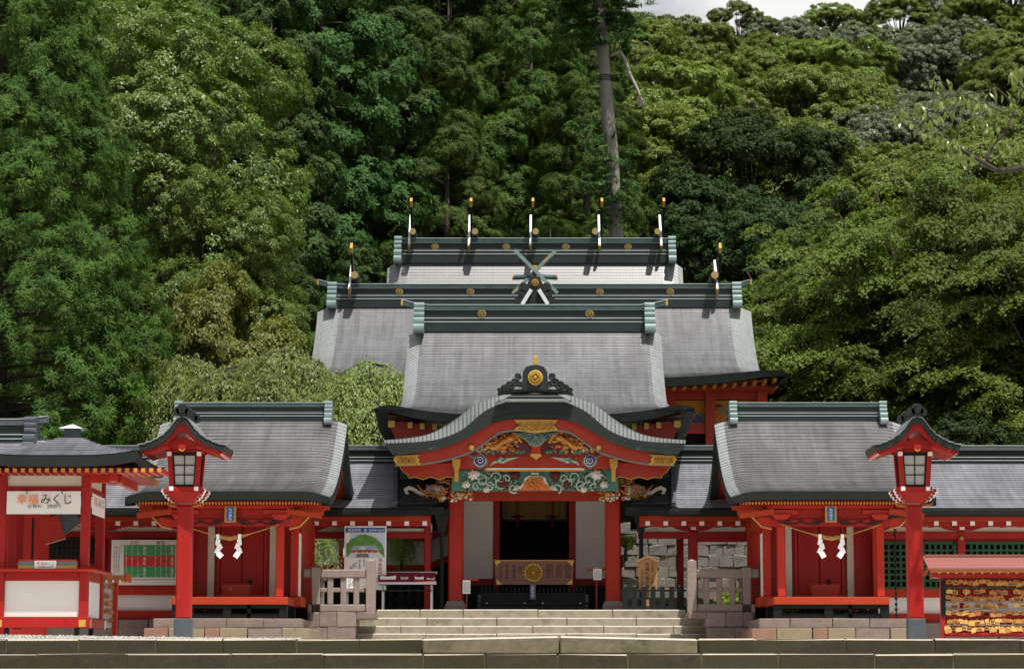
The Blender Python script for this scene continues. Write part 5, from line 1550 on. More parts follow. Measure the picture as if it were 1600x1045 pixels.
# white walled stair corridor seen through the left opening
wc = thing('white_walled_passage', 'white walled passage with red rails climbing behind the left opening', 'passage', (X(620, 58, 900), 58, ZI))
PYY = 58.0
def pan(name, pts, m, y=PYY, d=.08):
    return MB().prism([(X(a, y, b), Z(b, y)) for a, b in pts], y, y + d).build(name, MT[m], wc)
pan('white_panel', [(470, 845), (662, 845), (662, 882), (470, 882)], 'white')
pan('rail', [(470, 882), (664, 882), (664, 891), (470, 891)], 'red', PYY - .05, .15)
pan('rail', [(470, 836), (664, 836), (664, 845), (470, 845)], 'red', PYY - .05, .15)
pan('post', [(662, 828), (669, 826), (669, 889), (662, 891)], 'red', PYY - .06, .18)
pan('white_panel', [(669, 846), (712, 829), (712, 862), (669, 880)], 'white')
pan('rail', [(664, 891), (669, 880), (712, 862), (712, 873), (668, 891)], 'red', PYY - .05, .15)
pan('rail', [(664, 838), (712, 818), (712, 829), (664, 846)], 'red', PYY - .05, .15)
for px in (530, 588):
    pan('post', [(px, 836), (px + 6, 836), (px + 6, 885), (px, 885)], 'red', PYY - .06, .18)
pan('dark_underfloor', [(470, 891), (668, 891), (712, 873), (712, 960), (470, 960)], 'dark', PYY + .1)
tr = MB()
for k in range(10):
    px = 632 + k * 3.4; tr.box(X(px, PYY, 835), X(px + 2.2, PYY, 835), PYY - .2, PYY - .15, Z(837.5, PYY), Z(833.5, PYY))
tr.build('paper_trim', MT['paper'], wc, kind='stuff')
rb = MB(); rb.box(X(470, 57, 830), X(700, 57, 830), 56.9, 57.2, Z(832, 57), Z(812, 57)); rb.build('roof_beam', MT['brownred'], wc)

# black picket fences
def pickets(label, px0, px1, y, step=14.5, zb=None):
    f = thing('picket_fence', label, 'fence', (X((px0 + px1) / 2, y, 930), y, ZG - .28), group='low black picket fences by the gate')
    zb = zb if zb is not None else ZG - .29
    p = MB(); p.box(-.045, .045, -.03, .03, 0, Z(916, y) - zb); p.add([(-.045, -.03, Z(916, y) - zb), (.045, -.03, Z(916, y) - zb), (.045, .03, Z(916, y) - zb), (-.045, .03, Z(916, y) - zb), (0, 0, Z(912.5, y) - zb)], [(0, 1, 4), (1, 2, 4), (2, 3, 4), (3, 0, 4)])
    me = p.mesh('picket', m=MT['black'])
    px = px0
    while px <= px1:
        inst('picket', me, (X(px, y, 930), y, zb), f); px += step
    for a, b in ((920.5, 923.5), (933, 936), (946.5, 951)):
        r_ = MB(); r_.box(X(px0 - 4, y, 930), X(px1 + 4, y, 930), y - .025, y + .025, Z(b, y), Z(a, y)); r_.build('rail', MT['black'], f)
pickets('low black picket fence right of the gate, in front of the wooden signboard', 977, 1068, 48.85, zb=ZG + .002)
pickets('low black picket fence behind the glass display table', 596, 684, 51.0)
pickets('low black picket fence between stone balustrade and right shrine', 1176, 1206, 52.0)

# signboard
sg = thing('wooden_signboard', 'gabled pale wooden signboard with black vertical writing', 'signboard', (X(1012, 49.08, 900), 49.08, ZG))
SYY = 49.08
L = lambda px, py: (X(px, SYY, py), Z(py, SYY))
b = MB(); b.prism([L(998, 922), L(1026.5, 922), L(1027.5, 876), L(1012, 869.5), L(997, 876)], SYY, SYY + .05); b.build('board', MT['wood'], sg, bevel=.005)
for s in (-1, 1):
    r_ = MB(); r_.prism([L(1012, 866.8), L(1012, 870), L(1012 + s * 16.5, 878.6), L(1012 + s * 17.5, 875.6)], SYY - .07, SYY + .14); r_.build('roof_board', M('pale_sign_roof', (.50, .32, .16), .6) if s < 0 else bpy.data.materials['pale_sign_roof'], sg)
b = MB(); b.box(X(1009.5, SYY, 930), X(1014.5, SYY, 930), SYY + .05, SYY + .11, ZG, Z(920, SYY)); b.build('stake', MT['wood'], sg)
letter(sg, vert('祭饌料御下賜'), MT['ink'], *[L(1011.5, 899)[0], SYY - .004, L(1011.5, 899)[1]], h=.50, wd=.085)
letter(sg, vert('天皇陛下より御供'), MT['ink'], L(1019.5, 897)[0], SYY - .004, L(1019.5, 897)[1], h=.46, wd=.05)
letter(sg, vert('令和元年五月'), MT['ink'], L(1003.5, 902)[0], SYY - .004, L(1003.5, 902)[1], h=.32, wd=.045)

# illustrated poster stand
PYP = 49.3
po = thing('poster_stand', 'tall poster with blue header and picture of shrine in forest', 'poster', (X(570, PYP, 900), PYP, ZG - .28))
L = lambda px, py: (X(px, PYP, py), Z(py, PYP))
def rect(parent, name, a, b, c, d, m, off, th=.004):
    (x0, z1), (x1, z0) = L(a, c), L(b, d)
    return MB().box(x0, x1, PYP - off - th, PYP - off, z0, z1).build(name, MT[m], parent)
rect(po, 'panel', 538.5, 603, 821.5, 921, 'paper', -.03, .03)
hd = rect(po, 'header', 540, 601.5, 824, 831.5, 'blueink', .001)
letter(hd, '霧島神宮', MT['paper'], L(554, 827.8)[0], PYP - .007, L(554, 827.8)[1], wd=.25, h=.065)
letter(hd, '御鎮座1480年', MT['paper'], L(588.5, 828)[0], PYP - .007, L(588.5, 828)[1], wd=.30, h=.045)
m_ = MB(); m_.lathe([(.028, 0), (.028, -.003)], (L(571, 828)[0], PYP - .006, L(571, 828)[1]), 14, 'y'); m_.build('mark', MT['poster_sky'], hd)
pic = rect(po, 'picture', 540.5, 601.2, 832.5, 871, 'poster_sky', .001)
def flat(parent, name, pts, m, off):
    return MB().prism([L(*p) for p in pts], PYP - off - .002, PYP - off).build(name, MT[m], parent)
flat(pic, 'picture_trees', [(542, 870), (541, 850), (545, 846), (548, 842), (554, 840), (558, 837), (563, 835), (570, 834.5), (576, 836), (582, 838), (588, 841), (592, 845), (597, 850), (600, 857), (600.5, 870)], 'poster_tree', .006)
flat(pic, 'picture_road', [(541, 871), (550, 862), (592, 862), (601, 871)], 'cap', .009)
flat(pic, 'picture_roof', [(548, 859), (553, 852), (586, 851.5), (594, 859), (589, 860), (571, 857), (553, 860)], 'poster_roof', .012)
flat(pic, 'picture_gable', [(561, 858), (567, 852.5), (573, 858)], 'cap', .015)
for a, b in ((550, 555), (559, 566), (568, 572), (575, 580), (583, 589)):
    flat(pic, 'picture_wall', [(a, 863), (a, 859.5), (b, 859.5), (b, 863)], 'chartred', .013)
flat(pic, 'picture_steps', [(556, 870.5), (558, 864.5), (575, 864.5), (577, 870.5)], 'granite2', .013)
letter(po, vert('神楽殿特別'), MT['redink'], L(594, 888)[0], PYP - .006, L(594, 888)[1], h=.40, wd=.085)
for px, t_, y0, y1 in ((562, '御本殿国宝', 874, 892), (569, '拝殿公開', 873, 884), (548, '期日午前九時', 884, 915), (552, '所要時間', 880, 915), (556, '受付', 878, 886), (586, '申込受付中', 876, 888), (578, '十一月三日', 894, 915), (545, '三千円', 900, 918)):
    letter(po, vert(t_), MT['ink'], L(px, (y0 + y1) / 2)[0], PYP - .006, L(px, (y0 + y1) / 2)[1], h=(y1 - y0) * .0122, wd=.035)
rect(po, 'side_label', 541, 546, 833, 848, 'paper', .004)
lg = MB()
for px in (543, 599):
    x = X(px, PYP + .05, 930); lg.box(x - .02, x + .02, PYP + .03, PYP + .07, ZG - .28, Z(830, PYP))
lg.build('frame', MT['steel'], po, kind='stuff')

# display table
TYY = 49.0
dt = thing('display_table', 'glass topped display case with maroon lining and open books on steel legs', 'display table', (X(636, TYY, 930), TYY, ZG - .28))
L = lambda px, py, y=TYY: (X(px, y, py), Z(py, y))
q = MB(); q.add([(*[L(591, 910)[0]], TYY, L(591, 910)[1]), (L(681, 910)[0], TYY, L(681, 910)[1]), (L(681, 894, TYY + .4)[0], TYY + .4, L(681, 894, TYY + .4)[1]), (L(591, 894, TYY + .4)[0], TYY + .4, L(591, 894, TYY + .4)[1])], [(0, 1, 2, 3)]); q.build('lining', MT['magenta'], dt)
q = MB(); q.box(L(590.5, 0)[0] if False else X(590.5, TYY, 910), X(682, TYY, 910), TYY - .02, TYY + .0, Z(912.5, TYY), Z(909, TYY)); q.box(X(590.5, TYY, 910), X(682, TYY, 910), TYY + .4, TYY + .42, Z(896, TYY + .4), Z(892.5, TYY + .4)); q.build('rim', MT['steel'], dt)
q = MB(); q.box(X(592, TYY, 910), X(680, TYY, 910), TYY + .01, TYY + .4, Z(913, TYY) , Z(911, TYY)); q.build('case_bottom', MT['black'], dt)
for a, b, ya, yb, m_ in ((594, 618.5, 899, 907.5, 'paper'), (626, 638, 900, 907, 'pane'), (648, 662, 900, 908, 'banner'), (667, 679, 902, 906, 'poster_sky')):
    q = MB(); y = TYY + .14
    q.prism([L(a, yb, y), L(b, yb, y), L(b, ya, y), L((a + b) / 2, ya + 1.5, y), L(a, ya, y)], y - .01, y); q.build('open_book' if m_ == 'paper' else 'booklet', MT[m_], dt)
for px in (598, 674):
    for yy in (TYY + .03, TYY + .36):
        q = MB(); x = X(px, TYY, 930); q.box(x - .018, x + .018, yy, yy + .035, ZG - .28, Z(912, TYY)); q.build('leg', MT['steel'], dt)
q = MB(); q.box(X(598, TYY, 930), X(674, TYY, 930), TYY + .03, TYY + .06, Z(923, TYY), Z(921, TYY)); q.build('stretcher', MT['black'], dt)

# ================================================================== STONE BALUSTRADES
def balustrade(side):
    s = side
    B = 46.9
    f = lambda px: px if s < 0 else 1660.5 - px
    lab = 'stone balustrade left of the stairs, before the poster' if s < 0 else 'stone balustrade right of the stairs, beside the wooden signboard'
    bl = thing('stone_balustrade', lab, 'balustrade', (X(f(540), B, 950), B, ZT), group='stone balustrades flanking the stairs')
    def bx(name, a, b, ya, yb, y0, y1, m, bev=.012, jit=.004):
        x0, x1 = sorted((X(f(a), B, 930), X(f(b), B, 930)))
        mb = MB(); mb.box(x0 + .002, x1 - .002, y0, y1, Z(yb, B), Z(ya, B)); return mb.build(name, MT[m], bl, bevel=bev, jitter=jit)
    # tall end post by the stairs with pyramid top
    x0, x1 = sorted((X(f(572), B, 930), X(f(586.5), B, 930)))
    mb = MB(); z1 = Z(876.5, B); mb.box(x0, x1, B - .06, B + .16, Z(956, B), z1); mb.add([(x0, B - .06, z1), (x1, B - .06, z1), (x1, B + .16, z1), (x0, B + .16, z1), ((x0 + x1) / 2, B + .05, Z(872.5, B))], [(0, 1, 4), (1, 2, 4), (2, 3, 4), (3, 0, 4)]); mb.build('end_post', MT['granite2'], bl, bevel=.008)
    bx('corner_post', 487, 500, 887, 944, B - .05, B + .16, 'granite2')
    bx('top_rail', 500, 572, 889, 902.5, B - .03, B + .14, 'granite2', .02)
    bx('rail_end', 474, 487, 888.5, 902, B - .03, B + .14, 'granite', .02)
    bx('rail_head', 486, 501, 886, 903.5, B - .06, B + .17, 'granite2', .015)
    bx('mid_rail', 500, 572, 918, 924.5, B + .02, B + .09, 'granite2')
    for a, b in ((511, 520.5), (531.5, 541), (552, 561)):
        bx('baluster', a, b, 902.5, 944, B, B + .11, 'granite2')
    bx('baluster', 500.5, 503.5, 902.5, 944, B + .05, B + .12, 'granite')
    bx('bottom_rail', 500, 572, 943.5, 955.5, B - .03, B + .14, 'granite2', .015)
    for a, b, ya, yb in ((484, 500, 956, 979), (500, 527, 956, 979), (527, 557, 956, 979), (484, 512, 979.5, 999), (512, 556, 979.5, 999), (557, 586, 956, 966), ):
        bx('stone', a, b, ya, yb, B - .10, B + .9, 'granite' if (a + yb) % 2 else 'granite2', .012, .006)
    bx('stone', 481, 487, 944, 979, B - .05, B + .9, 'granite2', .01, .006)
    bx('stone', 481, 484, 979.5, 999, B - .05, B + .9, 'granite2', .01, .006)
    # returning rail behind
    bx('rear_post', 506, 511, 905, 944, B + 1.2, B + 1.3, 'granite2')
    for a, b, w_ in ((889, 902, .1), (943, 955, .1)):
        x0 = X(f(493), B, 930)
        mb = MB(); mb.box(x0 - .06, x0 + .06, B + .17, B + 1.7, Z(b, B), Z(a, B)); mb.build('side_rail', MT['granite'], bl, bevel=.012)
    for k in range(3):
        mb = MB(); x0 = X(f(493), B, 930); mb.box(x0 - .05, x0 + .05, B + .45 + k * .4, B + .56 + k * .4, Z(943, B), Z(902, B)); mb.build('baluster', MT['granite2'], bl, bevel=.01)
balustrade(-1)
balustrade(1)

# ================================================================== RED LANTERNS
def lantern_at(loc):
    ln = thing('red_lantern', 'x', 'lantern', loc, group='tall red lantern posts on the terrace')
    x0, y0, z0 = loc
    U = 36 / 4000.0
    zz_ = lambda py: Z(py, 36.0)
    b = lambda name, a, c, ya, yb, ya_, yb_, m, bev=.006: MB().box(x0 + a, x0 + c, y0 + ya, y0 + yb, zz_(yb_), zz_(ya_)).build(name, MT[m], ln, bevel=bev)
    zb = z0
    MB().box(x0 - .12, x0 + .12, y0 - .12, y0 + .12, zb, zz_(966)).build('plinth', MT['slate'], ln, bevel=.01)
    MB().box(x0 - .106, x0 + .106, y0 - .106, y0 + .106, zz_(966), zz_(790)).build('post', MT['crimson'], ln, bevel=.018)
    # stepped bracket table
    q = MB()
    q.frustum(x0 - .11, x0 + .11, y0 - .11, y0 + .11, zz_(786), x0 - .24, x0 + .24, y0 - .24, y0 + .24, zz_(770)); q.build('bracket_table', MT['crimson'], ln)
    MB().box(x0 - .235, x0 + .235, y0 - .235, y0 + .235, zz_(770.5), zz_(762)).build('table_rim', MT['crimson'], ln, bevel=.006)
    for sx in (-1, 1):
        for sy in (-1, 1):
            c = MB()
            for k, (o_, py, r_) in enumerate(((.285, 768, .030), (.268, 772.5, .027), (.243, 777, .026), (.205, 781, .026))):
                c.lathe([(r_, -.016), (r_, .016)], (x0 + sx * o_, y0 + sy * o_ * .8, zz_(py)), 8, 'y')
            c.build('cloud_bracket', MT['whitepaint'], ln)
            c = MB()
            for k, (o_, py, r_) in enumerate(((.285, 768, .025), (.268, 772.5, .022), (.243, 777, .021), (.205, 781, .021))):
                c.lathe([(r_, -.02), (r_, .02)], (x0 + sx * o_ - sx * .016, y0 + sy * o_ * .8, zz_(py) + .002), 8, 'y')
            c.build('cloud_bracket', MT['crimson'], ln)
            # corner studs
            for py, o_ in ((765, .175), (711, .208)):
                MB().box(x0 + sx * o_ - .03, x0 + sx * o_ + .03, y0 + sy * (o_ + .0) - .03 + sy * .04, y0 + sy * o_ + .03 + sy * .04, zz_(py) - .029, zz_(py) + .029).build('corner_stud', MT['whitepaint'], ln, bevel=.004)
        for py, w_ in ((789, .16),):
            MB().box(x0 + sx * .10, x0 + sx * .24, y0 - .04, y0 + .04, zz_(791), zz_(787)).build('arm', MT['red'], ln)
            t_ = MB(); t_.tube([(x0 + sx * .10, y0 - .045, zz_(791.5)), (x0 + sx * .24, y0 - .045, zz_(788)), (x0 + sx * .27, y0 - .045, zz_(786))], .006, 4); t_.build('arm_trim', MT['golddull'], ln)
    # lamp box, flaring upward: corner posts, frames, panes on the four sides
    zt, zbm = zz_(708), zz_(762)
    wt, wb = .208, .175
    for sx in (-1, 1):
        for sy in (-1, 1):
            q = MB(); h_ = .032
            q.frustum(x0 + sx * wb - h_, x0 + sx * wb + h_, y0 + sy * wb - h_, y0 + sy * wb + h_, zbm, x0 + sx * wt - h_, x0 + sx * wt + h_, y0 + sy * wt - h_, y0 + sy * wt + h_, zt); q.build('corner_post', MT['crimson'], ln)
    def face(axis, sgn):
        def P(u, v, d):   # u across -1..1, v 0..1 bottom to top
            w_ = wb + (wt - wb) * v
            a = u * (w_ - .03)
            o_ = sgn * (w_ - .012 + d)
            z = zbm + (zt - zbm) * v
            return (x0 + a, y0 + o_, z) if axis == 'y' else (x0 + o_, y0 + a, z)
        def slab(name, u0, u1, v0, v1, d0, d1, m):
            mb = MB(); mb.add([P(u0, v0, d0), P(u1, v0, d0), P(u1, v1, d0), P(u0, v1, d0), P(u0, v0, d1), P(u1, v0, d1), P(u1, v1, d1), P(u0, v1, d1)], [(0,3,2,1),(4,5,6,7),(0,1,5,4),(1,2,6,5),(2,3,7,6),(3,0,4,7)])
            return mb.build(name, MT[m], ln)
        fr = MB()
        for (u0, u1, v0, v1) in ((-1, 1, 0, .07), (-1, 1, .9, .97), (-1, -.86, .07, .9), (.86, 1, .07, .9), (-.035, .035, .07, .9), (-.86, .86, .335, .36), (-.86, .86, .61, .635)):
            t_ = .012 if (u1 - u0 > .3 and v1 - v0 < .05) or u0 == -.035 else .02
            fr.add([P(u0, v0, 0), P(u1, v0, 0), P(u1, v1, 0), P(u0, v1, 0), P(u0, v0, t_), P(u1, v0, t_), P(u1, v1, t_), P(u0, v1, t_)], [(0,3,2,1),(4,5,6,7),(0,1,5,4),(1,2,6,5),(2,3,7,6),(3,0,4,7)])
        fo = fr.build('window_frame', MT['black'], ln)
        for u0, u1 in ((-.86, -.035), (.035, .86)):
            for v0, v1 in ((.07, .335), (.36, .61), (.635, .9)):
                mb = MB(); mb.add([P(u0, v0, -.004), P(u1, v0, -.004), P(u1, v1, -.004), P(u0, v1, -.004)], [(0, 1, 2, 3)])
                mb.build('pane', MT['pane'], fo)
    for ax in ('x', 'y'):
        for sg_ in (-1, 1): face(ax, sg_)
    for ax in range(2):
        for sg_ in (-1, 1):
            q = MB()
            if ax: q.box(x0 - wt - .06, x0 + wt + .06, y0 + sg_ * wt - .03, y0 + sg_ * wt + .03, zz_(708.5), zz_(701))
            else: q.box(x0 + sg_ * wt - .03, x0 + sg_ * wt + .03, y0 - wt - .06, y0 + wt + .06, zz_(708), zz_(701.5))
            q.build('head_rail', MT['crimson'], ln)
    # curved gabled roof
    up_ = [(0, 654.5), (7, 655.5), (15, 668), (25, 680), (38, 689), (52, 695.5), (67, 699.5)]
    dn_ = [(0, 676), (6, 677), (14, 685), (24, 693.5), (37, 701.5), (50, 706), (63, 709.5)]
    half = .52
    g_ = np.linspace(-67, 67, 49)
    tu = [(x0 + a * U, zz_(np.interp(abs(a), [p[0] for p in up_], [p[1] for p in up_]))) for a in g_]
    td = [(x0 + a * U * .95, zz_(np.interp(abs(a), [p[0] for p in up_], [p[1] for p in up_]) + 10 + 3 * (1 - abs(a) / 67))) for a in g_]
    tr2 = [(x0 + a * U * .90, zz_(np.interp(abs(a), [p[0] for p in dn_], [p[1] for p in dn_]) + 2.5)) for a in g_]
    q = MB(); q.band(td, [(a, b_ - .012) for a, b_ in tu], y0 - half, y0 + half); q.build('roof_body', MT['fascia'], ln)
    q = MB(); q.band(tr2, [(a, b_ + .002) for a, b_ in td], y0 - half + .05, y0 + half - .05); q.build('bargeboard', MT['crimson'], ln)
    # copper tiles, one by one down both slopes
    for sx in (-1, 1):
        edges = [1, 9, 18, 27, 36, 46, 56, 67.5]
        for e0, e1 in zip(edges[:-1], edges[1:]):
            zu = lambda a: zz_(np.interp(a, [p[0] for p in up_], [p[1] for p in up_]))
            q = MB()
            pA = (x0 + sx * e0 * U, zu(e0)); pB = (x0 + sx * (e1 + .6) * U, zu(e1 + .6))
            q.add([(pA[0], y0 - half - .012, pA[1] - .004), (pB[0], y0 - half - .012, pB[1] + .010), (pB[0], y0 + half + .012, pB[1] + .010), (pA[0], y0 + half + .012, pA[1] - .004),
                   (pA[0], y0 - half - .012, pA[1] - .02), (pB[0], y0 - half - .012, pB[1] - .008), (pB[0], y0 + half + .012, pB[1] - .008), (pA[0], y0 + half + .012, pA[1] - .02)],
                  [(0,1,2,3),(7,6,5,4),(0,4,5,1),(1,5,6,2),(2,6,7,3),(3,7,4,0)])
            q.build('tile', MT['edge'], ln)
        # rafters under the eaves
        for k in range(7):
            yy = y0 - half + .09 + k * (2 * half - .18) / 6
            q = MB(); q.beam((x0 + sx * 22 * U, yy, zz_(702)), (x0 + sx * 60 * U, yy, zz_(713.5)), .04, .04); q.build('rafter', MT['red'], ln)
            q = MB(); q.beam((x0 + sx * 60 * U, yy, zz_(713.5)), (x0 + sx * 60.6 * U, yy, zz_(713.7)), .042, .042); q.build('rafter_end', MT['whitepaint'], ln)
        q = MB(); q.beam((x0 + sx * 61 * U, y0 - half + .05, zz_(710)), (x0 + sx * 61 * U, y0 + half - .05, zz_(710)), .05, .05); q.build('eave_board', MT['crimson'], ln)
    q = MB(); q.prism([(x0 - .045, zz_(706)), (x0, zz_(709)), (x0 + .045, zz_(706)), (x0 + .05, zz_(699)), (x0 - .05, zz_(699))], y0 - half + .03, y0 - half + .06); q.build('gable_pendant', MT['crimson'], ln)
    q = MB(); q.prism([(x0 - .42, zz_(704)), (x0 - .1, zz_(690)), (x0, zz_(684)), (x0 + .1, zz_(690)), (x0 + .42, zz_(704))], y0 - half + .16, y0 - half + .2); q.build('gable_board', MT['crimson'], ln)
    q = MB(); q.tube([(x0 - .04, y0 - half + .025, zz_(706.5)), (x0, y0 - half + .025, zz_(709.5)), (x0 + .04, y0 - half + .025, zz_(706.5))], .008, 4); q.build('pendant_trim', MT['golddull'], ln)
    q = MB(); q.box(x0 - .05, x0 + .05, y0 - half + .05, y0 + half - .05, zz_(657), zz_(648)); 
    for k in range(7):
        q.lathe([(.075, -.02), (.075, .02)], (x0, y0 - half + .15 + k * .12, zz_(650)), 9, 'x')
    q.build('roof_ridge', MT['fascia'], ln)
    for sy in (-1, 1):
        q = MB()
        yy = y0 + sy * (half - .02)
        q.lathe([(.085, -.05), (.095, 0), (.085, .05)], (x0, yy, zz_(646.5)), 14, 'y')
        for sx in (-1, 1):
            q.lathe([(.05, -.05), (.058, 0), (.05, .05)], (x0 + sx * .085, yy, zz_(649)), 10, 'y')
        q.lathe([(.045, -.06), (.05, -.065)], (x0, yy, zz_(646.5)), 12, 'y')
        q.build('ridge_ornament', MT['fascia'], ln)
    return ln
lA = lantern_at((X(289, 36, 850), 36.0, ZT))
lA['label'] = 'tall red lantern post in front of the shrine beside the green and red chart'
lB = copy_tree(lA)
lB.location = (X(1428.5, 36, 850), 36.0, ZT)
lB['label'] = 'tall red lantern post beside the rack of wooden votive plaques'

# ================================================================== FORTUNE BOOTH
bt = thing('fortune_booth', 'red and white fortune slip booth with grey hipped roof and hanging banner', 'booth', (X(70, 35.6, 850), 35.6, ZT))
YA, YB = 35.0, 36.2
xa, xb = X(3, YA, 850), X(133, YA, 850)
bz = lambda py: Z(py, YA)
bb = lambda name, x0, x1, y0, y1, z0, z1, m, bev=.006: MB().box(x0, x1, y0, y1, z0, z1).build(name, MT[m], bt, bevel=bev)
w_ = .06
for x in (xa, xb):
    for y in (YA, YB):
        bb('post', x - w_, x + w_, y - w_, y + w_, bz(980), bz(728), 'crimson', .012)
bb('ground_beam', xa - .1, xb + .09, YA - .07, YA + .07, bz(980), bz(963), 'crimson')
bb('ground_beam', xb - .07, xb + .07, YA + .075, YB + .15, bz(980), bz(965), 'crimson')
bb('panel', xa + w_, xb - w_, YA - .01, YA + .02, bz(963), bz(907), 'whitesun', 0)
bb('panel', xb - .01, xb + .02, YA + w_, YB - w_, bz(963), bz(907), 'whitesun', 0)
bb('panel_rail', xa + w_, xb - w_, YA - .04, YA + .04, bz(907), bz(893), 'crimson')
bb('panel_rail', xb - .04, xb + .04, YA + w_, YB - w_, bz(907), bz(893), 'crimson')
bb('counter', xa - .25, xb + .16, YA - .20, YB + .15, bz(893), bz(888.5), 'red', .008)
bb('tie_beam', xa, xb, YA - .045, YA + .045, bz(767), bz(760), 'crimson')
bb('tie_beam', xb - .045, xb + .045, YA, YB, bz(767), bz(760), 'crimson')
bb('tie_beam', xa, xb, YB - .045, YB + .045, bz(767), bz(760), 'crimson')
bb('frieze', xa + w_, xb - w_, YA - .01, YA + .02, bz(760), bz(737), 'cream', 0)
bb('frieze', xb - .01, xb + .02, YA + w_, YB - w_, bz(760), bz(737), 'cream', 0)
bb('wall_plate', xa - .5, xb + .5, YA - .06, YA + .06, bz(737), bz(729), 'crimson')
bb('wall_plate', xb - .06, xb + .06, YA - .5, YB + .5, bz(737), bz(729.5), 'crimson')
bb('gilt_fitting', xb - .05, xb + .045, YA - .085, YA - .07, bz(979), bz(968), 'golddull', .003)
bb('gilt_fitting', xa - .05, xa + .045, YA - .085, YA - .07, bz(979), bz(968), 'golddull', .003)
for yy in (YA + .16, YB + .14):
    bb('beam_end', xb + .07, xb + .075, yy - .03, yy + .03, bz(979.5), bz(966), 'whitepaint', 0)
# hipped roof, apex near the small vent
EX0, EX1 = X(-45, 34.3, 712), X(213.5, 34.3, 712)
EY0, EY1 = 34.3, 36.95
ax_, ay_ = (EX0 + EX1) / 2, (EY0 + EY1) / 2
ez, az = Z(713, 34.3), Z(684.5, ay_)
def hip_row(u, off):
    k = 1 - u
    # slight sag and upturned corners
    z = ez + (az - ez) * (.75 * u + .25 * u * u) + off
    pts = []
    hx, hy = (EX1 - EX0) / 2 * k + .12 * u, (EY1 - EY0) / 2 * k + .10 * u
    n = 8
    for c0, c1 in (((-1, -1), (1, -1)), ((1, -1), (1, 1)), ((1, 1), (-1, 1)), ((-1, 1), (-1, -1))):
        for i in range(n):
            f = i / n
            a, b = c0[0] + (c1[0] - c0[0]) * f, c0[1] + (c1[1] - c0[1]) * f
            pts.append((ax_ + a * hx, ay_ + b * hy, z + .07 * k * k * abs(2 * f - 1) ** 4))
    pts.append(pts[0])
    return pts
rows = []
for k in range(11):
    rows.append(hip_row(k / 11, .022)); rows.append(hip_row((k + 1) / 11, 0))
q = MB(); q.grid(rows); q.build('roof_courses', MT['roofb'], bt)
q = MB(); r0_ = hip_row(0, .01); r1_ = [(ax_ + (p[0] - ax_) * .985, ay_ + (p[1] - ay_) * .985, p[2] - .145) for p in r0_]; r2_ = [(ax_ + (p[0] - ax_) * .85, ay_ + (p[1] - ay_) * .85, p[2] + .02) for p in r1_]
q.grid([r0_, r1_, r2_]); q.build('roof_edge', MT['fascia'], bt)
q = MB(); q.grid([[(ax_ + (p[0] - ax_) * f, ay_ + (p[1] - ay_) * f, p[2] + .012 + dz) for p in r1_] for f, dz in ((.97, 0), (.5, .1), (.02, .15))]); q.build('soffit', MT['crimson'], bt)
re_ = MB(); re_.box(-.03, .03, -.35, .35, -.03, .03); rme2 = re_.mesh('rafter', m=MT['crimson'])
rg_ = MB(); rg_.box(-.026, .026, -.36, -.35, -.026, .026); rgme = rg_.mesh('rafter_end', m=MT['golddull'])
for k in range(23):
    x = EX0 + .14 + k * .108
    inst('rafter', rme2, (x, EY0 + .45, ez - .175), bt); inst('rafter_end', rgme, (x, EY0 + .45, ez - .175), bt)
for k in range(23):
    y = EY0 + .2 + k * .105
    inst('rafter', rme2, (EX1 - .42, y, ez - .17), bt, rot=(0, 0, R(90))); inst('rafter_end', rgme, (EX1 - .42, y, ez - .17), bt, rot=(0, 0, R(90)))
q = MB(); q.box(EX1 - .42, EX1 - .34, EY0 + .35, EY1 - .3, ez - .30, ez - .2); q.build('eave_beam', MT['red'], bt)
q = MB(); q.box(EX1 - .8, EX1 - .3, YA - .05, YA + .05, ez - .30, ez - .2); q.build('outrigger', MT['red'], bt)
q = MB(); q.box(ax_ - .10, ax_ + .10, ay_ - .1, ay_ + .1, az - .03, Z(670, ay_)); q.build('roof_vent', MT['slate'], bt)
q = MB(); zc = Z(670.5, ay_); q.add([(ax_ - .17, ay_ - .17, zc), (ax_ + .17, ay_ - .17, zc), (ax_ + .17, ay_ + .17, zc), (ax_ - .17, ay_ + .17, zc), (ax_, ay_, Z(662.5, ay_))], [(0, 1, 4), (1, 2, 4), (2, 3, 4), (3, 0, 4), (3, 2, 1, 0)]); q.build('vent_cap', MT['cap'], bt)
# dark void under the booth
bb('stilt', xb - .12, xb - .06, YA, YA + .08, ZT + .0, bz(980), 'black', 0); bb('stilt', xa + .06, xa + .12, YA, YA + .08, ZT, bz(980), 'black', 0); bb('stilt', xb - .12, xb - .06, YB - .08, YB, ZT, bz(980), 'black', 0)

bn = thing('banner', 'white banner with orange and black fortune lettering, front of the booth', 'banner', (X(70, 34.9, 785), 34.9, bz(803)))
q = MB(); n = 24
q.grid([[(xa + .07 + (xb - xa - .13) * i / n, 34.9 + .012 * math.sin(i * 1.1), z) for i in range(n + 1)] for z in (bz(803.5), bz(786), bz(768))]); q.build('cloth', MT['banner'], bn)
for s_, m_, a, b in (('幸福', 'orangeink', 26, 60), ('みくじ', 'ink', 64, 112)):
    letter(bn, s_, MT[m_], X((a + b) / 2, 34.88, 780), 34.878, Z(779.5, 34.88), wd=(b - a) * 34.88 / 4000, h=.135)
letter(bn, '初穂料', MT['ink'], X(54, 34.88, 791), 34.878, Z(790.5, 34.88), wd=.185, h=.05, spacing=1.2)
letter(bn, '200円', MT['ink'], X(84, 34.88, 791), 34.878, Z(790.5, 34.88), wd=.185, h=.055)
for px in (42, 97):
    q = MB(); q.tube([(X(px, 34.9, 768), 34.895, bz(772)), (X(px, 34.9, 768), 34.92, bz(764))], .006, 5); q.build('tie', MT['ink'], bn)
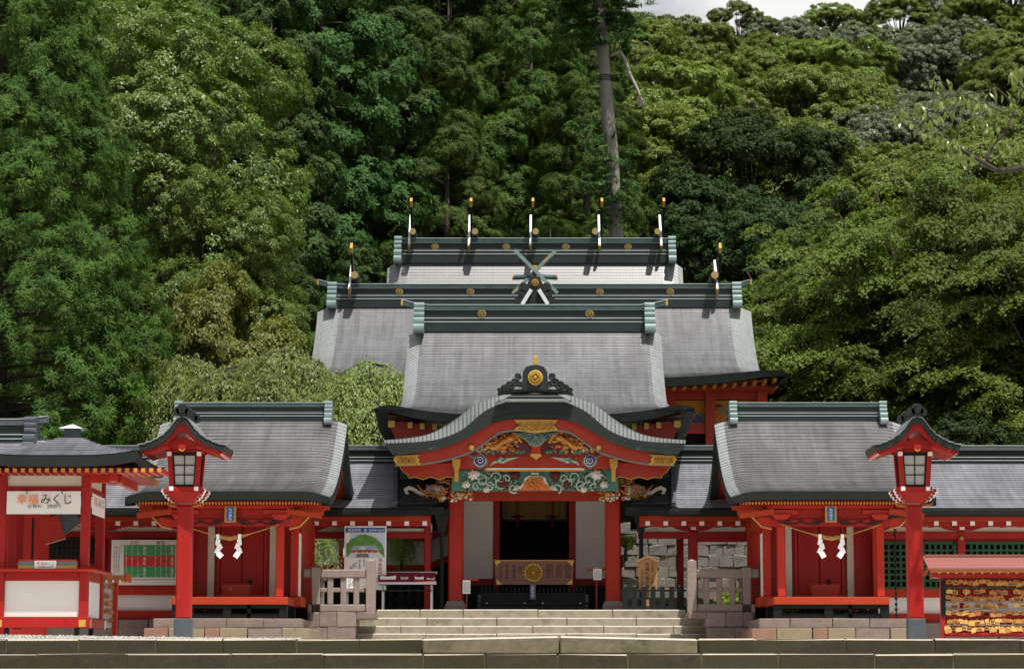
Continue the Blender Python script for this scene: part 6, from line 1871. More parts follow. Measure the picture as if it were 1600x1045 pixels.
sbn = thing('banner', 'white fortune banner hanging on the right side of the booth', 'banner', (xb + .07, 35.6, bz(800)))
q = MB(); q.grid([[(xb + .07, YA + .08 + (YB - YA - .16) * i / 8, z) for i in range(9)] for z in (bz(802), bz(770))]); q.build('cloth', MT['banner'], sbn)
for s_, m_, yy, wd in (('みくじ', 'ink', YA + .8, .42), ('幸福', 'orangeink', YA + .36, .28)):
    letter(sbn, s_, MT[m_], xb + .074, yy, bz(781), wd=wd, h=.13, rot=R(90))
# counter display with little sign
cb = thing('fortune_tray', 'low red tray of folded fortune slips on the booth counter', 'tray', (X(75, 34.95, 885), 34.95, bz(888)))
x0, x1 = X(30, 34.95, 880), X(121, 34.95, 880)
MB().box(x0, x1, 34.9, 34.92, bz(888.3), bz(877)).build('front_panel', MT['cteal'], cb)
q = MB(); q.box(x0 - .02, x1 + .02, 34.9, 34.94, bz(877), bz(874)); q.box(x0 - .02, x0, 34.9, 35.3, bz(888.3), bz(874)); q.box(x1, x1 + .02, 34.9, 35.3, bz(888.3), bz(874)); q.build('frame', MT['red'], cb)
MB().box(x0, x1, 34.895, 34.9, bz(888.2), bz(883.5)).build('slip_row', MT['emapale'], cb)
MB().box(x0, x1, 34.94, 35.3, bz(888.3), bz(880)).build('slips', MT['paper'], cb)
cs = thing('counter_sign', 'small white card with orange and black lettering on the fortune tray', 'sign', (X(71, 34.88, 885), 34.88, bz(888)))
MB().box(X(54, 34.88, 880), X(88, 34.88, 880), 34.875, 34.885, bz(888.4), bz(876)).build('card', MT['paper'], cs)
letter(cs, '幸福', MT['orangeink'], X(63, 34.87, 880), 34.872, bz(880.3), wd=.11, h=.052)
letter(cs, 'みくじ', MT['ink'], X(77.5, 34.87, 880), 34.872, bz(880.3), wd=.13, h=.05)
letter(cs, '初穂料 200円', MT['ink'], X(71, 34.87, 880), 34.872, bz(885.8), wd=.2, h=.025)
# small gabled red slip dispenser inside
dp = thing('slip_dispenser', 'small red gabled cabinet standing inside the booth', 'cabinet', (X(85, 35.8, 880), 35.8, bz(888)))
q = MB(); q.box(X(50, 35.7, 850), X(53, 35.7, 850), 35.65, 35.7, bz(888), bz(804)); q.build('pole', MT['black'], dp)
q = MB(); q.beam((X(76, 35.7, 810), 35.7, bz(804)), (X(86, 35.7, 840), 35.7, bz(842)), .12, .3); q.build('slope', MT['red'], dp)
q = MB(); q.beam((X(86, 35.7, 800), 35.7, bz(800)), (X(104, 35.7, 830), 35.7, bz(828)), .08, .5); q.build('slope', MT['slate'], dp)
q = MB(); q.box(X(14, 35.9, 830), X(24, 35.9, 830), 35.85, 35.9, bz(888), bz(790)); q.build('stand', MT['crimson'], dp)

# building roof behind the booth
ofc = thing('office_building', 'grey tiled roof of a building behind the fortune booth', 'building', (X(-80, 43, 850), 43, ZT))
RYY = 43.0
rx1_ = X(44, RYY, 670)
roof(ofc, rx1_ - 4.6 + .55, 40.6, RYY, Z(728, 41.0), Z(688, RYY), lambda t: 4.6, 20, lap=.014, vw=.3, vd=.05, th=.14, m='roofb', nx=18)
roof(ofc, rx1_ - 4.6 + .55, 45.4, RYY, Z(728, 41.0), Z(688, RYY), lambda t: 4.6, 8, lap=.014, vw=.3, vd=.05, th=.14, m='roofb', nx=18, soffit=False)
box_ridge(ofc, rx1_ - 4.6, 4.6, RYY, Z(692, RYY), Z(656, RYY) - Z(692, RYY), cap_tip=.03, cap_over=.33, endw=.2, drop=.2, mend='slate', cap_m='slate')
MB().box(rx1_ - 8.6, rx1_ + .1, 41.5, 44.6, ZT, Z(735, 42)).build('wall', MT['crimson'], ofc)

# ================================================================== CHART BOARD
YCB = 49.85
ch = thing('notice_chart', 'white notice chart with green and red bands on the corridor wall', 'notice board', (X(226, YCB, 880), YCB, Z(912, YCB)))
L = lambda px, py: (X(px, YCB, py), Z(py, YCB))
def crect(name, a, b, c, d, m, off, parent=ch, th=.004):
    (x0, z1), (x1, z0) = L(a, c), L(b, d)
    return MB().box(x0, x1, YCB - off - th, YCB - off, z0, z1).build(name, MT[m], parent)
crect('panel', 174.5, 279, 843, 913.5, 'banner', -.04, th=.04)
crect('tray_line', 184, 278, 904.5, 905.5, 'steel', .001)
bands = []
for c, d, m_ in ((851, 867.8, 'chartgreen'), (868, 884.3, 'chartred'), (884.5, 901.3, 'chartgreen')):
    bands.append((crect('band', 193.5, 273.5, c, d, m_, .001), c, d))
for (a, t_, m_) in ((210, '女性', 'redink'), (251, '男性', 'ink')):
    letter(ch, t_, MT[m_], L(a, 847.5)[0], YCB - .006, L(a, 847.5)[1], wd=.17, h=.062)
for (bo, c, d), t_ in zip(bands, ('前厄', '本厄', '後厄')):
    for px in (226, 269):
        letter(bo, vert(t_), MT['paper'], L(px, (c + d) / 2)[0], YCB - .0075, L(px, (c + d) / 2)[1], h=.165, wd=.06)
    for px, tt in ((197.5, '昭和四十年生'), (206.5, '平成六年生'), (215.5, '三十三歳'), (243, '昭和三九年'), (251.5, '平成十二年生'), (260, '四十二歳')):
        letter(bo, vert(tt), MT['paper'], L(px, (c + d) / 2)[0], YCB - .0075, L(px, (c + d) / 2)[1], h=.175, wd=.025)
for px, a, b in ((190, 850, 862), (186, 853, 894), (182, 853, 894), (178.5, 853, 898), (276.5, 881, 888)):
    letter(ch, vert('厄年とは人生の節目にあたり身を慎む年とされ'[: int((b - a) / 2.2) + 1]), MT['ink'], L(px, (a + b) / 2)[0], YCB - .006, L(px, (a + b) / 2)[1], h=(b - a) * YCB / 4000, wd=.028)

# ================================================================== VOTIVE PLAQUES
EY_ = 34.2
er = thing('votive_rack', 'red rack with pink copper roof holding rows of votive plaques', 'rack', (X(1530, EY_, 930), EY_, ZT))
L = lambda px, py, y=EY_: (X(px, y, py), Z(py, y))
x0, x1 = X(1474, EY_, 930), X(1660, EY_, 930)
xr1 = X(1690, EY_, 880)
q = MB()
a = L(1450.5, 887, EY_ - .24); c = L(1442, 868.5, EY_ + .12)
q.add([(a[0], EY_ - .24, a[1]), (xr1, EY_ - .24, a[1]), (xr1, EY_ + .12, c[1]), (c[0] + .0, EY_ + .12, c[1]), (a[0] , EY_ - .24, a[1] - .022), (xr1, EY_ - .24, a[1] - .022), (xr1, EY_ + .12, c[1] - .022), (c[0], EY_ + .12, c[1] - .022)],
      [(0,1,2,3),(7,6,5,4),(0,4,5,1),(1,5,6,2),(2,6,7,3),(3,7,4,0)])
q.build('roof_sheet', MT['pinkroof'], er)
q = MB(); q.box(c[0] + .02, xr1, EY_ + .08, EY_ + .2, c[1] - .01, c[1] + .022); q.build('roof_ridge', MT['pinkroof'], er)
q = MB(); q.box(a[0] + .03, xr1, EY_ - .23, EY_ - .19, a[1] - .055, a[1] - .024); q.build('eave_board', MT['emadark'], er)
q = MB(); q.box(a[0] + .08, xr1, EY_ - .1, EY_ + .2, a[1] - .12, a[1] - .055); q.build('eave_beam', MT['crimson'], er)
re_ = MB(); re_.box(-.012, .012, -.1, .15, -.014, .014); rm3 = re_.mesh('rafter', m=MT['emapale'])
px = 1467
while px < 1690:
    inst('rafter', rm3, (X(px, EY_ - .1, 895), EY_ - .06, Z(894.5, EY_ - .1)), er); px += 13.4
q = MB(); q.beam((c[0] - .0, EY_ + .05, Z(898, EY_)), (c[0] + .06, EY_ - .1, Z(885, EY_)), .03, .03); q.build('brace', MT['orange'], er)
for px, m_, yb, yt in ((1473, 'crimson', 996, 895),):
    MB().box(X(px - 3.5, EY_, 950), X(px + 3.5, EY_, 950), EY_ - .03, EY_ + .05, ZT, Z(yt, EY_)).build('post', MT[m_], er, bevel=.006)
MB().box(X(1469.5, EY_, 930), X(1476.5, EY_, 930), EY_ - .045, EY_ - .03, Z(964, EY_), Z(905, EY_)).build('dark_strip', MT['black'], er)
MB().box(x0, xr1, EY_ + .06, EY_ + .08, Z(994, EY_), Z(900, EY_)).build('back_board', MT['crimson'], er)
for (ya, yb_) in ((938, 955),):
    MB().box(X(1478, EY_, 940), X(1500, EY_, 940), EY_ + .05, EY_ + .06, Z(yb_, EY_), Z(ya, EY_)).build('white_panel', MT['white'], er)
    MB().box(X(1508, EY_, 940), X(1690, EY_, 940), EY_ + .05, EY_ + .06, Z(yb_, EY_), Z(ya, EY_)).build('white_panel', MT['white'], er)
for py, m_ in ((902, 'green'), (917.5, 'green'), (929, 'crimson'), (940, 'steel'), (951, 'steel'), (962, 'crimson'), (976, 'steel')):
    MB().box(x0, xr1, EY_ + .0, EY_ + .025, Z(py + 1.2, EY_), Z(py - 1, EY_)).build('hanging_bar', MT[m_], er)
MB().box(x0 - .0, xr1, EY_ - .03, EY_ + .05, Z(992, EY_), Z(987.5, EY_)).build('rail', MT['crimson'], er)
def ema_mesh(m, w=.085, h=.055):
    q = MB(); q.prism([(-w / 2, -h / 2), (w / 2, -h / 2), (w / 2, h * .32), (0, h * .5), (-w / 2, h * .32)], -.006, .006)
    q.tube([(0, 0, h * .42), (.003, -.002, h * .85)], .0025, 3)
    return q.mesh('votive_plaque', m=MT[m])
EM = [ema_mesh('emawood'), ema_mesh('emawood'), ema_mesh('emadark'), ema_mesh('emapale'), ema_mesh('emapale')]
inkm = MB()
for k in range(5):
    inkm.box(-.03 + k * .013, -.022 + k * .013, -.0075, -.0065, -.02 + .004 * (k % 2), .014 - .005 * (k % 3))
inkme = inkm.mesh('ink_marks', m=MT['ink'])
random.seed(5)
LABE = ['small honey-coloured wooden plaque hanging in rows on the red rack', 'small dark brown wooden plaque hanging in rows on the red rack', 'small pale new wooden plaque hanging in rows on the red rack']
ne = 0
for row, (py, kinds, dens) in enumerate(((909.5, (0, 1, 2, 0), 1), (923.5, (0, 2, 2, 3), .85), (934, (2, 0, 2, 2), .9), (946, (0, 2, 2, 3), .85), (957.5, (2, 0, 3, 2), .9), (970, (3, 0, 3, 2), 1), (981.5, (3, 3, 0, 3), 1))):
    px = 1479 + random.uniform(0, 5)
    while px < 1612:
        if random.random() < dens:
            for lay in range(2 if random.random() < .55 else 1):
                k = random.choice(kinds)
                e = inst('votive_plaque', EM[k], (X(px + lay * random.uniform(-3, 4), EY_, py), EY_ - .028 - lay * .016 - random.uniform(0, .008), Z(py + random.uniform(-1.8, 2.0) + lay * 1.8, EY_)), None, (random.uniform(-.18, .08), random.uniform(-.2, .2) * (3 if random.random() < .10 else 1), random.uniform(-.4, .4)), (random.uniform(.82, 1.15),) * 3)
                tag(e, LABE[0 if k in (0, 1) else 1 if k == 2 else 2], 'votive plaque', 'wooden votive plaques on the right rack'); ne += 1
                if random.random() < .35:
                    j = bpy.data.objects.new('ink_marks', inkme); COL.objects.link(j); j.parent = e
        px += random.uniform(7.6, 9.8)

# the narrow rack beside the booth
YR2 = 36.9
er2 = thing('votive_rack', 'narrow red rack of votive plaques close behind the booth', 'rack', (X(170, YR2, 950), YR2, ZT))
MB().box(X(177, YR2, 930), X(184, YR2, 930), YR2 - .04, YR2 + .04, ZT, Z(905, YR2)).build('post', MT['red'], er2, bevel=.006)
MB().box(X(120, YR2, 930), X(178, YR2, 930), YR2 + .02, YR2 + .05, Z(980, YR2), Z(905, YR2)).build('back_board', MT['white'], er2)
q = MB(); q.box(X(120, YR2, 900), X(199, YR2, 900), YR2 - .25, YR2 + .25, Z(909, YR2), Z(899, YR2)); q.build('roof_board', MT['emadark'], er2)
q = MB(); q.box(X(199, YR2, 900), X(201, YR2, 900), YR2 - .25, YR2 + .25, Z(909, YR2), Z(896, YR2)); q.build('end_board', MT['orange'], er2)
for px in (161, 171, 181, 192):
    q = MB(); q.box(X(px - 1.2, YR2, 907), X(px + 1.2, YR2, 907), YR2 - .27, YR2 - .2, Z(910.5, YR2), Z(906.5, YR2)); q.build('rafter_end', MT['whitepaint'], er2)
for py in (916, 930, 942, 955, 968):
    for px in (160, 167, 174):
        if random.random() < .88:
            k = random.choice((0, 2, 2, 3))
            e = inst('votive_plaque', EM[k], (X(px, YR2, py), YR2 - .02 - random.uniform(0, .02), Z(py + random.uniform(-1, 1), YR2)), None, (0, random.uniform(-.3, .3), random.uniform(-.2, .2)), (1.05,) * 3)
            tag(e, ['small honey-coloured', 'small dark brown', 'small pale'][0 if k < 2 else 1 if k == 2 else 2] + ' wooden plaque on the narrow rack behind the booth', 'votive plaque', 'wooden votive plaques on the narrow left rack')

# rain chain at the right shrine
rc = thing('rain_chain', 'dark rain chain of little cups hanging before the green lattice', 'rain chain', (X(1399.5, 47.5, 900), 47.5, ZT))
xx = X(1399.5, 47.5, 900)
q = MB(); q.frustum(xx - .05, xx + .05, 47.45, 47.55, Z(822, 47.5), xx - .13, xx + .13, 47.37, 47.63, Z(800, 47.5)); q.build('funnel', MT['fascia'], rc)
q = MB(); q.lathe([(.012, 0), (.012, .03), (.036, .085), (.03, .085)], (0, 0, 0), 7); cup = q.mesh('cup', m=MT['black'])
z = Z(825, 47.5); 
while z > Z(994, 47.5):
    inst('cup', cup, (xx, 47.5, z - .09), rc); z -= .098
q = MB(); q.tube([(xx, 47.5, ZT), (xx, 47.5, Z(822, 47.5))], .006, 4); q.build('chain_wire', MT['black'], rc)
q = MB(); q.tube([(xx, 48.9, Z(800, 48.9)), (xx, 47.5, Z(800, 47.5))], .03, 6); q.build('spout', MT['black'], rc)

# ================================================================== TREES
def unit(v):
    return v / np.maximum(np.linalg.norm(v, axis=-1, keepdims=True), 1e-9)

def rdir(n):
    return unit(RNG.normal(size=(n, 3)))

def cards(name, C, N, D, L, W, m, tint, cup=.0):
    """leaf-sized blades: centres C, facing N, pointing along D"""
    n = len(C)
    D = unit(D - N * np.sum(D * N, 1, keepdims=True) + 1e-6)
    S = np.cross(N, D)
    L = np.broadcast_to(np.asarray(L, float), (n,))[:, None]; W = np.broadcast_to(np.asarray(W, float), (n,))[:, None]
    V = np.empty((n, 3, 3), np.float32)
    V[:, 0] = C - D * L * .5 + S * W * .38
    V[:, 1] = C + D * L * .5
    V[:, 2] = C - D * L * .28 - S * W * .62
    me = bpy.data.meshes.new(name)
    me.vertices.add(n * 3); me.vertices.foreach_set('co', V.reshape(-1))
    me.loops.add(n * 3); me.loops.foreach_set('vertex_index', np.arange(n * 3, dtype=np.int32))
    me.polygons.add(n); me.polygons.foreach_set('loop_start', np.arange(0, n * 3, 3, dtype=np.int32))
    at = me.attributes.new('tint', 'FLOAT', 'FACE')
    at.data.foreach_set('value', np.clip(tint, 0, 1).astype(np.float32))
    me.materials.append(m)
    me.update()
    return me

def clump_cards(name, cc, cr, cdir, per, size, m, flat=.75, spread=.4, upb=.5, asp=.55, tv=.18, shell=.45, hemi=-.25):
    """cc clump centres, cr radii, cdir outward directions"""
    k = len(cc)
    n = k * per
    ci = np.repeat(np.arange(k), per)
    d = rdir(n)
    out = cdir[ci]
    dot = np.sum(d * out, 1)
    fl = dot < hemi
    d[fl] -= 2 * dot[fl][:, None] * out[fl]
    rad = cr[ci] * (shell + (1 - shell) * RNG.random(n) ** .6) * RNG.uniform(.8, 1.12, n)
    off = d * rad[:, None]
    off[:, 2] *= flat
    C = cc[ci] + off
    Nn = unit(d * (1 - upb) * .6 + out * .75 + np.array([0, 0, 1.0]) * upb * .8 + RNG.normal(size=(n, 3)) * spread)
    D = unit(d + np.array([0, 0, -.35]) + RNG.normal(size=(n, 3)) * .5)
    L = size * RNG.uniform(.7, 1.35, n)
    ct = RNG.normal(.45, tv * .55, k)
    tint = ct[ci] + RNG.normal(0, tv, n)
    return cards(name, C, Nn, D, L, L * asp, m, tint, .1)

def trunk_mesh(name, pts_list, m):
    mb = MB()
    for pts, rs, n in pts_list:
        mb.tube(pts, rs, n)
    return mb.mesh(name, m=m, smooth=True)

def lobes_on(rx, ry, rz, n, jitter=.18, lower=-.75):
    i = np.arange(n) + .5
    z = 1 - (1 - lower) * i / n
    ph = i * 2.39996 + RNG.random() * 6
    r = np.sqrt(np.maximum(0, 1 - z * z))
    d = np.stack([r * np.cos(ph), r * np.sin(ph), z], 1)
    d = unit(d + RNG.normal(size=d.shape) * jitter)
    return d, d * np.array([rx, ry, rz])

def make_broad(name, rx, ry, rz, nl, lr, nc, cr, per, size, m, flat=.75, trunk_h=6, bark='bark', upb=.5, inner=.72, spread=.38, lower=-.7, asp=.55, tv=.18, up=.65):
    """billowing crown: boughs on an envelope, clumps on each bough, leaves on each clump; origin at the foot"""
    d, c = lobes_on(rx, ry, rz, nl, lower=lower)
    c = c * RNG.uniform(inner, 1.0, (nl, 1))
    lrad = RNG.uniform(*lr, nl)
    cen = np.array([0, 0, trunk_h + rz * .75])
    CC = []; CD = []; CR = []
    for i in range(nl):
        k = int(nc * (lrad[i] / np.mean(lr)) ** 2)
        v = rdir(k * 3)
        face = unit(d[i] * .6 + np.array([0, 0, up]))
        v = v[np.sum(v * face, 1) > -.25][:k]
        CC.append(cen + c[i] + v * lrad[i] * np.array([1, 1, flat]) * RNG.uniform(.8, 1.05, (len(v), 1)))
        CD.append(unit(v * .7 + face * .5)); CR.append(RNG.uniform(*cr, len(v)))
    CC = np.concatenate(CC); CD = np.concatenate(CD); CR = np.concatenate(CR)
    me = clump_cards(name + '_crown', CC, CR, CD, per, size, m, upb=upb, spread=spread, asp=asp, tv=tv)
    limbs = [([(0, 0, -.6), (.1, .05, trunk_h * .5), (.0, .1, trunk_h + rz * .5), (.05, 0, trunk_h + rz * 1.2)], [.03 * (rx + rz) + .12, .028 * (rx + rz) + .08, .018 * (rx + rz) + .05, .03], 9)]
    for i in range(0, nl):
        p0 = Vector((.05, .05, trunk_h * RNG.uniform(.75, 1.1) + rz * .15)); p2 = Vector(cen + c[i] * .93)
        p1 = p0.lerp(p2, .55) + Vector((0, 0, rz * .10))
        limbs.append(([p0, p1, p2], [.085, .05, .018], 6))
    return me, trunk_mesh(name + '_trunk', limbs, MT[bark])

def make_cedar(name, h, rad, m, nb=60, lr=(.7, 1.1), nc=26, cr=(.22, .36), per=46, size=.30, bark='bark', base=.12, shape=.8, asp=.22, upb=.35, flat=.8, tilt=.25, fuzz=.35, rmax=99, back=9, env=None, pw=1.0, rlo=.7):
    """tall conifer of rounded puffs of needle sprays"""
    CC = []; CD = []; CR = []; limbs = []
    for i in range(nb):
        f = base + (1 - base) * ((i + RNG.random()) / nb) ** pw
        z = f * h
        R_ = (float(np.interp(z, env[0], env[1])) if env else min(rad * (1 - f) ** shape, rmax)) * RNG.uniform(rlo, 1.05) + (.05 if env else .25)
        an = i * 2.39996 + RNG.normal() * .35
        if math.sin(an) > back and i % 3: continue
        lrad = RNG.uniform(*lr) * (1.1 - .45 * f)
        c = np.array([math.cos(an) * R_, math.sin(an) * R_, z - R_ * tilt])
        out = unit(np.array([[math.cos(an), math.sin(an), .75]]))[0]
        v = rdir(nc * 3); v = v[np.sum(v * out, 1) > -.3][:nc]
        CC.append(c + v * lrad * np.array([1, 1, flat]))
        CD.append(unit(v + out * .35)); CR.append(RNG.uniform(*cr, len(v)))
        limbs.append(([(0, 0, z * .97), (c[0] * .6, c[1] * .6, (z * .97 + c[2]) / 2 + .15), tuple(c)], [.05, .03, .01], 5))
    CC = np.concatenate(CC); CD = np.concatenate(CD); CR = np.concatenate(CR)
    k = len(CC); n = k * per
    ci = np.repeat(np.arange(k), per)
    d = unit(CD[ci] + RNG.normal(size=(n, 3)) * .75 + np.array([0, 0, .25]))
    C = CC[ci] + d * (CR[ci] * RNG.uniform(.35, 1.0, n))[:, None]
    Nn = unit(rdir(n) * .5 + CD[ci] * 1.0 + np.array([0, -.1, .35]))
    D = unit(d + RNG.normal(size=(n, 3)) * fuzz)
    L = size * RNG.uniform(.7, 1.3, n)
    ct = RNG.normal(.42, .14, k)
    me = cards(name + '_crown', C, Nn, D, L, L * asp, m, ct[ci] + RNG.normal(0, .14, n))
    limbs.insert(0, ([(0, 0, -.8), (.05, 0, h * .3), (0, .05, h * .7), (0, 0, h * .99)], [.018 * h + .1, .014 * h + .06, .007 * h + .03, .02], 9))
    return me, trunk_mesh(name + '_trunk', limbs, MT[bark])

def make_maple(name, rx, ry, h, m, nb=22, pads=11, per=560, size=.08, bark='bark', base=2.0, back=.45):
    """layered crown: boughs leave the stem, each carries thin drooping pads of small leaves with gaps between the boughs"""
    C = []; Nn = []; T = []; DD = []; limbs = []
    limbs.append(([(0, 0, -.5), (.15, 0, base), (-.15, .1, h * .45), (.15, 0, h * .72)], [.26, .2, .13, .05], 9))
    for i in range(nb):
        f = (i + RNG.random()) / nb
        an = i * 2.39996 + RNG.normal() * .35
        if math.sin(an) > back and i % 2: continue
        zt = base + (h - base) * f
        env = math.sqrt(max(.05, 1 - (max(0, f - .22) / .80) ** 2)) * RNG.uniform(.72, 1.08)
        tip = np.array([math.cos(an) * rx * env, math.sin(an) * ry * env, zt])
        st = np.array([.1 * math.cos(an), .1 * math.sin(an), max(base * .7, zt * .52 - .3)])
        mid = st * .45 + tip * .55 + np.array([0, 0, .10 * h * (1 - f) + .3])
        bz = lambda u: (1 - u) ** 2 * st + 2 * u * (1 - u) * mid + u * u * tip
        limbs.append(([tuple(bz(u)) for u in np.linspace(0, .96, 7)], list(np.linspace(.085, .012, 7)), 6))
        tb_ = RNG.normal(.45, .10)
        for k in range(pads):
            u = .36 + .64 * (k + RNG.random()) / pads
            c = bz(u) + RNG.normal(size=3) * np.array([.55, .55, .22]) * (.5 + .7 * u)
            if k % 4 == 0: limbs.append(([tuple(bz(max(.1, u - .2))), tuple((bz(u) + c) / 2), tuple(c)], [.03, .018, .006], 4))
            pr = RNG.uniform(.45, .85)
            n = int(per * (pr / .65) ** 2)
            rr = RNG.random(n) ** .55 * pr; a2 = RNG.random(n) * 6.283
            rr = rr * (1 + .3 * np.sin(a2 * RNG.integers(3, 7) + RNG.random() * 6))
            x = rr * np.cos(a2); y = rr * np.sin(a2)
            ox, oy = math.cos(an) * .30, math.sin(an) * .30
            dz = -(x * ox + y * oy) - .30 * (rr / pr) ** 2 * pr + RNG.normal(0, .06, n)
            C.append(c + np.stack([x, y, dz], 1))
            Nn.append(np.stack([x / pr * .55 + ox, y / pr * .55 + oy - .15, np.full(n, .85)], 1) + RNG.normal(size=(n, 3)) * .36)
            DD.append(np.stack([x, y, -.3 * np.ones(n)], 1) + RNG.normal(size=(n, 3)) * .4)
            T.append(tb_ + RNG.normal(0, .06) + RNG.normal(0, .15, n))
    C = np.concatenate(C); Nn = unit(np.concatenate(Nn)); DD = unit(np.concatenate(DD)); T = np.concatenate(T)
    L = size * RNG.uniform(.7, 1.4, len(C))
    me = cards(name + '_crown', C, Nn, DD, L, L * .8, m, T)
    return me, trunk_mesh(name + '_trunk', limbs, MT[bark])

def make_weeping(name, domes, h, m, strands=150, per=46, bark='bark'):
    """arching boughs that each end in a dome of hanging leafy strands; domes: (x, y, top, radius) from the foot of the tree"""
    C = []; Nn = []; D = []; T = []; limbs = []
    limbs.append(([(0, 0, -.5), (.1, .1, h * .3), (0, .15, h * .55)], [.2, .16, .1], 9))
    for (dx, dy, top, r) in domes:
        end = np.array([dx, dy, top])
        limbs.append(([(0, .1, h * .5), (dx * .4, dy * .4 + .05, top * .93), (dx * .8, dy * .8, top + .02), tuple(end)], [.07, .05, .03, .015], 6))
        for q in range(9):
            a = RNG.random() * 6.283; e2 = end + np.array([math.cos(a) * r, math.sin(a) * r * .8, -.42 * r])
            limbs.append(([tuple(end), tuple((end + e2) / 2 + np.array([0, 0, .12 * r])), tuple(e2)], [.014, .01, .004], 4))
        for s in range(int(strands * (r / .9) ** 1.6)):
            rho = RNG.random() ** .6; a = RNG.random() * 6.283
            if math.sin(a) > .55 and s % 2: continue
            lob = 1 + .22 * math.sin(3 * a + dx * 5) + .12 * math.sin(7 * a + dy)
            a0 = end + np.array([math.cos(a) * r * rho * lob, math.sin(a) * r * rho * .85 * lob, -.55 * r * rho ** 2 + RNG.normal() * .05])
            ln = RNG.uniform(.35, 1.35) * (.40 + .85 * rho)
            od = np.array([math.cos(a), math.sin(a)]) * .35 * rho
            k = max(4, int(per * ln))
            u = np.sort(RNG.random(k))
            pts = np.stack([a0[0] + od[0] * (1 - (1 - u) ** 2) * ln, a0[1] + od[1] * (1 - (1 - u) ** 2) * ln, a0[2] + .05 * u - ln * u ** 1.4], 1) + RNG.normal(size=(k, 3)) * .045
            C.append(pts)
            Nn.append(np.array([math.cos(a) * .5 * rho, math.sin(a) * .5 * rho - .38, .62]) + RNG.normal(size=(k, 3)) * .36)
            D.append(np.array([od[0], od[1], -1.0]) + RNG.normal(size=(k, 3)) * .36)
            T.append(RNG.normal(.45, .10) + RNG.normal(0, .16, k))
    C = np.concatenate(C); Nn = unit(np.concatenate(Nn)); D = unit(np.concatenate(D)); T = np.concatenate(T)
    L = .10 * RNG.uniform(.7, 1.35, len(C))
    me = cards(name + '_crown', C, Nn, D, L, L * .36, m, T)
    return me, trunk_mesh(name + '_trunk', limbs, MT[bark])

def plant_tree(name, meshes, loc, label, group=None, s=1.0, rz=0.0, cat='tree', sz=None):
    crown, trunk = meshes
    t = thing(name, label, cat, loc, group)
    t.rotation_euler = (0, 0, rz)
    t.scale = (s, s, sz or s)
    for nm, me in (('trunk', trunk), ('crown', crown)):
        o = bpy.data.objects.new(nm, me); COL.objects.link(o); o.parent = t
    return t

# ---- species
plume = make_cedar('plume', 27.0, 4.9, MT['l_plume'], nb=430, lr=(.75, 1.2), nc=34, cr=(.20, .34), per=84, size=.14, asp=.21, base=.01, tilt=.06, fuzz=.22, back=.3, pw=1.45, rlo=.84, env=([0, 3, 5.5, 8, 11, 16, 21, 27], [3.1, 3.5, 3.6, 3.45, 2.65, 1.75, 1.0, .1]))
billowA = make_broad('billow_a', 3.3, 3.1, 8.0, 30, (1.5, 2.3), 84, (.24, .42), 106, .10, MT['l_billow'], trunk_h=4.6, upb=.5, tv=.16, spread=.34, inner=.78)
oliveA = make_broad('olive_a', 1.9, 1.9, 2.8, 34, (.55, .95), 40, (.16, .28), 110, .08, MT['l_olive'], trunk_h=1.0, upb=.4, spread=.4)
cypress = make_cedar('cypress', 24.0, 4.4, MT['l_cypress'], nb=95, lr=(.85, 1.45), nc=38, cr=(.24, .40), per=68, size=.195, asp=.34, base=.06, shape=.55, tilt=.35, fuzz=.45, flat=.6)
cedarA = make_cedar('cedar_a', 21.0, 4.2, MT['l_cedar'], nb=48, lr=(.95, 1.6), nc=56, cr=(.22, .38), per=78, size=.19, asp=.2, base=.05, shape=.5, tilt=.15, fuzz=.28, flat=.72)
cedarB = make_cedar('cedar_b', 17.0, 4.6, MT['l_cedar'], nb=42, lr=(1.1, 1.8), nc=60, cr=(.22, .38), per=78, size=.19, asp=.2, base=.04, shape=.45, tilt=.12, fuzz=.28, flat=.72)
hillA = make_broad('hill_a', 4.2, 4.2, 3.6, 26, (1.1, 1.9), 46, (.28, .46), 92, .15, MT['l_hill'], trunk_h=4.5, upb=.55, flat=.62)
hillB = make_broad('hill_b', 3.6, 3.6, 4.2, 30, (.9, 1.5), 40, (.26, .42), 92, .145, MT['l_hill'], trunk_h=4.5, upb=.5, flat=.6)
hillC = make_broad('hill_c', 4.6, 4.6, 3.2, 30, (1.0, 1.7), 38, (.26, .44), 88, .15, MT['l_silver'], trunk_h=4.5, upb=.5, flat=.7)
darkA = make_broad('dark_a', 3.8, 3.8, 4.6, 30, (1.0, 1.7), 38, (.28, .46), 80, .16, MT['l_dark'], trunk_h=3.5, upb=.45)
mapleA = make_maple('maple_a', 4.7, 3.9, 12.6, MT['l_maple'], nb=46, pads=12, per=560, size=.085, base=2.0)
mapleB = make_maple('maple_b', 3.1, 2.8, 8.6, MT['l_maple'], nb=28, pads=10, per=520, size=.085, base=1.2)
def domes_at(px0, Y, L_):
    """weeping domes where the photograph shows them, relative to the foot of the tree"""
    x0 = X(px0, Y, 600)
    return [(X(px, Y + dy, py) - x0, dy, Z(py + 14, Y + dy) - ZI, r / 4000 * (Y + dy)) for px, py, r, dy in L_]
weepA = make_weeping('weep_a', domes_at(325, 59.5, [(292, 546, 58, .2), (345, 572, 52, -.5), (385, 556, 56, .3), (262, 590, 46, -.3), (330, 612, 56, -.9), (395, 612, 54, -.7), (255, 640, 42, -.5)]), 6.6, MT['l_weep'])
weepB = make_weeping('weep_b', domes_at(450, 58.5, [(446, 533, 62, .2), (420, 572, 50, -.5), (492, 566, 52, -.2), (455, 600, 58, -.8), (515, 604, 44, -.5), (545, 592, 40, .1)]), 6.6, MT['l_weep'])
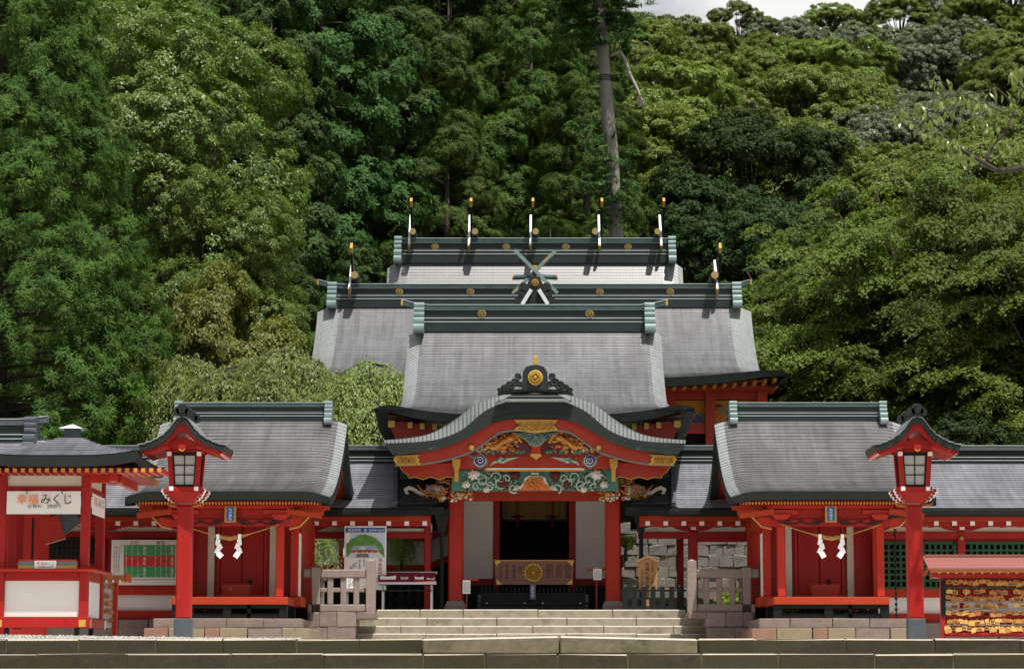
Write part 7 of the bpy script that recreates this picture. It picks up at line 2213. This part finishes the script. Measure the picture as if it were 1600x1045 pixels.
weepC = make_weeping('weep_c', domes_at(572, 56.5, [(578, 553, 50, .3), (545, 582, 40, -.1), (606, 584, 36, .1), (570, 612, 44, -.5), (535, 640, 42, -.3), (585, 652, 40, -.6), (560, 676, 40, -.5)]), 5.6, MT['l_weep'])
limeA = make_broad('lime_a', 1.5, 1.5, 1.8, 18, (.45, .75), 34, (.14, .24), 90, .085, MT['l_lime'], trunk_h=1.2, upb=.5)
shrubA = make_broad('shrub', .55, .5, .5, 10, (.2, .32), 20, (.08, .13), 60, .06, MT['l_lime'], trunk_h=.2, upb=.5)

# ---- named trees
plant_tree('plume_conifer', plume, (X(-18, 60, 500), 60, ZI), 'huge soft dark green conifer at the left edge, behind the booth', s=.94, rz=0)
plant_tree('plume_conifer', plume, (X(-230, 63, 500), 63, ZI), 'second soft dark conifer cut off by the left edge', s=.98, rz=-.5)
plant_tree('camphor_tree', billowA, (X(252, 80, 300), 80, ZI), 'tall billowing broadleaf with pale lit domes beside the left conifer', s=1.0, rz=1.0, sz=1.12)
plant_tree('camphor_tree', billowA, (X(335, 77, 400), 77, ZI - .5), 'lower billowing broadleaf with glossy leaves left of the dark cypresses', s=.62, rz=3.2, sz=.78)
plant_tree('camphor_tree', billowA, (X(165, 86, 300), 86, ZI), 'billowing broadleaf seen between the left conifer and the pale domed tree', s=.9, rz=4.6, sz=1.2)
plant_tree('olive_tree', oliveA, (X(352, 71, 500), 71, ZI), 'olive green tree with drooping brownish sprays above the weeping cherry', s=1.0, rz=.3, sz=1.72)
plant_tree('olive_tree', oliveA, (X(275, 72, 500), 72, ZI), 'narrow olive green tree between the soft conifer and the drooping olive tree', s=.85, rz=2.2, sz=1.45)
plant_tree('lime_bush', limeA, (X(262, 64, 560), 64, ZI), 'bright lime green bush between the big conifer and the weeping cherry', s=1.1, sz=1.5)
plant_tree('lime_bush', limeA, (X(310, 66, 560), 66, ZI), 'lime green bush above the left side of the weeping cherry', s=1.0, rz=2, sz=1.4)
plant_tree('weeping_cherry', weepB, (X(450, 58.5, 600), 58.5, ZI), 'pale weeping cherry behind the left small shrine roof')
plant_tree('weeping_cherry', weepA, (X(325, 59.5, 600), 59.5, ZI), 'pale weeping cherry beside the dark conifer')
plant_tree('weeping_cherry', weepC, (X(572, 56.5, 600), 56.5, ZI), 'weeping cherry hanging in front of the middle hall roof')
plant_tree('weeping_cherry', weepC, (X(492, 55.6, 850), 55.6, ZI), 'low weeping branches seen through the left corridor opening', s=.48, sz=.42)
plant_tree('weeping_cherry', weepC, (X(628, 55.2, 850), 55.2, ZI), 'low weeping branches beside the illustrated poster', s=.30, sz=.44)

# ---- dark cypresses left of centre
G1 = 'dark cypresses left of the middle'
ORD = ['leftmost', 'second from left', 'third from left', 'fourth from left', 'fifth from left', 'sixth from left', 'seventh from left', 'eighth from left', 'ninth from left', 'tenth from left', 'eleventh from left']
CYP = ((420, 96, 1.0, 0), (500, 99, 1.12, 1), (575, 104, 1.0, 2.2), (350, 104, 1.15, 3.1), (262, 108, 1.1, 4), (470, 112, 1.25, 5), (160, 106, 1.1, 2.7), (60, 104, 1.15, .7), (555, 94, .62, 3.9), (455, 92, .6, 5.1))
for px, Y, s, rz in CYP:
    cy_ = sorted(c_[0] for c_ in CYP if c_[2] > .7)
    lab = ('tall dark green cypress, %s of the tall ones left of the middle' % ORD[cy_.index(px)]) if s > .7 else ('short dark cypress before the tall stand, nearer the far hall' if px > 500 else 'short dark cypress before the tall stand, nearer the olive tree')
    plant_tree('cypress', cypress, (X(px, Y, 300), Y, hill_z(X(px, Y, 300), Y) - .3), lab, G1, s=s, rz=rz)
# ---- cedars in the middle
G2 = 'puffy cedars behind the far hall'
CED = ((640, 98, .80, 0, 1), (700, 101, .84, 1.1, 0), (790, 100, .80, 2.3, 1), (860, 103, .78, 3.0, 1), (915, 108, .86, 4.2, 0), (660, 109, 1.02, 5.2, 0), (745, 112, 1.05, .6, 1), (830, 113, 1.0, 1.9, 0), (890, 118, 1.0, 2.8, 0), (610, 116, 1.05, 3.6, 1), (700, 122, 1.1, 4.6, 0), (790, 124, 1.1, 5.5, 0), (870, 126, 1.08, .2, 1), (925, 100, .52, .9, 1), (985, 110, .6, 1.4, 1))
for px, Y, s, rz, k in CED:
    ce_ = sorted((c_[0], c_[1]) for c_ in CED if (c_[1] < 107) == (Y < 107))
    plant_tree('cedar', (cedarA, cedarB)[k], (X(px, Y, 300), Y, hill_z(X(px, Y, 300), Y) - .3), ('puffy dark cedar close behind the far hall ridge, %s in the front row' if Y < 107 else 'puffy dark cedar higher up the slope, %s in the rear rows') % ORD[ce_.index((px, Y))], G2, s=s, rz=rz)
for px, Y, s, rz in ((560, 128, 1.2, 1), (640, 132, 1.2, 2), (740, 136, 1.15, 3), (840, 138, 1.15, 4), (430, 126, 1.3, 5)):
    plant_tree('cypress', cypress, (X(px, Y, 300), Y, hill_z(X(px, Y, 300), Y) - .3), 'tall dark conifer at the very top of the shaded slope', 'dark conifers along the top of the slope', s=s, rz=rz)

# ---- the tall bare trunk
tY = 97.0
tb = thing('tall_cedar', 'tall old cedar with a bare grey trunk above the far hall', 'tree', (X(962, tY, 370), tY, hill_z(X(962, tY, 370), tY) - .5))
pts = [(963, 420), (962, 370), (959, 300), (955, 235), (950, 175), (946, 120), (941, 60), (936, 0), (932, -60), (930, -110)]
rad = [.33, .28, .25, .245, .235, .225, .23, .20, .17, .14]
mb = MB(); mb.tube([PX(a, b, tY) for a, b in pts] , rad, 14)
fz = Vector(PX(963, 420, tY)); mb.tube([fz, (fz.x + .1, tY, hill_z(fz.x, tY) - .5)], [.38, .5], 14)
mb.build('trunk', MT['barkgrey'], tb, smooth=True, jitter=.035)
for py in (119, 122.5, 126):
    q = MB(); c = PX(946.5, py, tY); q.lathe([(.22, -.014), (.265, -.014), (.265, .014), (.22, .014)], c, 16); q.build('binding_rope', MT['ink'], tb)
q = MB(); q.tube([PX(953, 88, tY), PX(961, 84, tY), PX(970, 82, tY), PX(976, 92, tY), PX(983, 114, tY), PX(995, 138, tY), PX(1004, 160, tY), PX(1008, 172, tY)], [.06, .06, .06, .07, .07, .06, .04, .015], 6)
q.build('dead_branch', MT['barkpale'], tb, smooth=True)
for a, b in (((942, 40), (918, 22)), ((944, 58), (915, 44)), ((945, 70), (920, 62)), ((948, 30), (972, 28)), ((950, 20), (968, 18)), ((956, 215), (961, 205)), ((1000, 150), (990, 164)), ((1003, 158), (996, 168))):
    q = MB(); q.tube([PX(*a, tY), PX((a[0] + b[0]) / 2, (a[1] + b[1]) / 2 + 4, tY - .4), PX(*b, tY - .6)], [.06, .05, .02], 5); q.build('branch', MT['bark'], tb)
cc = []
for k in range(60):
    px = random.uniform(880, 985); py = random.uniform(-70, 62)
    if 928 < px < 950 and py > -10: continue
    if py > 62 - abs(px - 940) * .5 + 20: continue
    cc.append(PX(px, py, tY + random.uniform(-2.0, 1.6)))
for (px, py) in ((915, 275), (925, 250), (935, 300), (972, 255), (945, 285), (975, 300), (930, 335), (970, 330), (920, 210)):
    cc.append(PX(px, py, tY - random.uniform(.5, 1.2)))
cc = np.array(cc); k0 = len(cc)
sub = np.repeat(cc, 10, 0) + RNG.normal(size=(k0 * 10, 3)) * np.array([.42, .42, .22])
me = clump_cards('tall_cedar_crown', sub - np.array(tb.location), np.full(len(sub), .30), np.tile(np.array([[0, -.3, .95]]), (len(sub), 1)), 30, .24, MT['l_cypress'], flat=.6, asp=.28, upb=.3)
o = bpy.data.objects.new('crown', me); COL.objects.link(o); o.parent = tb

# ---- sunlit hillside at the right
G3 = 'broadleaf trees on the sunlit hillside'
random.seed(31)
LABH = {0: 'light green rounded broadleaf on the sunlit hillside', 1: 'fresh green upright broadleaf on the sunlit hillside', 2: 'silvery grey-green broadleaf high on the hillside', 3: 'dark evergreen broadleaf on the shaded lower hillside'}
kinds = {0: hillA, 1: hillB, 2: hillC, 3: darkA}
rowsH = [(112, 5), (122, 6), (133, 7), (145, 7), (157, 8), (169, 8), (181, 9), (193, 9), (204, 9)]
for r_, (Y, n) in enumerate(rowsH):
    for k in range(n):
        px = 985 + (k + .5 * (r_ % 2) + random.uniform(-.3, .3)) * (760 / n)
        Yk = Y + random.uniform(-4, 4)
        x = X(px, Yk, 150)
        if r_ < 3:
            kd = 3 if 1050 < px < 1230 and r_ < 2 else random.choice((0, 1))
        else:
            kd = random.choice((0, 0, 1, 1, 0, 1, 2)) if not (1340 < px < 1500 and 4 <= r_ <= 6) else 2
        if px < 1000 and r_ > 6: continue
        s = random.uniform(.85, 1.1) if r_ < 5 else random.uniform(.75, 1.0)
        pz = hill_z(x, Yk) - .8
        # leave the bright gap of sky above the ridge open
        if r_ >= 7:
            s = random.uniform(.62, .85)
        plant_tree('hillside_tree' if kd != 3 else 'dark_evergreen', kinds[kd], (x, Yk, pz), LABH[kd], G3 if kd != 3 else 'dark evergreens low on the hillside', s=s, rz=random.uniform(0, 6))
# the same wood goes on behind the conifers to the left
for k in range(16):
    Yk = 150 + (k % 3) * 14; px = -60 + k * 64 + random.uniform(-20, 20); x = X(px, Yk, 50)
    plant_tree('dark_evergreen', darkA if k % 3 else hillB, (x, Yk, hill_z(x, Yk) - .6), 'evergreen high on the slope behind the conifers' if k % 3 else 'green broadleaf high on the slope behind the conifers', 'trees on the slope behind the conifers', s=random.uniform(.95, 1.25), rz=random.uniform(0, 6))

# ---- maples at the right
G4 = 'layered green maples right of the halls'
for px, Y, ms, s, rz, lab in ((1452, 80, mapleA, 1.25, .3, 'largest layered green maple with dark limbs above the right corridor'),
                              (1322, 84, mapleA, 1.18, -.5, 'layered green maple right of the middle hall roof'),
                              (1580, 78, mapleA, 1.27, .75, 'layered green maple at the right edge, behind the cherry branch'),
                              (1205, 82, mapleB, 1.34, .4, 'small layered maple just beside the verge of the middle hall roof'),
                              (1130, 92, mapleB, 1.25, -.3, 'small layered maple behind the right end of the far ridge'),
                              (1045, 98, mapleB, 1.22, .8, 'small bright maple between tall bare trunk and far ridge end'),
                              (1375, 88, mapleA, 1.2, -.8, 'tall layered maple rising behind the other maples'),
                              (1318, 77, mapleB, .98, -.7, 'low leafy maple beside the painted eaves of the middle hall'),
                              (1690, 74, mapleA, 1.1, .1, 'layered maple reaching in from the right edge low down')):
    plant_tree('maple', ms, (X(px, Y, 450), Y, ZI - .2), lab, G4, s=s, rz=rz)
G5 = 'dark evergreens behind the right corridor'
for px, Y, s in ((1440, 68, .52), (1530, 66, .5), (1620, 67, .55), (1360, 69, .42), (1500, 70, .6)):
    plant_tree('dark_evergreen', darkA, (X(px, Y, 650), Y, ZI - 1.2), 'dark evergreen filling the shade under the maples behind the right corridor', G5, s=s, rz=px)

# ---- low plants in the inner court
G6 = 'low leafy shrubs in the inner court'
for px, Y, s, lab in ((1142, 55, .75, 'leafy green shrub at the foot of the rubble wall, beside the right shrine'), (1165, 56, .95, 'taller leafy shrub close beside the right shrine'), (1048, 53.5, .55, 'low shrub behind the picket fence right of the signboard'), (985, 53.5, .5, 'low shrub behind the picket fence left of the signboard'), (1100, 54, .4, 'low shrub seen through the right stone balustrade'),
                      (642, 53.5, .5, 'low shrub behind the glass display table'), (672, 53.8, .45, 'low shrub beside the left gate post'), (485, 53, .8, 'leafy shrub between left shrine and stone balustrade'), (380, 54, .8, 'yellow-green shrub seen under the floor of the left shrine'), (1250, 54, .8, 'yellow-green shrub seen under the floor of the right shrine'), (1320, 54, .8, 'second yellow-green shrub seen under the floor of the right shrine'), (978, 59.5, .35, 'tuft growing on the rubble wall')):
    zz_ = ZI - .1 if px != 978 else Z(862, 59.5)
    plant_tree('shrub', shrubA, (X(px, Y, 900), Y, zz_), lab, G6, s=s, rz=px, cat='shrub')

# ---- the near cherry, its trunk outside the frame
NY = 34.0
ck = thing('cherry_tree', 'cherry branch with single glossy leaves reaching in at the upper right', 'tree', (X(1830, NY, 900), NY, ZT))
def br(pts, rs, m='bark', name='branch'):
    q = MB(); q.tube([(X(a, NY + dy, b), NY + dy, Z(b, NY + dy)) for a, b, dy in pts], rs, 7); return q.build(name, MT[m], ck, smooth=True)
tr = MB(); tx = X(1830, NY, 900); tr.tube([(tx, NY, ZT - .2), (tx - .1, NY, ZT + 2.2), (X(1790, NY, 330), NY, Z(330, NY)), (X(1740, NY, 120), NY + .2, Z(120, NY)), (X(1720, NY, -120), NY + .2, Z(-120, NY))], [.2, .16, .12, .08, .03], 10); tr.build('trunk', MT['bark'], ck, smooth=True)
br([(1790, 330, 0), (1690, 285, 0), (1600, 262, 0), (1560, 268, 0), (1542, 258, -.1), (1520, 244, -.15), (1505, 236, -.2), (1480, 215, -.2), (1465, 200, -.2)], [.09, .06, .045, .038, .035, .028, .02, .012, .006])
br([(1543, 258, 0), (1543, 245, 0), (1552, 225, .05), (1570, 208, .1), (1580, 185, .1), (1588, 165, .1), (1600, 140, .1), (1625, 110, .1)], [.034, .03, .026, .022, .018, .014, .012, .008])
tws = [((1505, 236, -.2), (1495, 225, -.25), (1490, 212, -.3)), ((1520, 244, -.15), (1500, 240, -.2), (1480, 232, -.2)), ((1570, 208, .1), (1545, 195, .1), (1525, 190, .05)), ((1580, 185, .1), (1560, 172, .05), (1530, 160, .0), (1505, 150, 0)), ((1588, 165, .1), (1560, 140, .1), (1530, 143, .1), (1500, 150, .1)), ((1480, 215, -.2), (1450, 205, -.2), (1420, 185, -.2), (1402, 172, -.2)), ((1465, 200, -.2), (1440, 170, -.2), (1432, 163, -.2)), ((1505, 150, 0), (1480, 150, 0), (1465, 160, 0)), ((1600, 140, .1), (1580, 120, .1), (1592, 105, .1)), ((1530, 160, 0), (1490, 170, 0), (1450, 185, -.1)), ((1560, 225, 0), (1585, 228, 0), (1600, 222, 0))]
for t_ in tws:
    br(list(t_), list(np.linspace(.014, .005, len(t_))), 'bark', 'twig')
def leaf_m(L, W, droop):
    q = MB()
    pts = [(0, 0, 0), (.28, .42, -.03), (.62, .46, -.13), (1, 0, -.34 * droop), (.62, -.46, -.13), (.28, -.42, -.03), (.33, 0, .05), (.66, 0, -.04)]
    q.add([(a * L, b * W, c * L) for a, b, c in pts], [(0, 6, 1), (1, 6, 7, 2), (2, 7, 3), (3, 7, 4), (4, 7, 6, 5), (5, 6, 0)])
    me = q.mesh('leaf', m=MT['l_cherry'])
    at = me.attributes.new('tint', 'FLOAT', 'FACE'); at.data.foreach_set('value', [random.uniform(.3, .7)] * len(me.polygons))
    return me
LM = [leaf_m(.14, .065, 1.0), leaf_m(.12, .06, 1.4), leaf_m(.15, .065, .7), leaf_m(.11, .06, 1.1)]
random.seed(77)
nl = 0
spots = []
for t_ in tws:
    for k in range(21):
        f = random.random() * (len(t_) - 1); i = min(int(f), len(t_) - 2); u = f - i
        a, b = t_[i], t_[i + 1]
        spots.append(tuple(a[j] + (b[j] - a[j]) * u for j in range(3)))
for c_, n_ in (((1472, 128, 0), 9), ((1592, 105, .1), 12), ((1408, 178, -.2), 8), ((1590, 225, 0), 10), ((1562, 222, 0), 7), ((1440, 195, -.1), 8)):
    for k in range(n_): spots.append((c_[0] + random.uniform(-12, 12), c_[1] + random.uniform(-10, 10), c_[2] + random.uniform(-.1, .1)))
br([(1505, 150, 0), (1488, 140, 0), (1472, 128, 0)], [.006, .005, .003], 'bark', 'twig')
for s_ in spots[:298]:
    px, py, dy = s_[0] + random.uniform(-6, 6), s_[1] + random.uniform(-5, 7), s_[2] + random.uniform(-.25, .25)
    o = inst('leaf', random.choice(LM), (X(px, NY + dy, py), NY + dy, Z(py, NY + dy)), ck, (random.uniform(-.5, .5), random.uniform(.5, 1.35), random.uniform(0, 6.28)), (random.uniform(.8, 1.2),) * 3)

import sys; print('LEAF_TRIS', sum(len(m.polygons) for m in bpy.data.meshes if m.name.endswith('_crown')), 'ALL', sum(sum(len(p.vertices) - 2 for p in m.polygons) for m in bpy.data.meshes if not m.name.endswith('_crown')))
